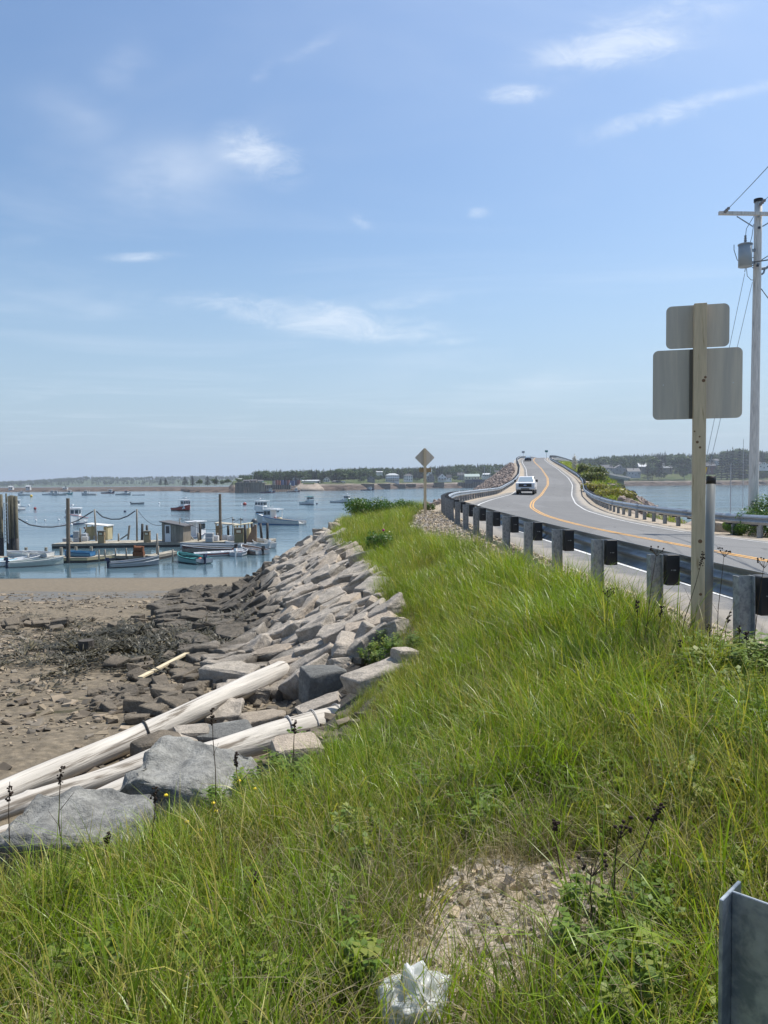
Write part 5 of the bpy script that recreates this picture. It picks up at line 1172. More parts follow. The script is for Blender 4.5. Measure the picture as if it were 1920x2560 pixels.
def lobster_boat(label, pos, dr, L=9.5, B=3.2, hull='white', house='white', roof='white', stripe='bluep', f=(.75, 1.75), hx=.60, hl=.20, mast=2.2, group='lobster boats on the moorings', open_stern=False, radar=True, hh=2.05, trim=None, wins=3, name='lobster_boat', long_roof=.14):
    root = thing(name, label, 'lobster boat', pos, heading(*dr), group); H_ = M[hull]
    rg = hull_rings(L, B, f[0], f[1], f[0] - .45, .56, 16, .4, .86, .94, .10); q = MB(); q.loft(rg); q.build('hull', H_, root)
    for s in (-1, 1):
        q = MB(); q.tube([(p.x, p.y, p.z + .01) for p in sheer_pts(rg, s, 0, .0)], .055, 6); q.build('rub_rail', M[trim or stripe], root)
    q = MB(); 
    for s in (-1, 1):
        a = [Vector(r[4 if s > 0 else 1]) for r in rg]; t = [a_.lerp(Vector(r[5 if s > 0 else 0]), .16) for a_, r in zip(a, rg)]; lo = [a_ - Vector((0, 0, .08)) for a_ in a]
        P = [v + Vector((s * .012, 0, 0)) for v in lo + t]; n = len(a); q.add(P, [(i, i + 1, n + i + 1, n + i) for i in range(n - 1)])
    q.build('boot_stripe', M[stripe], root)
    yh0 = -L / 2 + L * hx; yh1 = yh0 + L * hl; zb = f[0] - .45; zt = f[0] + hh; w0, w1 = B * .36, B * .33
    q = MB(); q.loft([[(-w0, yh0, zb), (w0, yh0, zb), (w0 * .92, yh1 + .25, zb + .35), (-w0 * .92, yh1 + .25, zb + .35)], [(-w1, yh0, zt), (w1, yh0, zt), (w1 * .94, yh1 - .12, zt), (-w1 * .94, yh1 - .12, zt)]]); q.build('wheelhouse', M[house], root)
    q = MB(); q.box((0, (yh0 + yh1) / 2 - L * long_roof / 2, zt + .05), (w1 * 2 + .3, yh1 - yh0 + .25 + L * long_roof, .09)); q.build('roof', M[roof], root)
    for s in (-1, 1):
        q = MB(); q.bar((s * w1 * .96, yh0 - L * long_roof * .9, zb), (s * w1 * .96, yh0 - L * long_roof * .9, zt), .07, .07); q.build('roof_post', M[house], root)
    zm, hm = f[0] + hh * .70, hh * .34
    for k in range(wins):                          # front windows, raked like the house front
        xx = (k - (wins - 1) / 2) * (w1 * 1.9 / wins); yy = yh1 + .25 + (yh1 - .12 - (yh1 + .25)) * ((zm - zb - .35) / (zt - zb - .35))
        q = MB(); q.box((xx, yy + .01, zm), (w1 * 1.9 / wins * .78, .06, hm), Euler((R(9), 0, 0))); q.build('window', M['glass'], root)
    for s in (-1, 1):
        for k in range(2):
            yy = yh0 + (yh1 - yh0) * (.26 + .46 * k); q = MB(); q.box((s * (w0 + (w1 - w0) * .72 + .002), yy, zm), (.06, (yh1 - yh0) * .36, hm)); q.build('window', M['glass'], root)
    q = MB(); q.loft([[(-.5, yh1 + .2, f[0] + .3), (.5, yh1 + .2, f[0] + .3), (.25, yh1 + L * .11, f[0] + .55), (-.25, yh1 + L * .11, f[0] + .55)], [(-.42, yh1 + .15, f[0] + .78), (.42, yh1 + .15, f[0] + .78), (.22, yh1 + L * .1, f[0] + .78), (-.22, yh1 + L * .1, f[0] + .78)]]); q.build('trunk_cabin', M[house], root)
    if mast:
        q = MB(); q.tube([(.3, yh0 + .4, zt), (.3, yh0 + .4, zt + mast)], [.035, .02], 6); q.tube([(-.5, yh0 + .5, zt), (-.5, yh0 + .5, zt + mast * 1.3)], [.02, .012], 5); q.bar((-.35, yh0 + .4, zt + .55), (.85, yh0 + .4, zt + .55), .05, .05); q.build('mast', M['lgrey'], root)
    if radar:
        q = MB(); q.cyl((.1, yh1 - .7, zt + .1), .05, .5, 8); q.cyl((.1, yh1 - .7, zt + .6), .33, .2, 14, .28); q.build('radar_dome', M['white'], root)
    q = MB(); q.box((w0 * .9, yh0 - .5, zb + .6), (.3, .5, .9)); q.build('pot_hauler', M['grey'], root)
    return root
def BW(k, x, y, z=ZW): px, py = cr(k, x, y); return W(px, py, z)
lobster_boat('white lobster boat with dark windows moored behind the tall brown piling', BW('6', 865, 505), (.22, -.97), 9.3, 3.5, stripe='navy', trim='red', f=(.9, 1.9), hh=2.0, mast=1.6)
lobster_boat('red hulled lobster boat with a white wheelhouse', BW('1', 1052, 177), (.66, -.75), 8.6, 3.0, hull='red', stripe='black', trim='white', hh=2.1, mast=.8)
lobster_boat('white lobster boat directly behind the barrel-laden workboat', BW('1', 1525, 186), (-.32, -.95), 10.0, 3.5, stripe='navy', trim='white', f=(.85, 1.9), hh=1.95, mast=2.6)
wb = lobster_boat('pale workboat with red and cream barrels and a low open stern deck', BW('7', 1350, 345), (-.88, .36), 9.2, 3.1, hull='offwhite', stripe='bluep', trim='bluep', f=(.75, 1.9), hx=.62, hl=.16, hh=1.9, mast=1.3, radar=False)
for i, (dx, dy, m_, lab) in enumerate(((.35, 1.0, 'red', 'red barrel on the deck of the pale workboat'), (.2, .2, 'cream', 'cream barrel on the deck of the pale workboat'))):
    p = wb.matrix_basis @ Vector((dx, dy - .2, .35)); q = MB(); q.tube([(0, 0, .0), (0, 0, .1), (0, 0, .8), (0, 0, .9)], [.36, .42, .42, .36], 14); tag(q.build('barrel', mat('barrel_' + m_, (.42, .05, .03) if m_ == 'red' else (.60, .52, .36), .5, var=.1), None, False, p), lab, 'barrel')
q = MB(); q.bar((-1.3, -3.9, .55), (-1.3, 0, .9), .06, .5); q.bar((1.3, -3.9, .35), (1.3, -1, .5), .06, .2); q.build('stern_rail', M['oldwood'], wb)
lobster_boat('small white lobster boat with a mint wheelhouse, middle of the open channel', BW('2', 392, 418), (.62, -.78), 7.2, 2.7, stripe='navy', trim='teal', house='white', roof='teal', f=(.75, 1.6), hh=1.9, mast=.9, radar=False)
lobster_boat('white lobster boat lying nearly broadside, nearest the diamond sign', BW('2', 590, 406), (.95, -.3), 8.6, 2.9, stripe='navy', trim='white', f=(.6, 1.6), hh=1.9, mast=2.0, long_roof=.08)
lobster_boat('dark blue lobster boat farthest out before the stone seawall', BW('2', 735, 337), (.97, -.2), 11.5, 3.3, hull='navy', stripe='navy', trim='bluep', f=(.7, 1.8), mast=1.6)
lobster_boat('dark hulled lobster boat with white cabin beside the pile wharf', BW('2', 158, 351), (.96, .2), 11.0, 3.3, hull='navy', stripe='red', trim='navy', f=(.7, 1.7), mast=5.5)
lobster_boat('dark hulled lobster boat in front of the tan mound', BW('2', 308, 346), (.97, .1), 10.0, 3.2, hull='dgrey', stripe='red', trim='white', f=(.7, 1.7), mast=1.4)
for k, x, y, d, L, hull, lab in (('A', 205, 307, (-.7, -.7), 7.5, 'offwhite', 'grey-white boat just right of the ladder pilings, far out'), ('A', 428, 302, (.9, .1), 9, 'white', 'far white boat at the left end of the distant row'), ('A', 512, 305, (-.95, -.2), 9.5, 'offwhite', 'far white boat with a boom in the distant row'), ('A', 590, 299, (.95, -.2), 7, 'teal', 'far teal hulled boat in the distant row'), ('A', 768, 304, (-.97, -.1), 9.5, 'offwhite', 'far cream boat in the middle of the distant row'), ('A', 935, 289, (.97, 0), 10, 'navy', 'far dark hulled boat in the distant row'), ('A', 1068, 302, (.97, -.1), 10, 'offwhite', 'far pale boat with an orange roof in the distant row')):
    lobster_boat(lab, BW(k, x, y), d, L, 3.0, hull=hull, stripe='navy' if hull != 'navy' else 'red', roof='orange' if 'orange' in lab else 'white', trim='navy', mast=3.5 if 'boom' in lab else 1.3, radar=False)
lobster_boat('white boat mostly hidden behind the ladder pilings', BW('A', 150, 432), (.15, -.98), 7.5, 2.6, stripe='navy', f=(.8, 1.6), mast=1.2, radar=False)
lobster_boat('white cabin boat showing over the right guardrail beside the utility pole', Vector((A(1868, 1275, 46).x, 46, ZW + 0.0)), (-.8, -.6), 9.5, 3.2, stripe='navy', f=(1.7, 2.6), hh=2.15, mast=4.5, radar=False)
skiff('skiff', 'dark empty skiff drifting far left of the red boat', BW('A', 1190, 381), (.95, .1), 4.6, 1.7, M['dgrey'], M['grey'], motor=M['black'], group='skiffs out on the water')
skiff('skiff', 'pale open skiff at the right end of the distant row', BW('A', 1198, 305), (.95, .1), 7.5, 2.2, M['white'], M['lgrey'], motor=M['white'], group='skiffs out on the water')
skiff('skiff', 'tiny dark skiff by the far shore right of the timber post', W(1690, 1216, ZW), (.9, 0), 6, 2, M['dgrey'], M['grey'], group='skiffs out on the water')
GRY = mat('unpainted_aluminium_hull', (.30, .31, .32), .42, metal=.5, var=.15, vs=2)
C_ = 'small open boats at the floats'
skiff('skiff', 'skiff under a pale blue cover at the left frame edge', BW('6', 60, 975), (.25, .97), 4.2, 1.7, M['offwhite'], M['sky_blue'], M['sky_blue'])
skiff('skiff', 'white skiff with dark outboard second from the left frame edge', BW('6', 235, 975), (.62, .78), 4.6, 1.7, M['white'], M['white'], motor=M['black'], f=(.5, .8))
skiff('skiff', 'grey-white skiff with green inside and tilted outboard beside the long float', BW('6', 420, 990), (.86, .5), 4.6, 1.65, M['offwhite'], mat('pale_green_inside', (.35, .40, .36), .6), motor=M['navy'], f=(.48, .75))
skiff('skiff', 'bare aluminium skiff alone in front of the gangway', BW('1', 775, 497), (.88, .47), 4.3, 1.6, GRY, M['alu'], motor=M['navy'], f=(.46, .85), stripe=M['lgrey'], seatm=M['bluep'])
ts = skiff('skiff', 'teal skiff with dark green sides and a red buoy aboard', BW('7', 520, 700), (-.70, .71), 4.6, 1.95, M['dgreen'], mat('teal_inside', (.16, .33, .32), .6), M['teal'], motor=M['navy'], f=(.5, .85), seatm=M['teal'])
q = MB(); q.box((0, -2.31, .30), (1.72, .03, .46)); q.build('transom_face', M['lgrey'], ts)
p = ts.matrix_basis @ Vector((.05, -1.5, .35)); q = MB(); q.ball((0, 0, 0), .2, 10, 8); tag(q.build('buoy', M['orange'], None, True, p), 'orange-red round buoy lying inside the teal skiff', 'buoy')
skiff('skiff', 'flat white skiff right behind the teal skiff', BW('7', 790, 638), (.93, .36), 5.0, 1.5, M['white'], M['white'], f=(.36, .5), stripe=M['red'])
skiff('skiff', 'maroon hulled long skiff behind the flat white one', BW('7', 680, 612), (-.97, .2), 6.0, 1.8, mat('maroon_hull', (.10, .035, .035), .5), M['oldwood'], M['white'], motor=M['black'], f=(.55, .8))
skiff('skiff', 'long grey covered skiff lying along the far float', BW('7', 720, 575), (-.97, .12), 7.5, 1.8, M['grey'], M['lgrey'], M['lgrey'], f=(.5, .7))
skiff('dinghy', 'small white dinghy with a white outboard among the right-hand skiffs', BW('7', 982, 632), (.1, .99), 3.0, 1.5, M['lgrey'], M['lgrey'], motor=M['white'])
skiff('skiff', 'off-white skiff with a dark outboard, brown inside, in the right-hand group', BW('7', 1095, 615), (-.6, .8), 4.6, 1.8, M['offwhite'], mat('brown_inside', (.24, .17, .13), .7), motor=M['black'], f=(.5, .8))
skiff('skiff', 'white skiff with two motors at the right end of the float', BW('7', 1190, 555), (-.45, .89), 5.0, 2.0, M['offwhite'], M['offwhite'], motor=M['white'], f=(.6, .9))
skiff('skiff', 'narrow white skiff squeezed behind the off-white one', BW('7', 1000, 555), (-.9, .4), 4.8, 1.6, M['white'], M['white'])
DKL = ZW + .50; DKU = ZW + .55
skiff('dinghy', 'white hulled dinghy drawn up on the near float, the left one', W(*cr('6', 228, 888), DKL), (-.95, .3), 3.0, 1.4, M['offwhite'], M['lgrey'], f=(.45, .6), group='dinghies on the near float')
skiff('dinghy', 'white hulled dinghy with dark lettering drawn up on the near float, right one', W(*cr('6', 420, 888), DKL), (-.95, .2), 3.0, 1.4, M['offwhite'], M['lgrey'], f=(.45, .6), group='dinghies on the near float')
skiff('dinghy', 'bright blue dinghy drawn up on the near float', W(*cr('6', 905, 880), DKL), (-.97, .1), 2.8, 1.3, M['bluep'], mat('blue_inside', (.10, .25, .36), .6), f=(.42, .55), group='dinghies on the near float')
def buoy(label, px, py, r_, m, z=.1):
    p = W(px, py, ZW); q = MB(); q.ball((0, 0, z), r_, 10, 7); q.build('float', M[m], tag(thing('mooring_buoy', label, 'buoy', p), group='mooring buoys')); 
for a in (('yellow mooring buoy near the distant row of boats', *cr('A', 270, 320), .75, 'yellow', .6), ('dark red mooring buoy right of the ladder pilings', *cr('A', 303, 427), .42, 'red', .25), ('white buoy by the hidden boat at the pilings', *cr('A', 250, 397), .38, 'white'), ('white buoy left of the red boat', *cr('A', 1377, 378), .35, 'white'), ('dark and white buoy below the small dark skiff', *cr('A', 1080, 450), .36, 'navy'), ('red drum buoy out in the channel left of the moored white boats', *cr('2', 27, 421), .62, 'red', .3), ('white buoy touching the red drum buoy', *cr('2', 8, 421), .32, 'white'), ('dark buoy by the mint-roofed boat', *cr('2', 443, 416), .35, 'navy'), ('dark buoy right of the broadside white boat', *cr('2', 697, 404), .36, 'navy'), ('dark rounded mooring float behind the right end of the float', *cr('7', 1117, 325), .65, 'dgrey'), ('small white buoy below the moored boat behind the brown piling', *cr('6', 820, 523), .30, 'white'), ('leftmost of the small white floats left of the moored boat', *cr('6', 305, 476), .18, 'white'), ('second of the small white floats left of the moored boat', *cr('6', 415, 472), .2, 'white'), ('third of the small white floats left of the moored boat', *cr('6', 520, 470), .2, 'white'), ('white float touching the bow shadow of the moored boat', *cr('6', 678, 465), .22, 'white')): buoy(*a)
# ================================================================== floats, pilings and gear
def float_dock(label, P4, z, h=.38, boards=True):
    """P4: four corners in order, top at z"""
    root = thing('float_dock', label, 'float', (0, 0, 0)); P4 = [Vector((p[0], p[1], z)) for p in P4]
    q = MB(); top = [p - Vector((0, 0, .05)) for p in P4]; bot = [p - Vector((0, 0, h + .3)) for p in P4]; q.loft([bot, top]); q.build('frame', M['darkpile'], root)
    q = MB(); n = max(4, int((P4[1] - P4[0]).length / .16)); rr = random.Random(3)
    for i in range(n):
        a0 = P4[0].lerp(P4[1], (i + .06) / n); a1 = P4[0].lerp(P4[1], (i + .94) / n); b0 = P4[3].lerp(P4[2], (i + .06) / n); b1 = P4[3].lerp(P4[2], (i + .94) / n); dz = Vector((0, 0, rr.uniform(-.006, .006)))
        o_ = (a0 - b0).normalized() * .04; P = [a0 + o_, a1 + o_, b1 - o_, b0 - o_]; q.loft([[p - Vector((0, 0, .05)) for p in P], [p + dz for p in P]])
    tag(q.build('deck_boards', M['deckwood'], root), kind='stuff')
    q = MB()
    for a, b in ((P4[0], P4[1]), (P4[1], P4[2]), (P4[3], P4[0])): q.bar(a - Vector((0, 0, .17)), b - Vector((0, 0, .17)), .06, .2)
    q.build('edge_board', M['newwood'] if 'yellow' in label else M['oldwood'], root); return root
def PW(k, x, y, z): p = W(*cr(k, x, y), z); return p
a = PW('1', 298, 368, DKU); b = PW('1', 1545, 352, DKU)
float_dock('long far float carrying the sheds and crates', [a, b, b + Vector((.3, 4.2, 0)), a + Vector((.2, 4.2, 0))], DKU, .32)
a = PW('6', -160, 905, DKL); b = PW('6', 1000, 893, DKL)
float_dock('near float of yellow boards holding three dinghies', [a, b, b + Vector((1.9, 2.4, 0)), a + Vector((0, 2.4, 0))], DKL, .4)
a = PW('6', 1245, 868, DKL - .05); b = PW('7', 70, 642, DKL - .05); float_dock('narrow dark float carrying the rusty winch', [a, b, b + Vector((.2, 1.6, 0)), a + Vector((.1, 1.6, 0))], DKL - .05, .3)
a = PW('7', 150, 642, DKL); b = PW('7', 385, 596, DKL); float_dock('grey gangway float running out behind the aluminium skiff', [a, b, b + Vector((-.9, 1.0, 0)), a + Vector((-.9, 1.0, 0))], DKL, .3)
def pile(label, k, x, ytop, ybase, z, r, m, xt=None, group=None, name='piling', sq=False, dark=None):
    px, py = cr(k, x, ybase); b = W(px, py, z); tx, ty = cr(k, xt if xt is not None else x, ytop); t = A(tx, ty, b.y); root = None
    q = MB(); ext = Vector((0, 0, -2.2 if z <= ZW + .1 else -.1))
    if sq: q.bar((0, 0, 0) if z > ZW + .1 else ext, t - b, r * 2, r * 2)
    else: q.tube([ext, (t - b) * .5, t - b], [r * 1.04, r, r * .93], 10)
    if dark is not None:
        root = thing(name, label, 'piling', b, 0, group); put(name + '_shaft', q.mesh('shaft', M[m]), root)
        q = MB(); q.tube([ext, Vector((0, 0, -.1)), (t - b) * dark], [r * 1.1, r * 1.08, r * 1.03], 10); q.build('weed_band', M['darkpile'], root); return root
    return tag(q.build(name, M[m], None, not sq, b), label, 'piling', group)
M['tallpile'] = mat('tall_brown_piling', (.20, .155, .11), .85, var=.3, vs=3, stretch=(2, 2, .3))
pile('tall brown piling rising from the near water on the left, taller than all around', '1', 393, 105, 478, ZW, .17, 'tallpile', 391, dark=.30)
pile('tall brown piling in front of the far float and its right-hand sheds', '1', 1270, 80, 375, ZW, .17, 'tallpile', 1267, dark=.12)
GP = 'dark pilings holding the far float'
for i, (x, yt, yb, xt, m, lab) in enumerate(((640, 262, 338, 646, 'darkpile', 'leaning dark piling left of the braced post'), (818, 252, 345, 820, 'darkpile', 'dark piling left of the middle brown pump box'), (847, 260, 345, 846, 'darkpile', 'dark piling right behind the middle brown pump box'), (1073, 252, 335, 1070, 'darkpile', 'dark piling just right of the grey shed'), (1153, 250, 345, 1152, 'darkpile', 'dark piling standing clear between shed and crates'), (1315, 262, 335, 1314, 'darkpile', 'dark piling under the yellow shelter roof'), (1413, 258, 362, 1411, 'darkpile', 'dark piling close against the olive pump cabin'), (1455, 250, 350, 1452, 'darkpile', 'dark piling right of the brown netting'), (1508, 250, 345, 1500, 'darkpile', 'dark piling with a pale one, second from the right end'), (1541, 248, 350, 1540, 'darkpile', 'dark piling at the very right end of the float'))):
    pile(lab, '1', x, yt, yb, DKU, .15, m, xt, GP)
GP = 'grey poles carrying cable over the far float'
for x, yt, yb, xt, lab in ((556, 168, 362, 544, 'leaning grey cable pole in front of the open shelter'), (789, 168, 362, 788, 'upright grey cable pole in the middle of the far float'), (1030, 218, 365, 1036, 'thin grey pole in front of the grey shed'), (1340, 214, 330, 1341, 'thin lamp pole behind the yellow shelter'), (1387, 218, 360, 1387, 'thin pole at the olive pump cabin')):
    pile(lab, '1', x, yt, yb, DKU - .2, .10 if x < 1000 else .06, 'oldwood', xt, GP, 'cable_pole')
GP = 'short weathered posts along the floats'
for x, yt, yb, lab in ((462, 278, 372, 'short post in front of the grey crate stack'), (683, 308, 368, 'short post in front of the braced timber'), (905, 308, 440, 'slim post from the near gangway up to the far float'), (1143, 305, 366, 'short post in front of the dark clear-standing piling'), (1252, 305, 360, 'short post left of the tall brown piling')):
    pile(lab, '1', x, yt, yb, DKU - .3, .10, 'oldwood', None, GP, 'mooring_post')
for i, (x, yt, yb) in enumerate(((150, 388, 436), (265, 388, 434), (352, 388, 436), (437, 384, 432), (525, 384, 432))):
    pile('%s short squared post from the left along the back of the near float' % ORD[i], '1', x, yt, yb, DKL - .1, .11, 'deckwood', None, GP, 'mooring_post', True)
for i, (x, yt, yb) in enumerate(((570, 402, 462), (605, 400, 455), (665, 395, 450), (727, 392, 452), (773, 405, 450), (912, 380, 462), (995, 400, 470))):
    pile('%s thin grey stake from the left along the narrow dark float' % ORD[i], '1', x, yt, yb, DKL - .3, .07, 'oldwood', None, GP, 'mooring_post')
# braced post, cables
b = PW('1', 738, 343, DKU); root = thing('braced_post', 'pale timber post with a slanting brace on the far float', 'post', b); q = MB(); q.bar((0, 0, 0), A(*cr('1', 746, 262), b.y) - b, .2, .2); q.build('post', M['oldwood'], root); q = MB(); q.bar(A(*cr('1', 693, 342), b.y) - b, A(*cr('1', 738, 312), b.y) - b, .12, .14); q.build('brace', M['oldwood'], root)
b = PW('1', 1115, 345, DKU); q = MB(); q.bar((0, 0, 0), A(*cr('1', 1076, 300), b.y) - b, .14, .14); tag(q.build('timber_brace', M['deckwood'], None, False, b), 'pale slanting timber right of the grey shed', 'timber')
t1 = A(*cr('1', 535, 180), PW('1', 556, 362, DKU).y); tl = A(*cr('1', 95, 217), 78); t2 = A(*cr('1', 555, 180), t1.y); t3 = A(*cr('1', 779, 178), PW('1', 789, 362, DKU).y)
wire('thick black hose sagging from the ladder pilings to the leaning pole', [tl, A(*cr('1', 170, 258), 80.5), A(*cr('1', 240, 270), 83), A(*cr('1', 300, 271), 85), A(*cr('1', 370, 262), 87), A(*cr('1', 450, 232), 89), t1], .07, 'hose', M['rope'])
wire('thick black hose sagging between the two grey cable poles', [t2, A(*cr('1', 590, 212), t2.y), A(*cr('1', 640, 226), t2.y), A(*cr('1', 690, 225), t3.y), A(*cr('1', 735, 208), t3.y), t3], .07, 'hose', M['rope'])
wire('thin cable from the middle pole down to the shed', sag(A(*cr('1', 797, 180), t3.y), A(*cr('1', 935, 258), t3.y), .6), .025)
wire('thin cable strung from the shed pole to the lamp pole', sag(A(*cr('1', 1040, 220), t3.y), A(*cr('1', 1340, 214), t3.y), .5), .02)
wire('second thin cable from shed pole to the right-hand thin pole', sag(A(*cr('1', 1040, 224), t3.y), A(*cr('1', 1387, 220), t3.y), 1.3), .02)
for x in (1340, 1387):
    p = A(*cr('1', x + 6, 230), t3.y); q = MB(); q.box((0, 0, 0), (.34, .2, .12)); q.bar((-.25, 0, .1), (.1, 0, .05), .04, .04); tag(q.build('dock_lamp', M['dgrey'], None, False, p), 'small dark lamp on the thin pole %s' % ('behind the yellow shelter' if x < 1360 else 'at the olive pump cabin'), 'lamp')
# sheds and boxes on the far float
def box_thing(name, label, cat_, k, x0, x1, yt, yb, z, depth, m, group=None, dy=0.0, top=None):
    b = W(*cr(k, (x0 + x1) / 2, yb), z); b.y += dy; b0_ = A(*cr(k, x0, yb), b.y); b1_ = A(*cr(k, x1, yb), b.y); t = A(*cr(k, x0, yt), b.y); wd = b1_.x - b0_.x; h = t.z - z
    root = thing(name, label, cat_, (b.x, b.y, z), 0, group); q = MB(); q.box((0, depth / 2, h / 2), (wd, depth, h)); bev(q.build('body', m, root), .03, 1)
    if top: q = MB(); q.box((0, depth / 2, h + .04), (wd + .08, depth + .08, .09)); q.build('lid', top, root)
    return root, wd, h
b = PW('1', 995, 356, DKU); f_ = b.y / F_PX * .434; W1 = (1060 - 930) * f_; Hl = (356 - 243) * f_; Hr = (356 - 268) * f_
sh = thing('grey_shed', 'small grey plank shed with a white door and sloping roof on the far float', 'shed', b, R(-9))
q = MB(); q.prism([(-W1 / 2, 0), (W1 / 2, 0), (W1 / 2, Hr), (-W1 / 2, Hl)], 'y', 0, 2.2); q.build('wall', M['oldwood'], sh)
for k in range(9):
    x = -W1 / 2 + W1 * (k + .5) / 9; hk = Hl + (Hr - Hl) * (k + .5) / 9
    if k not in (1, 2, 3): q = MB(); q.box((x, -.02, hk / 2), (W1 / 9 * .92, .04, hk - .04)); q.build('plank', M['oldwood'], sh)
q = MB(); q.prism([(-W1 / 2 - .2, Hl + .02), (W1 / 2 + .25, Hr - .02), (W1 / 2 + .25, Hr + .10), (-W1 / 2 - .2, Hl + .14)], 'y', -.25, 2.45); q.build('roof', M['hroof'], sh)
q = MB(); q.box((-W1 / 2 + W1 * .28, -.03, 1.0), (W1 * .27, .06, 2.0)); dr_ = q.build('door', M['white'], sh); q = MB(); q.box((-W1 / 2 + W1 * .28, -.065, 1.42), (.44, .02, .85)); q.build('window', M['windowp'], dr_); q = MB(); q.ball((-W1 / 2 + W1 * .38, -.08, .95), .04, 6, 4); q.build('handle', M['alu'], dr_)
def shelter(label, k, x0, x1, yt0, yt1, yb, wallm, roofm, side, dy=.6):
    b = W(*cr(k, (x0 + x1) / 2, yb), DKU); b.y += dy; s = b.y / F_PX * CR[k][0]; wd = (x1 - x0) * s; h0, h1 = (yb - yt0) * s, (yb - yt1) * s
    root = thing('open_shelter', label, 'shelter', b); q = MB(); q.prism([(-wd / 2 - .1, h0), (wd / 2 + .1, h1), (wd / 2 + .1, h1 + .1), (-wd / 2 - .1, h0 + .1)], 'y', -.3, 2.2); q.build('roof', roofm, root)
    for x, h in ((-wd / 2 + .06, h0), (wd / 2 - .06, h1)):
        for yy in (0, 1.8): q = MB(); q.bar((x, yy, 0), (x, yy, h), .11, .11); q.build('post', wallm, root)
    pw = wd * .2; 
    for sd in side: q = MB(); x = sd * (wd / 2 - pw / 2); q.box((x, 1.0, h0 * .42), (pw, 1.5, h0 * .82)); q.build('side_panel', wallm, root)
    return root
shelter('open shelter with pale roof over the bending person', '1', 487, 607, 257, 270, 350, M['newwood'], M['offwhite'], (-1, 1))
shelter('open timber shelter with flat pale roof left of the tall brown piling', '1', 1237, 1347, 252, 263, 345, M['plywood'], M['deckwood'], (-1,))
shelter('shelter with yellow-white roof over the olive pump cabin', '1', 1345, 1430, 268, 255, 352, M['newwood'], mat('pale_yellow_roof', (.62, .55, .36), .6), (1,))
def pump(label, x0, x1, yt, yb, m):
    root, wd, h = box_thing('fuel_pump', label, 'fuel pump', '1', x0, x1, yt, yb, DKU, .5, m, 'fuel pumps on the far float', 0, M['oldwood'])
    q = MB(); q.box((0, -.02, h * .80), (wd * .7, .04, h * .28)); fr = q.build('dial_frame', M['rust'], root); q = MB(); q.box((0, -.045, h * .80), (wd * .5, .02, h * .18)); q.build('dial', M['cream'], fr); q = MB(); q.tube([(wd / 2 + .03, .1, h * .7), (wd / 2 + .12, .05, h * .3), (wd / 2 + .05, .1, .1)], .02, 5); q.build('hose', M['black'], root)
pump('brown fuel pump box at the foot of the leaning cable pole', 563, 600, 297, 364, M['plywood']); pump('brown fuel pump box in the middle of the far float', 827, 862, 297, 360, M['plywood']); pump('olive fuel pump cabin under the yellow-white roof', 1350, 1402, 280, 362, mat('olive_cabin', (.20, .18, .10), .8, var=.1))
GC = 'crates and totes on the far float'
for (x0, x1, yt, yb, m, lab, nm) in ((421, 455, 334, 358, 'crate', 'grey crate, lowest of the stack left of the person', 'crate'), (421, 454, 313, 333, 'crate', 'grey crate, middle of the stack left of the person', 'crate'), (422, 455, 295, 312.5, 'crate', 'grey crate, topmost of the stack left of the person', 'crate'), (360, 400, 336, 356, 'crate', 'low grey crate at the left end of the far float', 'crate'), (402, 421, 318, 333, 'bluep', 'blue crate peeping out left of the crate stack', 'crate'), (468, 496, 310, 326, 'lgrey', 'pale grey bin the person is bending over', 'bin'), (470, 505, 327, 352, 'tote', 'long white tote below the bending person', 'tote'), (527, 552, 322, 345, 'tote', 'white tote right of the bending person', 'tote'), (1183, 1226, 306, 332, 'crate', 'slatted grey crate, upper of the pair right of the clear piling', 'crate'), (1183, 1224, 332.5, 357, 'crate', 'slatted grey crate, lower of the pair right of the clear piling', 'crate'), (1216, 1256, 322, 352, 'tote', 'white tote right of the slatted crates', 'tote'), (1308, 1345, 322, 347, 'tote', 'white tote under the yellow shelter, left of the olive cabin', 'tote'), (1272, 1305, 318, 345, 'tote', 'white tote right behind the tall brown piling', 'tote')):
    z = DKU
    yb0 = 357 if x0 < 1000 else 356
    if yb < 345 and yb not in (347, 345): 
        b = W(*cr('1', (x0 + x1) / 2, yb0), DKU); z = A(*cr('1', (x0 + x1) / 2, yb), b.y).z
    root, wd, h = box_thing(nm, lab, nm, '1', x0, x1, yt, yb, z, .8, M[m], GC)
    if z != DKU: b = W(*cr('1', (x0 + x1) / 2, yb0), DKU); root.location = (A(*cr('1', (x0 + x1) / 2, yb0), b.y).x, b.y, z)
    if nm == 'crate' and m == 'crate':
        for j in range(4): q = MB(); q.box((0, -.015, h * (.14 + .24 * j)), (wd * .98, .03, h * .13)); q.build('slat', M['lgrey'], root)
b = PW('1', 1063, 346, DKU); q = MB(); q.tube([(0, 0, 0), (0, 0, .1), (0, 0, .9), (0, 0, 1.0)], [.28, .33, .33, .26], 14); tag(q.build('barrel', M['tote'], None, False, b), 'white upright barrel at the right side of the grey shed', 'barrel')
b = PW('1', 1045, 350, DKU); b.y += 5; lobster_boat('white cabin top showing behind the grey shed', Vector((b.x, b.y, ZW)), (.3, .95), 6.5, 2.4, stripe='navy', f=(.6, 1.2), hh=1.9, mast=0, radar=False)
b = PW('1', 1440, 355, DKU); q = MB(); q.prism([(-.5, 0), (.75, 0), (.75, 1.9), (.55, 2.0)], 'y', 0, .5); tag(q.build('net_pile', M['mesh_brown'], None, False, b), 'sloping heap of brown netting beside the olive pump cabin', 'net')
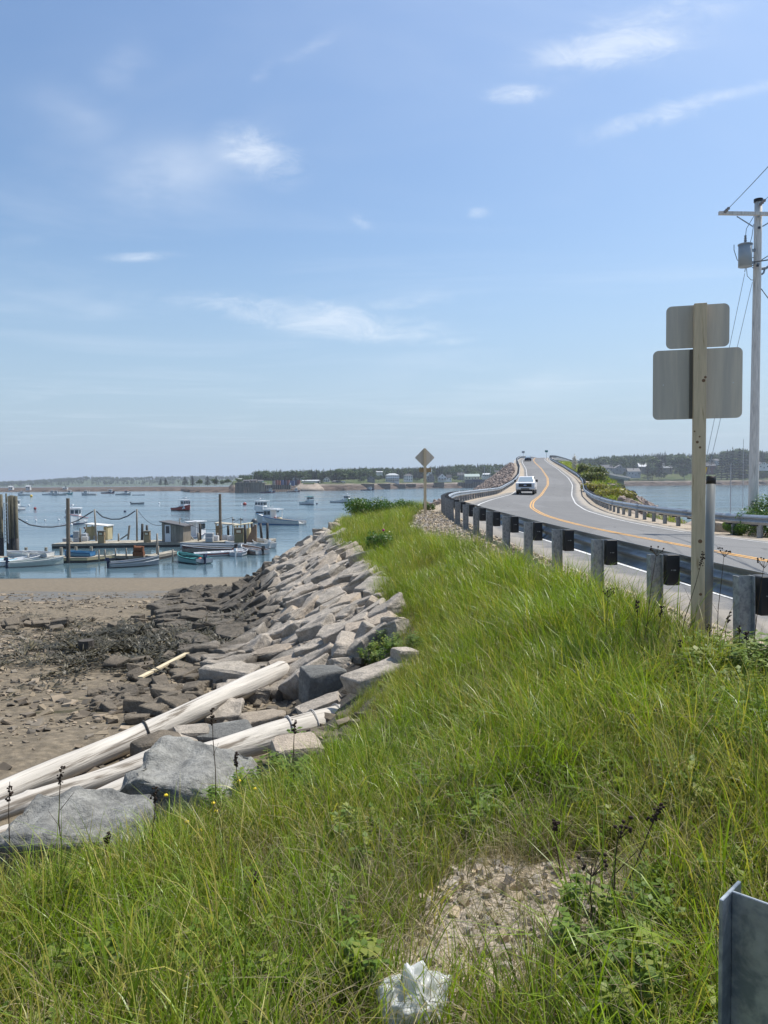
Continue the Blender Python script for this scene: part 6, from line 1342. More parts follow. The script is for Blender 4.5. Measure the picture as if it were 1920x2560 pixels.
b = PW('1', 800, 437, DKL); wn = thing('rusty_winch', 'rusty winch standing on the narrow dark float', 'winch', b); q = MB(); q.box((0, 0, .2), (1.0, .6, .4)); q.build('base', M['rust'], wn); q = MB(); q.tube([(-.35, 0, .65), (.35, 0, .65)], .3, 12); q.build('drum', M['rust'], wn); q = MB(); q.box((-.4, 0, .55), (.1, .5, .9)); q.box((.4, 0, .5), (.1, .5, .8)); q.build('side_frame', M['rust'], wn)
# ladder piling stand at the left edge
lp = W(*cr('6', 110, 800), ZW); lp = Vector((lp.x, 76, ZW)); st = thing('ladder_piling_stand', 'tall cluster of green-brown pilings with a white ladder at the left frame edge', 'pilings', lp)
M['pilegreen'] = mat('green_brown_piling', (.115, .105, .07), .85, var=.35, vs=2, rnd=.25, bump=.02, bs=4)
for x, yt, yb in ((-60, 170, 800), (-22, 175, 800), (10, 165, 800), (105, 185, 800), (148, 180, 800), (182, 185, 800), (128, 178, 780), (70, 155, 500)):
    t = A(*cr('6', x, yt), 76) - lp; bb = A(*cr('6', x + (14 if x > 90 else 8), yb), 76 + (1.2 if x in (128, 70) else 0)) - lp; bb.z = -2.5
    q = MB(); q.tube([bb, t], [.19 if x != 70 else .09, .155 if x != 70 else .08], 10); q.build('piling', M['pilegreen'], st, True)
    if x != 70: q = MB(); q.tube([bb, bb.lerp(t, .52)], .197, 10); q.build('weed_band', M['darkpile'], st, True)
for x in (42, 84):
    q = MB(); q.bar(A(*cr('6', x, 255), 75.6) - lp, A(*cr('6', x + 14, 730), 75.6) - lp, .09, .06); q.build('ladder_rail', M['offwhite'], st)
for i in range(12): y = 270 + i * 40; q = MB(); q.bar(A(*cr('6', 42 + i * 1.1, y), 75.6) - lp, A(*cr('6', 84 + i * 1.1, y), 75.6) - lp, .07, .07); q.build('ladder_rung', M['offwhite'] if i < 5 else M['oldwood'], st)
wire('mooring line coming down the outer piling to the near float', [A(*cr('6', 160, 310), 75.7), A(*cr('6', 165, 640), 75.7), A(*cr('6', 178, 830), 75.5)], .05, 'rope', M['rope'])
# the person bending over a bin
def skinned(name, pts, edges, radii, m, parent, root_i=0, sub=1):
    me = bpy.data.meshes.new(name); me.from_pydata([tuple(p) for p in pts], edges, []); me.materials.append(m); o = put(name, me, parent); o.modifiers.new('skin', 'SKIN')
    for i, sv in enumerate(me.skin_vertices[0].data): sv.radius = (radii[i], radii[i]) if not isinstance(radii[i], tuple) else radii[i]; sv.use_root = (i == root_i)
    sm = o.modifiers.new('sub', 'SUBSURF'); sm.levels = sub; sm.render_levels = sub; return o
pp = PW('6', 1022, 688, DKU); pr_ = thing('person', 'person in dark navy clothes bending over a bin on the far float', 'person', pp, R(8))
# local: facing -x, bent at the hips
J = dict(hip=(0.08, 0, .92), ch=(-.20, 0, 1.30), nk=(-.36, 0, 1.42), hd=(-.46, 0, 1.44), cr=(-.55, 0, 1.42), kl=(.06, .12, .48), al=(.10, .12, .08), tl=(-.06, .13, .03), kr=(.02, -.12, .48), ar=(.0, -.12, .08), tr_=(-.16, -.13, .03), sl=(-.24, .19, 1.30), el=(-.34, .24, 1.02), hl=(-.52, .18, .86), sr=(-.24, -.19, 1.30), er=(-.34, -.24, 1.02), hr=(-.52, -.18, .86), wa=(-.05, 0, 1.10), hlp=(.07, .1, .86), hrp=(.06, -.1, .86))
def sk(names, edges, rad, nm, m, root_i=0): return skinned(nm, [J[n_] for n_ in names], [(names.index(a_), names.index(b_)) for a_, b_ in edges], rad, m, pr_, root_i)
names = ['hip', 'wa', 'ch', 'nk', 'hd', 'cr', 'hlp', 'kl', 'al', 'tl', 'hrp', 'kr', 'ar', 'tr_', 'sl', 'el', 'hl', 'sr', 'er', 'hr']
E_ = [('hip', 'wa'), ('wa', 'ch'), ('ch', 'nk'), ('nk', 'hd'), ('hd', 'cr'), ('hip', 'hlp'), ('hlp', 'kl'), ('kl', 'al'), ('al', 'tl'), ('hip', 'hrp'), ('hrp', 'kr'), ('kr', 'ar'), ('ar', 'tr_'), ('ch', 'sl'), ('sl', 'el'), ('el', 'hl'), ('ch', 'sr'), ('sr', 'er'), ('er', 'hr')]
sk(names, E_, [.13, .12, .13, .06, .10, .08, .09, .06, .045, .04, .09, .06, .045, .04, .06, .045, .035, .06, .045, .035], 'body', M['skin'])
n2 = ['hip', 'wa', 'ch', 'sl', 'el', 'sr', 'er']; sk(n2, [('hip', 'wa'), ('wa', 'ch'), ('ch', 'sl'), ('sl', 'el'), ('ch', 'sr'), ('sr', 'er')], [.175, .165, .175, .09, .07, .09, .07], 'jacket', M['cloth_navy'])
n3 = ['hip', 'hlp', 'kl', 'al', 'hrp', 'kr', 'ar']; sk(n3, [('hip', 'hlp'), ('hlp', 'kl'), ('kl', 'al'), ('hip', 'hrp'), ('hrp', 'kr'), ('kr', 'ar')], [.16, .125, .09, .075, .125, .09, .075], 'trousers', M['cloth_navy'])
q = MB(); q.ball((-.47, 0, 1.50), .115, 10, 7, (1.05, .95, .8)); q.build('hair', M['stalk'], pr_, True)
for s in (-1, 1): q = MB(); q.box(((.04 if s > 0 else -.08), s * .125, .045), (.30, .11, .09)); bev(q.build('boot', M['black'], pr_), .02, 1)
# ================================================================== far shore
SH = [(-400, 1232), (-100, 1231), (0, 1230), (130, 1229.5), (300, 1228.5), (455, 1227.5), (470, 1231), (580, 1231.5), (660, 1230), (740, 1228), (860, 1226.5), (1000, 1221.5), (1150, 1220), (1300, 1217.5), (1420, 1215.5), (1560, 1214.5), (1700, 1213.5), (1900, 1212), (2100, 1210), (2500, 1206)]
shx = np.arange(-400, 2501, 12.0); shy = np.interp(shx, *zip(*SH))
RIDGE = [(-400, None), (560, None), (640, 1205), (700, 1196), (800, 1184), (840, 1180), (900, 1173), (1000, 1174), (1060, 1170), (1130, 1166), (1270, 1163), (1380, 1162), (1430, 1152), (1500, 1143), (1560, 1142), (1660, 1136), (1720, 1138), (1780, 1136), (1840, 1126), (1920, 1132), (2100, 1128), (2500, 1120)]
def inland(px):
    py = float(np.interp(px, shx, shy)); p = W(px, py, ZW); return p
rows = [(-6, -2.0), (0, 0.0), (10, 2.9), (22, 5.3), (30, 6.0), (45, 6.8), (90, 9.0)]
Vv, Ff = [], []; rr = random.Random(4)
def ridge_z(px, Yd):
    xs_ = [a for a, b in RIDGE if b is not None]; ys_ = [b for a, b in RIDGE if b is not None]
    if px < 640: return ZW + 3.6
    return A(px, float(np.interp(px, xs_, ys_)), Yd).z - 8.8
LANDZ = {}
def shore_z(px, ins):
    """height of the far land, INS metres behind its waterline along the view ray"""
    p = inland(px); zs = [ZW + b for a, b in rows]; ds = [a for a, b in rows]; k = 1 if px > 580 else .32
    zr = ridge_z(px, p.y + 190); zz = [ZW + (z - ZW) * k for z in zs] + [max(ZW + 8 * k, zr), max(ZW + 8 * k, zr) - 2]
    return float(np.interp(ins, ds + [190, 420], zz))
def shore_pt(px, ins):
    p = inland(px); d = Vector((p.x, p.y, 0)).normalized(); q_ = p + d * ins; q_.z = shore_z(px, ins); return q_
cols = [-6, 0, 5, 10, 16, 22, 30, 45, 65, 90, 130, 190, 300, 420]
for px in shx:
    for j, ins in enumerate(cols):
        q_ = shore_pt(px, ins)
        if 0 <= ins < 24: q_.z += rr.uniform(-.7, .7); q_ += Vector((0, rr.uniform(-2.5, 2.5), 0))
        Vv.append(q_)
n = len(cols)
for i in range(len(shx) - 1):
    for j in range(n - 1): Ff.append((i * n + j, (i + 1) * n + j, (i + 1) * n + j + 1, i * n + j + 1))
def shore_mat():
    m = bpy.data.materials.new('far_shore_land'); m.use_nodes = True; N = NT(m.node_tree); b = N.n['Principled BSDF']; P = N.new('ShaderNodeNewGeometry').outputs['Position']; sp = N.new('ShaderNodeSeparateXYZ'); N.l.new(P, sp.inputs[0])
    h = N.m('ADD', N.m('SUBTRACT', sp.outputs[2], ZW), N.m('MULTIPLY', N.m('SUBTRACT', N.noise(P, .05, 4, .6), .5), 2.5))
    rock = N.mix(N.ramp(N.noise(N.vmap(P, (1, .3, 4)), .15, 6, .7), .35, .65), (.05, .038, .03), (.13, .10, .08))
    pale = N.mix(N.ramp(N.noise(P, .03, 4, .6), .4, .6), (.24, .20, .17), (.15, .13, .10))
    gr = N.mix(N.ramp(N.noise(P, .035, 5, .6), .40, .62), (.055, .08, .025), (.085, .10, .04))
    c = N.mix(N.ramp(h, 5.2, 6.2), N.mix(N.ramp(h, 3.8, 4.8), rock, pale), gr); N.l.new(c, b.inputs['Base Color']); b.inputs['Roughness'].default_value = .95; b.inputs['Specular IOR Level'].default_value = .1; return m
me = bpy.data.meshes.new('far_shore'); me.from_pydata([tuple(v) for v in Vv], [], Ff); me.materials.append(shore_mat()); tag(put('far_shore', me), kind='structure')
# the low wooded hill much farther off on the left
HY = 2300.0; HT = [(-600, 1214), (-100, 1207), (0, 1204), (100, 1199), (217, 1190.5), (330, 1192.5), (480, 1189.5), (560, 1189), (640, 1185.5), (720, 1186), (800, 1184), (900, 1186), (1100, 1190)]
hx = np.arange(-600, 1101, 20.0); Vv, Ff = [], []
for px in hx:
    zt_ = A(px, float(np.interp(px, *zip(*HT))), HY + 300).z - 9
    for dy, f_ in ((-160, 0), (-140, .12), (0, .30), (150, .68), (300, 1.0), (600, .8)):
        p = A(px, 1200, HY + dy); Vv.append((p.x, p.y, ZW - .5 + (zt_ - ZW) * f_))
for i in range(len(hx) - 1):
    for j in range(5): Ff.append((i * 6 + j, (i + 1) * 6 + j, (i + 1) * 6 + j + 1, i * 6 + j + 1))
me = bpy.data.meshes.new('hill'); me.from_pydata(Vv, [], Ff); me.materials.append(mat('wooded_hill_floor', (.05, .075, .03), .95, var=.3, vs=.02, world=True)); tag(put('hill', me), kind='structure')
# trees
def spruce_mesh(seed, h=10.0, w=3.6):
    r = random.Random(seed); v, f, t, k = [], [], [], []; nt = 11
    for i in range(nt):
        s = i / (nt - 1); z = h * (.08 + .90 * s); rad = w / 2 * (1 - s) ** .8 * r.uniform(.85, 1.15) + .2; nb = 11
        for j in range(nb):
            if r.random() < .12: continue
            a = 2 * PI * (j + r.uniform(-.35, .35)) / nb; L = rad * r.uniform(.7, 1.15); d = Vector((math.cos(a), math.sin(a), 0)); sd = Vector((-d.y, d.x, 0)); p = Vector((0, 0, z + h * .03)); e = d * L + Vector((0, 0, z - h * r.uniform(.01, .06)))
            m_ = p.lerp(e, .55); o = len(v); v += [p, m_ + sd * L * .36, e, m_ - sd * L * .36, m_ - Vector((0, 0, h * .035))]; f += [(o, o + 1, o + 2), (o, o + 2, o + 3), (o + 1, o + 4, o + 2), (o + 3, o + 2, o + 4)]; t += [s] * 5; k += [r.random()] * 5
    o = len(v); v += [Vector((.1, 0, h * .96)), Vector((-.1, .08, h * .96)), Vector((0, -.1, h * .96)), Vector((0, 0, h * 1.04))]; f += [(o, o + 1, o + 3), (o + 1, o + 2, o + 3), (o + 2, o, o + 3)]; t += [1] * 4; k += [.5] * 4
    return fin('crown', v, f, t, k, M['needle'])
def broad_mesh(seed, h=10.0, w=8.0, n=620, leaf=.55, m='broad'):
    r = random.Random(seed); v, f, t, k = [], [], [], []
    lb = [(Vector((r.uniform(-.32, .32) * w, r.uniform(-.32, .32) * w, h * r.uniform(.34, .80))), r.uniform(.18, .30) * w) for _ in range(11)]
    for _ in range(n):
        c, s = r.choice(lb); d = Vector((r.gauss(0, 1), r.gauss(0, 1), r.gauss(0, .8))).normalized(); p = c + d * s * r.random() ** .4
        if p.z < h * .06: continue
        a = (d + Vector((r.gauss(0, .5), r.gauss(0, .5), r.gauss(0, .5)))).normalized(); e1 = a.cross(Vector((r.gauss(0, 1), r.gauss(0, 1), r.gauss(0, 1)))).normalized(); e2 = a.cross(e1); L = leaf * r.uniform(.6, 1.4); o = len(v); v += [p - e1 * L, p + e2 * L * .6, p + e1 * L, p - e2 * L * .6]; f.append((o, o + 1, o + 2, o + 3)); t += [p.z / h] * 4; k += [r.random()] * 4
    return fin('crown', v, f, t, k, M[m])
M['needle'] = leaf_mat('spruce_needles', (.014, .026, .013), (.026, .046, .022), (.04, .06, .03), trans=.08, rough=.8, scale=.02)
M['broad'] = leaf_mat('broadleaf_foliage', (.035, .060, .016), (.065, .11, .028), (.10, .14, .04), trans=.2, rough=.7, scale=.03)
M['bark'] = mat('tree_bark', (.07, .055, .045), .9)
SPR = [spruce_mesh(s, 10, (3.4, 4.2, 5.0, 3.0)[s]) for s in range(4)]; BRD = [broad_mesh(10 + s, 10, (8, 10, 7)[s]) for s in range(3)]
q = MB(); q.tube([(0, 0, -1), (0, 0, 5), (0, 0, 9)], [.22, .14, .04], 7); TRK = q.mesh('trunk', M['bark'])
def tree(name, label, px, ytop, ybase, Yd, wpx, kind, group, seed):
    b = A(px, ybase, Yd); t = A(px, ytop, Yd); h = t.z - b.z; root = thing(name, label, 'tree', b, seed * 1.7, group); s = h / 10.3; me = SPR[seed % 4] if kind == 's' else BRD[seed % 3]; base_w = (3.4, 4.2, 5.0, 3.0)[seed % 4] if kind == 's' else (8, 10, 7)[seed % 3]
    sw = wpx * Yd / F_PX / base_w * (1.25 if kind == 's' else 1.1); put('crown', me, root, None, None, (sw, sw, s)); put('trunk', TRK, root, None, None, (s, s, s)); return root
def TR(k, lst, kind, name, fmt, group, ins, Yfix=None):
    lst = sorted(lst)
    for i, (x, yt, yb, wd) in enumerate(lst):
        px, pt_ = cr(k, x, yt); _, pb_ = cr(k, x, yb); Yd = Yfix or inland(px).y + ins; tree(name, fmt % ORD[i], px, pt_, pb_ + 1.5, Yd, wd * CR[k][0], kind, group, i + len(group))
TR('B', [(75, 195, 247, 36), (118, 180, 247, 44), (285, 175, 247, 56), (350, 165, 250, 46), (480, 165, 247, 56), (555, 168, 240, 40), (890, 158, 212, 26), (938, 156, 216, 34), (1462, 148, 232, 50), (1556, 165, 215, 24), (1622, 160, 215, 28)], 's', 'spruce_tree', '%s dark spruce from the left on the low shore behind the moored boats', 'spruces on the low left shore', 40)
TR('B', [(410, 188, 250, 50), (545, 188, 247, 70), (655, 190, 238, 66), (760, 185, 236, 70), (830, 176, 226, 70), (995, 138, 204, 56), (610, 200, 247, 50), (1320, 180, 215, 60)], 'b', 'broadleaf_tree', '%s rounded green tree from the left on the low shore around the pile wharf', 'rounded trees on the low left shore', 44)
TR('C', [(208, 165, 250, 36), (700, 175, 238, 70), (868, 173, 247, 34), (820, 180, 230, 30), (650, 160, 215, 30)], 's', 'spruce_tree', '%s dark spruce from the left among the houses across the harbour', 'spruces among the middle houses', 50)
TR('C', [(60, 170, 235, 80), (140, 150, 225, 90), (235, 205, 256, 60), (330, 175, 240, 60), (370, 190, 250, 60), (640, 225, 254, 50), (785, 228, 268, 50), (1025, 203, 240, 80), (1210, 150, 205, 90), (700, 215, 250, 50), (1360, 165, 215, 70)], 'b', 'broadleaf_tree', '%s leafy green tree from the left among the houses across the harbour', 'leafy trees among the middle houses', 46)
TR('4', [(290, 150, 200, 24), (455, 140, 200, 30), (735, 170, 302, 76), (806, 95, 200, 36), (845, 92, 190, 28), (868, 78, 190, 26), (826, 120, 260, 50), (975, 92, 180, 26), (1225, 95, 180, 50), (1300, 90, 295, 80), (1345, 66, 297, 80), (1385, 48, 297, 84), (1440, 56, 297, 84), (1482, 62, 297, 60), (1615, 72, 170, 34)], 's', 'spruce_tree', '%s dark spruce from the left on the right-hand far shore', 'spruces on the right-hand far shore', 42)
TR('4', [(60, 178, 200, 60), (140, 145, 200, 60), (383, 113, 200, 110), (500, 124, 200, 90), (570, 120, 235, 60), (625, 120, 215, 60), (690, 140, 200, 70), (770, 108, 190, 110), (555, 238, 286, 34), (770, 190, 298, 70), (830, 228, 303, 90), (1015, 184, 298, 116), (910, 115, 230, 100), (1000, 108, 200, 110), (1265, 212, 272, 44), (1040, 120, 250, 90), (1190, 140, 180, 40), (1650, 120, 180, 80)], 'b', 'broadleaf_tree', '%s rounded leafy tree from the left on the right-hand far shore', 'leafy trees on the right-hand far shore', 44)
# the wood behind, one mass
fx_ = []; rr = random.Random(12)
for _ in range(5200):
    px = rr.uniform(600, 2300); ins = rr.uniform(115, 330); p = shore_pt(px, ins); fx_.append((p.x, p.y, p.z - .5, rr.uniform(.75, 1.25) * (1.0 if px > 640 else .6)))
for _ in range(1000):
    px = rr.uniform(1845, 2300); ins = rr.uniform(60, 120); p = shore_pt(px, ins)
    if rr.random() < .4: fx_.append((p.x, p.y, p.z - .5, rr.uniform(.6, 1.0)))
for _ in range(3600):
    px = rr.uniform(-550, 1050); dy = rr.uniform(-120, 560) if rr.random() < .6 else rr.uniform(150, 400); i = (px + 600) / 20; zt_ = A(px, float(np.interp(px, *zip(*HT))), HY + 300).z - 9
    p = A(px, 1200, HY + dy); z = ZW - .5 + (zt_ - ZW) * float(np.interp(dy, [-160, -140, 0, 150, 300, 600], [0, .12, .30, .68, 1.0, .8])); fx_.append((p.x, p.y, z, rr.uniform(.75, 1.25)))
fa = np.array(fx_); rg_ = np.random.default_rng(3); k = len(fa)
scatter('forest', fa[:, :3], np.stack([np.zeros(k), np.zeros(k), rg_.uniform(0, 6.28, k)], -1), fa[:, 3] * 1.05, SPR + BRD, pick=rg_.choice([0, 1, 2, 3, 0, 1, 2, 4, 5, 6], k), label='mixed wood of spruce and broadleaf trees on the far ridges')
# ------------------------------------------------------------------ houses
def house(name, label, k, x0, x1, yt, yb, ins, wall, roof, depth=.8, rz=0.0, roof_f=.38, gable=True, rows=2, colsn=4, hip=False, chimney=False, porch=False, cat_='house', door=True, group=None):
    px, pb_ = cr(k, (x0 + x1) / 2, yb); Yd = inland(px).y + ins; b = A(px, pb_, Yd); s = Yd / F_PX * CR[k][0]; wd = (x1 - x0) * s; H = (yb - yt) * s; hr = H * roof_f; hw = H - hr; dp = wd * depth
    root = thing(name, label, cat_, b, rz, group)
    q = MB(); q.box((0, dp / 2, hw / 2 - 1.5), (wd, dp, hw + 3)); 
    if gable == 'front': q.prism([(-wd / 2, hw), (wd / 2, hw), (0, H)], 'y', 0.0, dp)
    elif not hip: q.prism([(0, hw), (dp, hw), (dp / 2, H)], 'x', -wd / 2, wd / 2)
    q.build('wall', wall, root); q = MB(); ov = .35
    if hip: q.loft([[(-wd / 2 - ov, -ov, hw), (wd / 2 + ov, -ov, hw), (wd / 2 + ov, dp + ov, hw), (-wd / 2 - ov, dp + ov, hw)], [(-wd * .2, dp * .42, H), (wd * .2, dp * .42, H), (wd * .2, dp * .58, H), (-wd * .2, dp * .58, H)]])
    elif gable == 'front':
        for sx in (-1, 1): q.loft([[(0, -ov, H + .05), (sx * (wd / 2 + ov), -ov, hw - ov * hr / wd * 2 + .05), (sx * (wd / 2 + ov), -ov, hw - ov * hr / wd * 2 + .3), (0, -ov, H + .3)], [(0, dp + ov, H + .05), (sx * (wd / 2 + ov), dp + ov, hw - ov * hr / wd * 2 + .05), (sx * (wd / 2 + ov), dp + ov, hw - ov * hr / wd * 2 + .3), (0, dp + ov, H + .3)]])
    else:
        for a_, b_ in ((-ov, dp / 2), (dp + ov, dp / 2)):
            lo = hw - ov * hr / (dp / 2) + .05; q.loft([[(-wd / 2 - ov, a_, lo), (-wd / 2 - ov, b_, H + .05), (-wd / 2 - ov, b_, H + .3), (-wd / 2 - ov, a_, lo + .25)], [(wd / 2 + ov, a_, lo), (wd / 2 + ov, b_, H + .05), (wd / 2 + ov, b_, H + .3), (wd / 2 + ov, a_, lo + .25)]])
    ro = q.build('roof', roof, root)
    if chimney: q = MB(); q.box((wd * .2, dp / 2, H + .4), (.8, .8, 1.6)); q.build('chimney', M['rust'], ro)
    for r_ in range(rows):
        for c_ in range(colsn):
            x = -wd / 2 + wd * (c_ + .5) / colsn; z = hw * (r_ + .55) / rows
            if door and r_ == 0 and c_ == colsn // 2: 
                q = MB(); q.box((x, -.04, 1.0), (1.1, .1, 2.0)); q.build('door', M['hgrey'], root); continue
            q = MB(); q.box((x, -.03, z), (min(1.2, wd / colsn * .5), .08, min(1.6, hw / rows * .52))); w_ = q.build('window', M['windowp'], root)
    if gable == 'front' and rows: q = MB(); q.box((0, -.03, hw + hr * .35), (1.1, .08, hr * .35)); q.build('window', M['windowp'], root)
    if porch:
        q = MB(); q.box((0, -1.2, hw * .42), (wd * 1.02, 2.4, .25)); q.build('porch_roof', roof, root)
        for c_ in range(5): q = MB(); q.box((-wd / 2 + wd * c_ / 4, -2.2, hw * .2), (.22, .22, hw * .42)); q.build('porch_post', M['white'], root)
    return root
HG = 'houses across the harbour'
house('house', 'dark shingled house left of the big white hotel-like house', 'C', 270, 335, 205, 250, 40, M['hgrey'], M['hroof'], rows=1, colsn=3, gable='front', roof_f=.55)
house('house', 'big three-storey white house with porches across the harbour', 'C', 430, 545, 184, 258, 36, M['white'], M['lroof'], rows=3, colsn=6, hip=True, roof_f=.22, porch=True)
house('house', 'square white two-storey house with hipped roof right of the three-storey one', 'C', 587, 662, 188, 248, 42, M['white'], M['hroof'], rows=2, colsn=4, hip=True, roof_f=.28, chimney=True)
house('church', 'white church with a pointed steeple behind the diamond sign post', 'C', 778, 838, 172, 232, 80, M['white'], M['hroof'], rows=1, colsn=3, gable='front', roof_f=.45, cat_='church')
c = [o for o in COL.objects if o.name == 'church'][0]; s = c.location.y / F_PX * .2893; q = MB(); q.box((16 * s, 2, 30 * s), (12 * s, 12 * s, 72 * s)); q.build('tower', M['white'], c); q = MB(); q.tube([(16 * s, 2, 66 * s), (16 * s, 2, 98 * s)], [7.5 * s, .1], 8); q.build('steeple', M['white'], c)
house('house', 'grey shingled house right of the diamond sign post', 'C', 788, 852, 190, 246, 36, M['hgrey'], M['hgrey'], rows=2, colsn=3, gable='front', roof_f=.45)
house('house', 'white cottage with a steep front gable and porch', 'C', 882, 955, 188, 244, 36, M['white'], M['hroof'], rows=1, colsn=3, gable='front', roof_f=.55, porch=True)
house('house', 'low white wing house attached right of the gabled cottage', 'C', 955, 998, 198, 244, 38, M['white'], M['hroof'], rows=1, colsn=2, roof_f=.45)
house('warehouse', 'long cream warehouse with green-grey roof beside the dark pier', 'C', 1115, 1242, 191, 240, 34, M['cream'], M['groof'], rows=1, colsn=5, roof_f=.45, cat_='warehouse')
house('house', 'long low white building below the ridge left of the causeway', 'C', 1268, 1372, 184, 214, 60, M['offwhite'], M['lroof'], rows=1, colsn=6, roof_f=.4)
house('house', 'blue-grey house close against the causeway rocks', 'C', 1374, 1432, 160, 220, 62, M['bluegrey'], M['hroof'], rows=2, colsn=3, roof_f=.4)
house('house', 'grey house between the trees behind the tall shore pole', 'C', 1050, 1110, 180, 220, 80, M['hgrey'], M['hroof'], rows=1, colsn=3, roof_f=.5)
house('house', 'low pale house up among the trees left of the three-storey one', 'C', 345, 402, 168, 186, 100, M['offwhite'], M['lroof'], rows=1, colsn=4, roof_f=.4)
house('house', 'white gabled house on the low shore left of the tan mound', 'B', 1216, 1262, 180, 208, 120, M['white'], M['hroof'], rows=1, colsn=3, gable='front', roof_f=.5)
house('house', 'second white gabled house on the low shore left of the tan mound', 'B', 1278, 1330, 180, 208, 120, M['white'], M['hroof'], rows=1, colsn=3, gable='front', roof_f=.5)
house('shed', 'long low white roofed shed on top of the tan mound', 'B', 1296, 1446, 209, 224, 46, M['offwhite'], M['lroof'], rows=0, colsn=0, roof_f=.6, cat_='shed')
house('house', 'white house right of the tall dark spruce beyond the mound', 'B', 1480, 1536, 182, 236, 60, M['offwhite'], M['hroof'], rows=2, colsn=3, gable='front', roof_f=.4)
house('house', 'dark low house at the right of the rocky spit', 'B', 1555, 1612, 213, 238, 45, M['hgrey'], M['hroof'], rows=1, colsn=3)
house('house', 'cottage half hidden by trees left of the pile wharf', 'B', 740, 778, 195, 225, 50, M['hgrey'], M['lroof'], rows=1, colsn=2)
house('house', 'small cream house with steep gable on the right-hand shore', '4', 396, 474, 222, 288, 40, M['cream'], M['hroof'], rows=1, colsn=3, gable='front', roof_f=.5)
house('house', 'white porch house directly left of the cream gabled one', '4', 350, 392, 232, 282, 40, M['offwhite'], M['hroof'], rows=1, colsn=2)
house('house', 'grey roofed house up behind the cream gabled one', '4', 386, 470, 192, 236, 75, M['bluegrey'], M['hroof'], rows=1, colsn=3, roof_f=.5)
house('house', 'blue-grey house with broad gable right of the cream one', '4', 486, 568, 192, 246, 62, M['bluegrey'], M['hgrey'], rows=1, colsn=3, gable='front', roof_f=.45)
house('house', 'pale grey house above the shore lawn with shingled roof', '4', 583, 680, 218, 276, 46, M['lgrey'], M['hgrey'], rows=1, colsn=4, roof_f=.42)
house('house', 'house with a bright white roof beside the shore pole', '4', 667, 726, 178, 240, 70, M['hgrey'], M['white'], rows=1, colsn=3, roof_f=.42)
house('house', 'low brown house between dark trees left of the timber post', '4', 856, 924, 180, 245, 60, M['oldwood'], M['lroof'], rows=1, colsn=3, roof_f=.5)
house('house', 'dark red house among trees right of the timber post', '4', 1172, 1258, 174, 248, 50, M['red_house'], M['hroof'], rows=2, colsn=3, roof_f=.35)
house('house', 'pale house up the slope behind the dark red one', '4', 1222, 1284, 146, 180, 110, M['lgrey'], M['hroof'], rows=1, colsn=3)
house('house', 'white house partly behind the utility pole', '4', 1590, 1668, 165, 218, 55, M['white'], M['hroof'], rows=1, colsn=3, gable='front', roof_f=.5)
house('house', 'grey gabled house farther left above the olive scrub', '4', 240, 310, 183, 226, 60, M['bluegrey'], M['hgrey'], rows=1, colsn=3, gable='front', roof_f=.5)
house('house', 'long pale roofed house just beyond the causeway grass', '4', 70, 120, 186, 200, 60, M['offwhite'], M['lroof'], rows=1, colsn=3)
for i, (x, yt, yb) in enumerate(((90, 196, 236), (240, 192, 232), (560, 207, 230))):
    house('house', '%s tiny pale house from the left at the foot of the distant hill' % ORD[i], 'A', x - 18, x + 18, yt + 30, yb + 14, 20, M['offwhite'], M['lroof'], rows=1, colsn=2, group='tiny houses below the distant hill')
def plain(name, label, cat_, k, x0, x1, yt, yb, ins, m, depth=4.0, group=None, parts=()):
    px, pb_ = cr(k, (x0 + x1) / 2, yb); Yd = inland(px).y + ins; b = A(px, pb_, Yd); s = Yd / F_PX * CR[k][0]; wd = (x1 - x0) * s; H = (yb - yt) * s; root = thing(name, label, cat_, b, 0, group); q = MB(); q.box((0, depth / 2, H / 2 - .6), (wd, depth, H + 1.2)); q.build('body', m, root)
    return root, wd, H
# pile wharf, crates, pier, seawall
px, py = cr('B', 840, 312); Yd = inland(px).y - 22; s = Yd / F_PX * .2893; wb_ = A(px, py, Yd); wb_.z = ZW; wf = thing('pile_wharf', 'old pile wharf on a forest of timber legs across the harbour', 'wharf', wb_)
zt_ = A(px, cr('B', 0, 232)[1], Yd).z - ZW; q = MB(); q.box((0, 8, zt_), (240 * s, 22, .5)); q.build('deck', M['oldwood'], wf); pm = MB().tube([(0, 0, -3), (0, 0, zt_)], .22, 6).mesh('pile', M['oldwood'])
for i in range(34):
    for j in (0, 1, 2): put('pile', pm, wf, (-120 * s + 240 * s * (i + rr.uniform(.2, .8)) / 34, j * 7 - 2, 0), (rr.uniform(-.03, .03), rr.uniform(-.03, .03), 0), (1, 1, rr.uniform(.9, 1.15)))
for x0, x1, yt, yb, m, lab in ((790, 842, 208, 236, 'hgrey', 'grey shed on the left half of the pile wharf'), (845, 902, 205, 236, 'oldwood', 'weathered shed in the middle of the pile wharf'), (903, 956, 210, 240, 'teal', 'teal shed at the right end of the pile wharf'), (722, 790, 238, 262, 'oldwood', 'low shed at the left end of the pile wharf')):
    house('shed', lab, 'B', x0, x1, yt, yb, -16, M[m], M['hroof'], rows=1, colsn=2, roof_f=.3, cat_='shed', door=False)
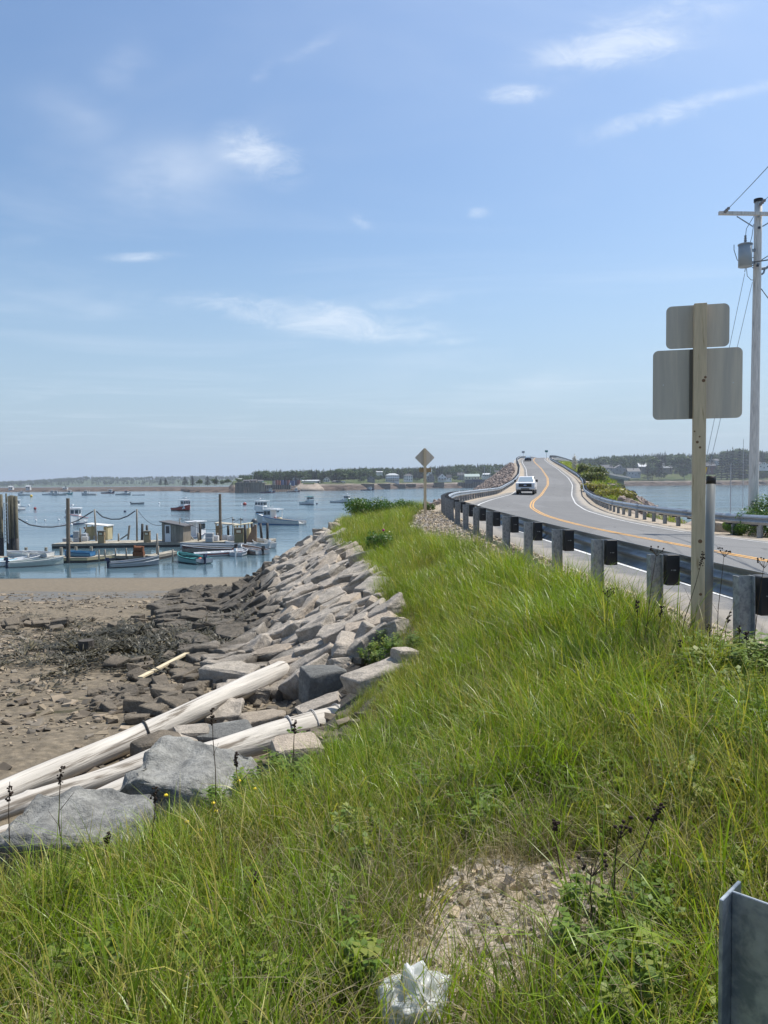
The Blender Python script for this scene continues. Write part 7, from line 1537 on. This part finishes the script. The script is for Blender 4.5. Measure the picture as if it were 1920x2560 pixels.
for i, (x0, x1, yt, yb, m) in enumerate(((1040, 1062, 212, 250, 'hgrey'), (1063, 1084, 208, 248, 'red'), (1085, 1108, 212, 248, 'orange'), (1109, 1132, 207, 248, 'bluep'), (1133, 1160, 212, 246, 'navy'), (1161, 1184, 208, 246, 'red'), (1185, 1230, 213, 246, 'bluep'), (1231, 1250, 206, 240, 'navy'), (1251, 1278, 208, 232, 'red'), (1155, 1195, 232, 250, 'sky_blue'))):
    plain('trap_stack', 'pale blue low stack in front of the other lobster trap stacks' if i == 9 else '%s coloured stack of lobster traps from the left between wharf and mound' % ORD[i], 'trap stack', 'B', x0, x1, yt, yb, 20, mat('trap_' + str(i), {'red': (.20, .075, .065), 'orange': (.30, .12, .07), 'bluep': (.07, .11, .22), 'sky_blue': (.22, .32, .4), 'hgrey': (.2, .2, .2), 'navy': (.03, .035, .08)}[m], .8, var=.5, vs=1.2), 5, 'coloured lobster trap stacks by the wharf')
root, wd, H = plain('low_pier', 'low dark pier on short piles right of the pile wharf', 'pier', 'B', 960, 1195, 250, 276, -12, M['darkpile'], 6)
for i in range(16): q = MB(); q.tube([(-wd / 2 + wd * i / 15, -.3, -6), (-wd / 2 + wd * i / 15, -.3, H)], .25, 6); q.build('pile', M['oldwood'], root)
px, py = cr('B', 1358, 290); Yd = inland(px).y + 6; b = A(px, py, Yd); s = Yd / F_PX * .2893; q = MB(); q.loft([[(-150 * s, -8, -2), (150 * s, -8, -2), (150 * s, 30, -2), (-150 * s, 30, -2)], [(-120 * s, -2, 18 * s), (110 * s, -2, 18 * s), (110 * s, 25, 18 * s), (-120 * s, 25, 18 * s)], [(-80 * s, 6, 54 * s), (55 * s, 6, 54 * s), (55 * s, 20, 54 * s), (-80 * s, 20, 54 * s)]]); tag(q.build('gravel_mound', mat('tan_gravel', (.29, .24, .19), .95, var=.35, vs=.3, bump=.3, bs=.6), None, True, b), 'rounded tan gravel mound on the spit', 'mound')
q = MB(); q.loft([[(-58 * s, 4, 50 * s), (42 * s, 4, 50 * s), (42 * s, 20, 50 * s), (-58 * s, 20, 50 * s)], [(-52 * s, 6, 60 * s), (36 * s, 6, 60 * s), (36 * s, 18, 60 * s), (-52 * s, 18, 60 * s)]]); put('grass_cap', q.mesh('grass_cap', mat('mound_grass', (.07, .09, .03), .95, var=.3, vs=.5)), [o for o in COL.objects if o.name == 'gravel_mound'][0])
root, wd, H = plain('dark_pier', 'long dark timber pier stacked with gear left of the causeway', 'pier', 'C', 1060, 1392, 262, 304, -10, M['darkpile'], 10)
for i in range(24): q = MB(); q.tube([(-wd / 2 + wd * i / 23, -.4, -6), (-wd / 2 + wd * i / 23, -.4, H + .4)], .28, 6); q.build('pile', M['oldwood'], root)
for i, (x0, x1, yt, m) in enumerate(((1120, 1180, 238, 'dgrey'), (1185, 1260, 236, 'navy'), (1265, 1330, 238, 'hgrey'), (1335, 1390, 234, 'navy'))):
    plain('gear_stack', '%s dark stack of gear from the left on the long dark pier' % ORD[i], 'gear stack', 'C', x0, x1, yt, 264, -6, mat('gear_%d' % i, (.04, .05, .09) if i % 2 else (.09, .09, .10), .8, var=.5, vs=1), 5, 'stacks of gear on the dark pier')
for i, (x0, x1, yt, yb) in enumerate(((215, 330, 276, 308), (335, 470, 274, 310), (475, 600, 278, 308), (605, 690, 276, 304), (845, 935, 264, 292))):
    plain('stone_seawall', '%s dark stone seawall section from the left below the houses' % ORD[i], 'seawall', 'C', x0, x1, yt, yb, 4, mat('seawall_%d' % i, (.10, .085, .07), .95, var=.5, vs=.5, bump=.3, bs=.7), 5, 'dark seawall sections below the houses')
GPOL = 'tall poles behind the dark pier'
for i, (x, yt, yb) in enumerate(((1088, 148, 240), (1283, 125, 210), (1334, 132, 212), (1367, 130, 215), (1428, 125, 220))):
    p = A(*cr('C', x, yb), inland(cr('C', x, yb)[0]).y + 50); t = A(*cr('C', x, yt), p.y); q = MB(); q.tube([(0, 0, -2), t - p], [.28, .2], 6); q.bar((t - p) * .95 - Vector((1.3, 0, 0)), (t - p) * .95 + Vector((1.3, 0, 0)), .2, .25); tag(q.build('shore_pole', M['lgrey'], None, False, p), '%s tall shore pole from the left behind the dark pier' % ORD[i], 'utility pole', GPOL)
p = A(*cr('B', 1380, 215), inland(cr('B', 1380, 215)[0]).y + 200); t = A(*cr('B', 1379, 82), p.y); q = MB(); q.tube([(0, 0, -5), t - p], [.22, .08], 5); tag(q.build('radio_mast', M['lgrey'], None, False, p), 'thin radio mast rising above the far ridge', 'mast')
p = A(*cr('B', 865, 205), inland(cr('B', 865, 205)[0]).y + 10); t = A(*cr('B', 885, 132), p.y); q = MB(); q.bar((0, 0, 0), t - p, .35, .35); q.bar(t - p, Vector((-4, 0, (t - p).z * .45)), .15, .15); tag(q.build('crane_boom', M['lgrey'], None, False, p), 'thin crane boom slanting above the pile wharf', 'crane')
p = A(1626, 1200, inland(1626).y + 40); t = A(*cr('4', 690, 182), p.y); b = A(*cr('4', 688, 265), p.y); q = MB(); q.tube([b - b, t - b], [.25, .2], 6); tag(q.build('shore_pole', mat('yellowish_pole', (.45, .38, .26), .8), None, False, b), 'pale pole in front of the white roofed house', 'utility pole')
for i, (x, y, k) in enumerate(((20, 262, 'C'), (62, 265, 'C'), (600, 252, 'C'), (1270, 222, 'C'))):
    px, py = cr(k, x, y); Yd = inland(px).y + 30; b = A(px, py, Yd); ca = thing('parked_car', 'tiny parked %s car on the far shore road, %s from the left' % (('dark', 'silver', 'white', 'white')[i], ORD[i]), 'car', b, PI / 2); q = MB(); q.loft([[(sx, yy, z) for yy, z in ((-2.3, .3), (-2.3, .8), (-1.2, 1.0), (-.6, 1.5), (1.0, 1.5), (1.9, 1.0), (2.3, .9), (2.3, .3))] for sx in (-.9, .9)]); q.build('body', (M['dgrey'], M['lgrey'], M['white'], M['white'])[i], ca)
    for yy in (-1.4, 1.4):
        for sx in (-.8, .8): q = MB(); q.tube([(sx - .1, yy, .32), (sx + .1, yy, .32)], .33, 10); q.build('wheel', M['black'], ca)
# ------------------------------------------------------------------ moist sea air
q = MB(); q.box((0, 3050, (-8 + 62) / 2 - 3.5), (14400, 7400, 73)); hz = q.mesh('haze', []); ho = put('haze', hz); tag(ho, kind='stuff')
hm = bpy.data.materials.new('sea_haze'); hm.use_nodes = True; N = NT(hm.node_tree); N.n.clear(); pv = N.new('ShaderNodeVolumePrincipled'); pv.inputs['Color'].default_value = (.80, .88, 1.0, 1); pv.inputs['Density'].default_value = 0.00017; pv.inputs['Anisotropy'].default_value = .3
N.l.new(pv.outputs[0], N.new('ShaderNodeOutputMaterial').inputs['Volume']); hz.materials.append(hm)
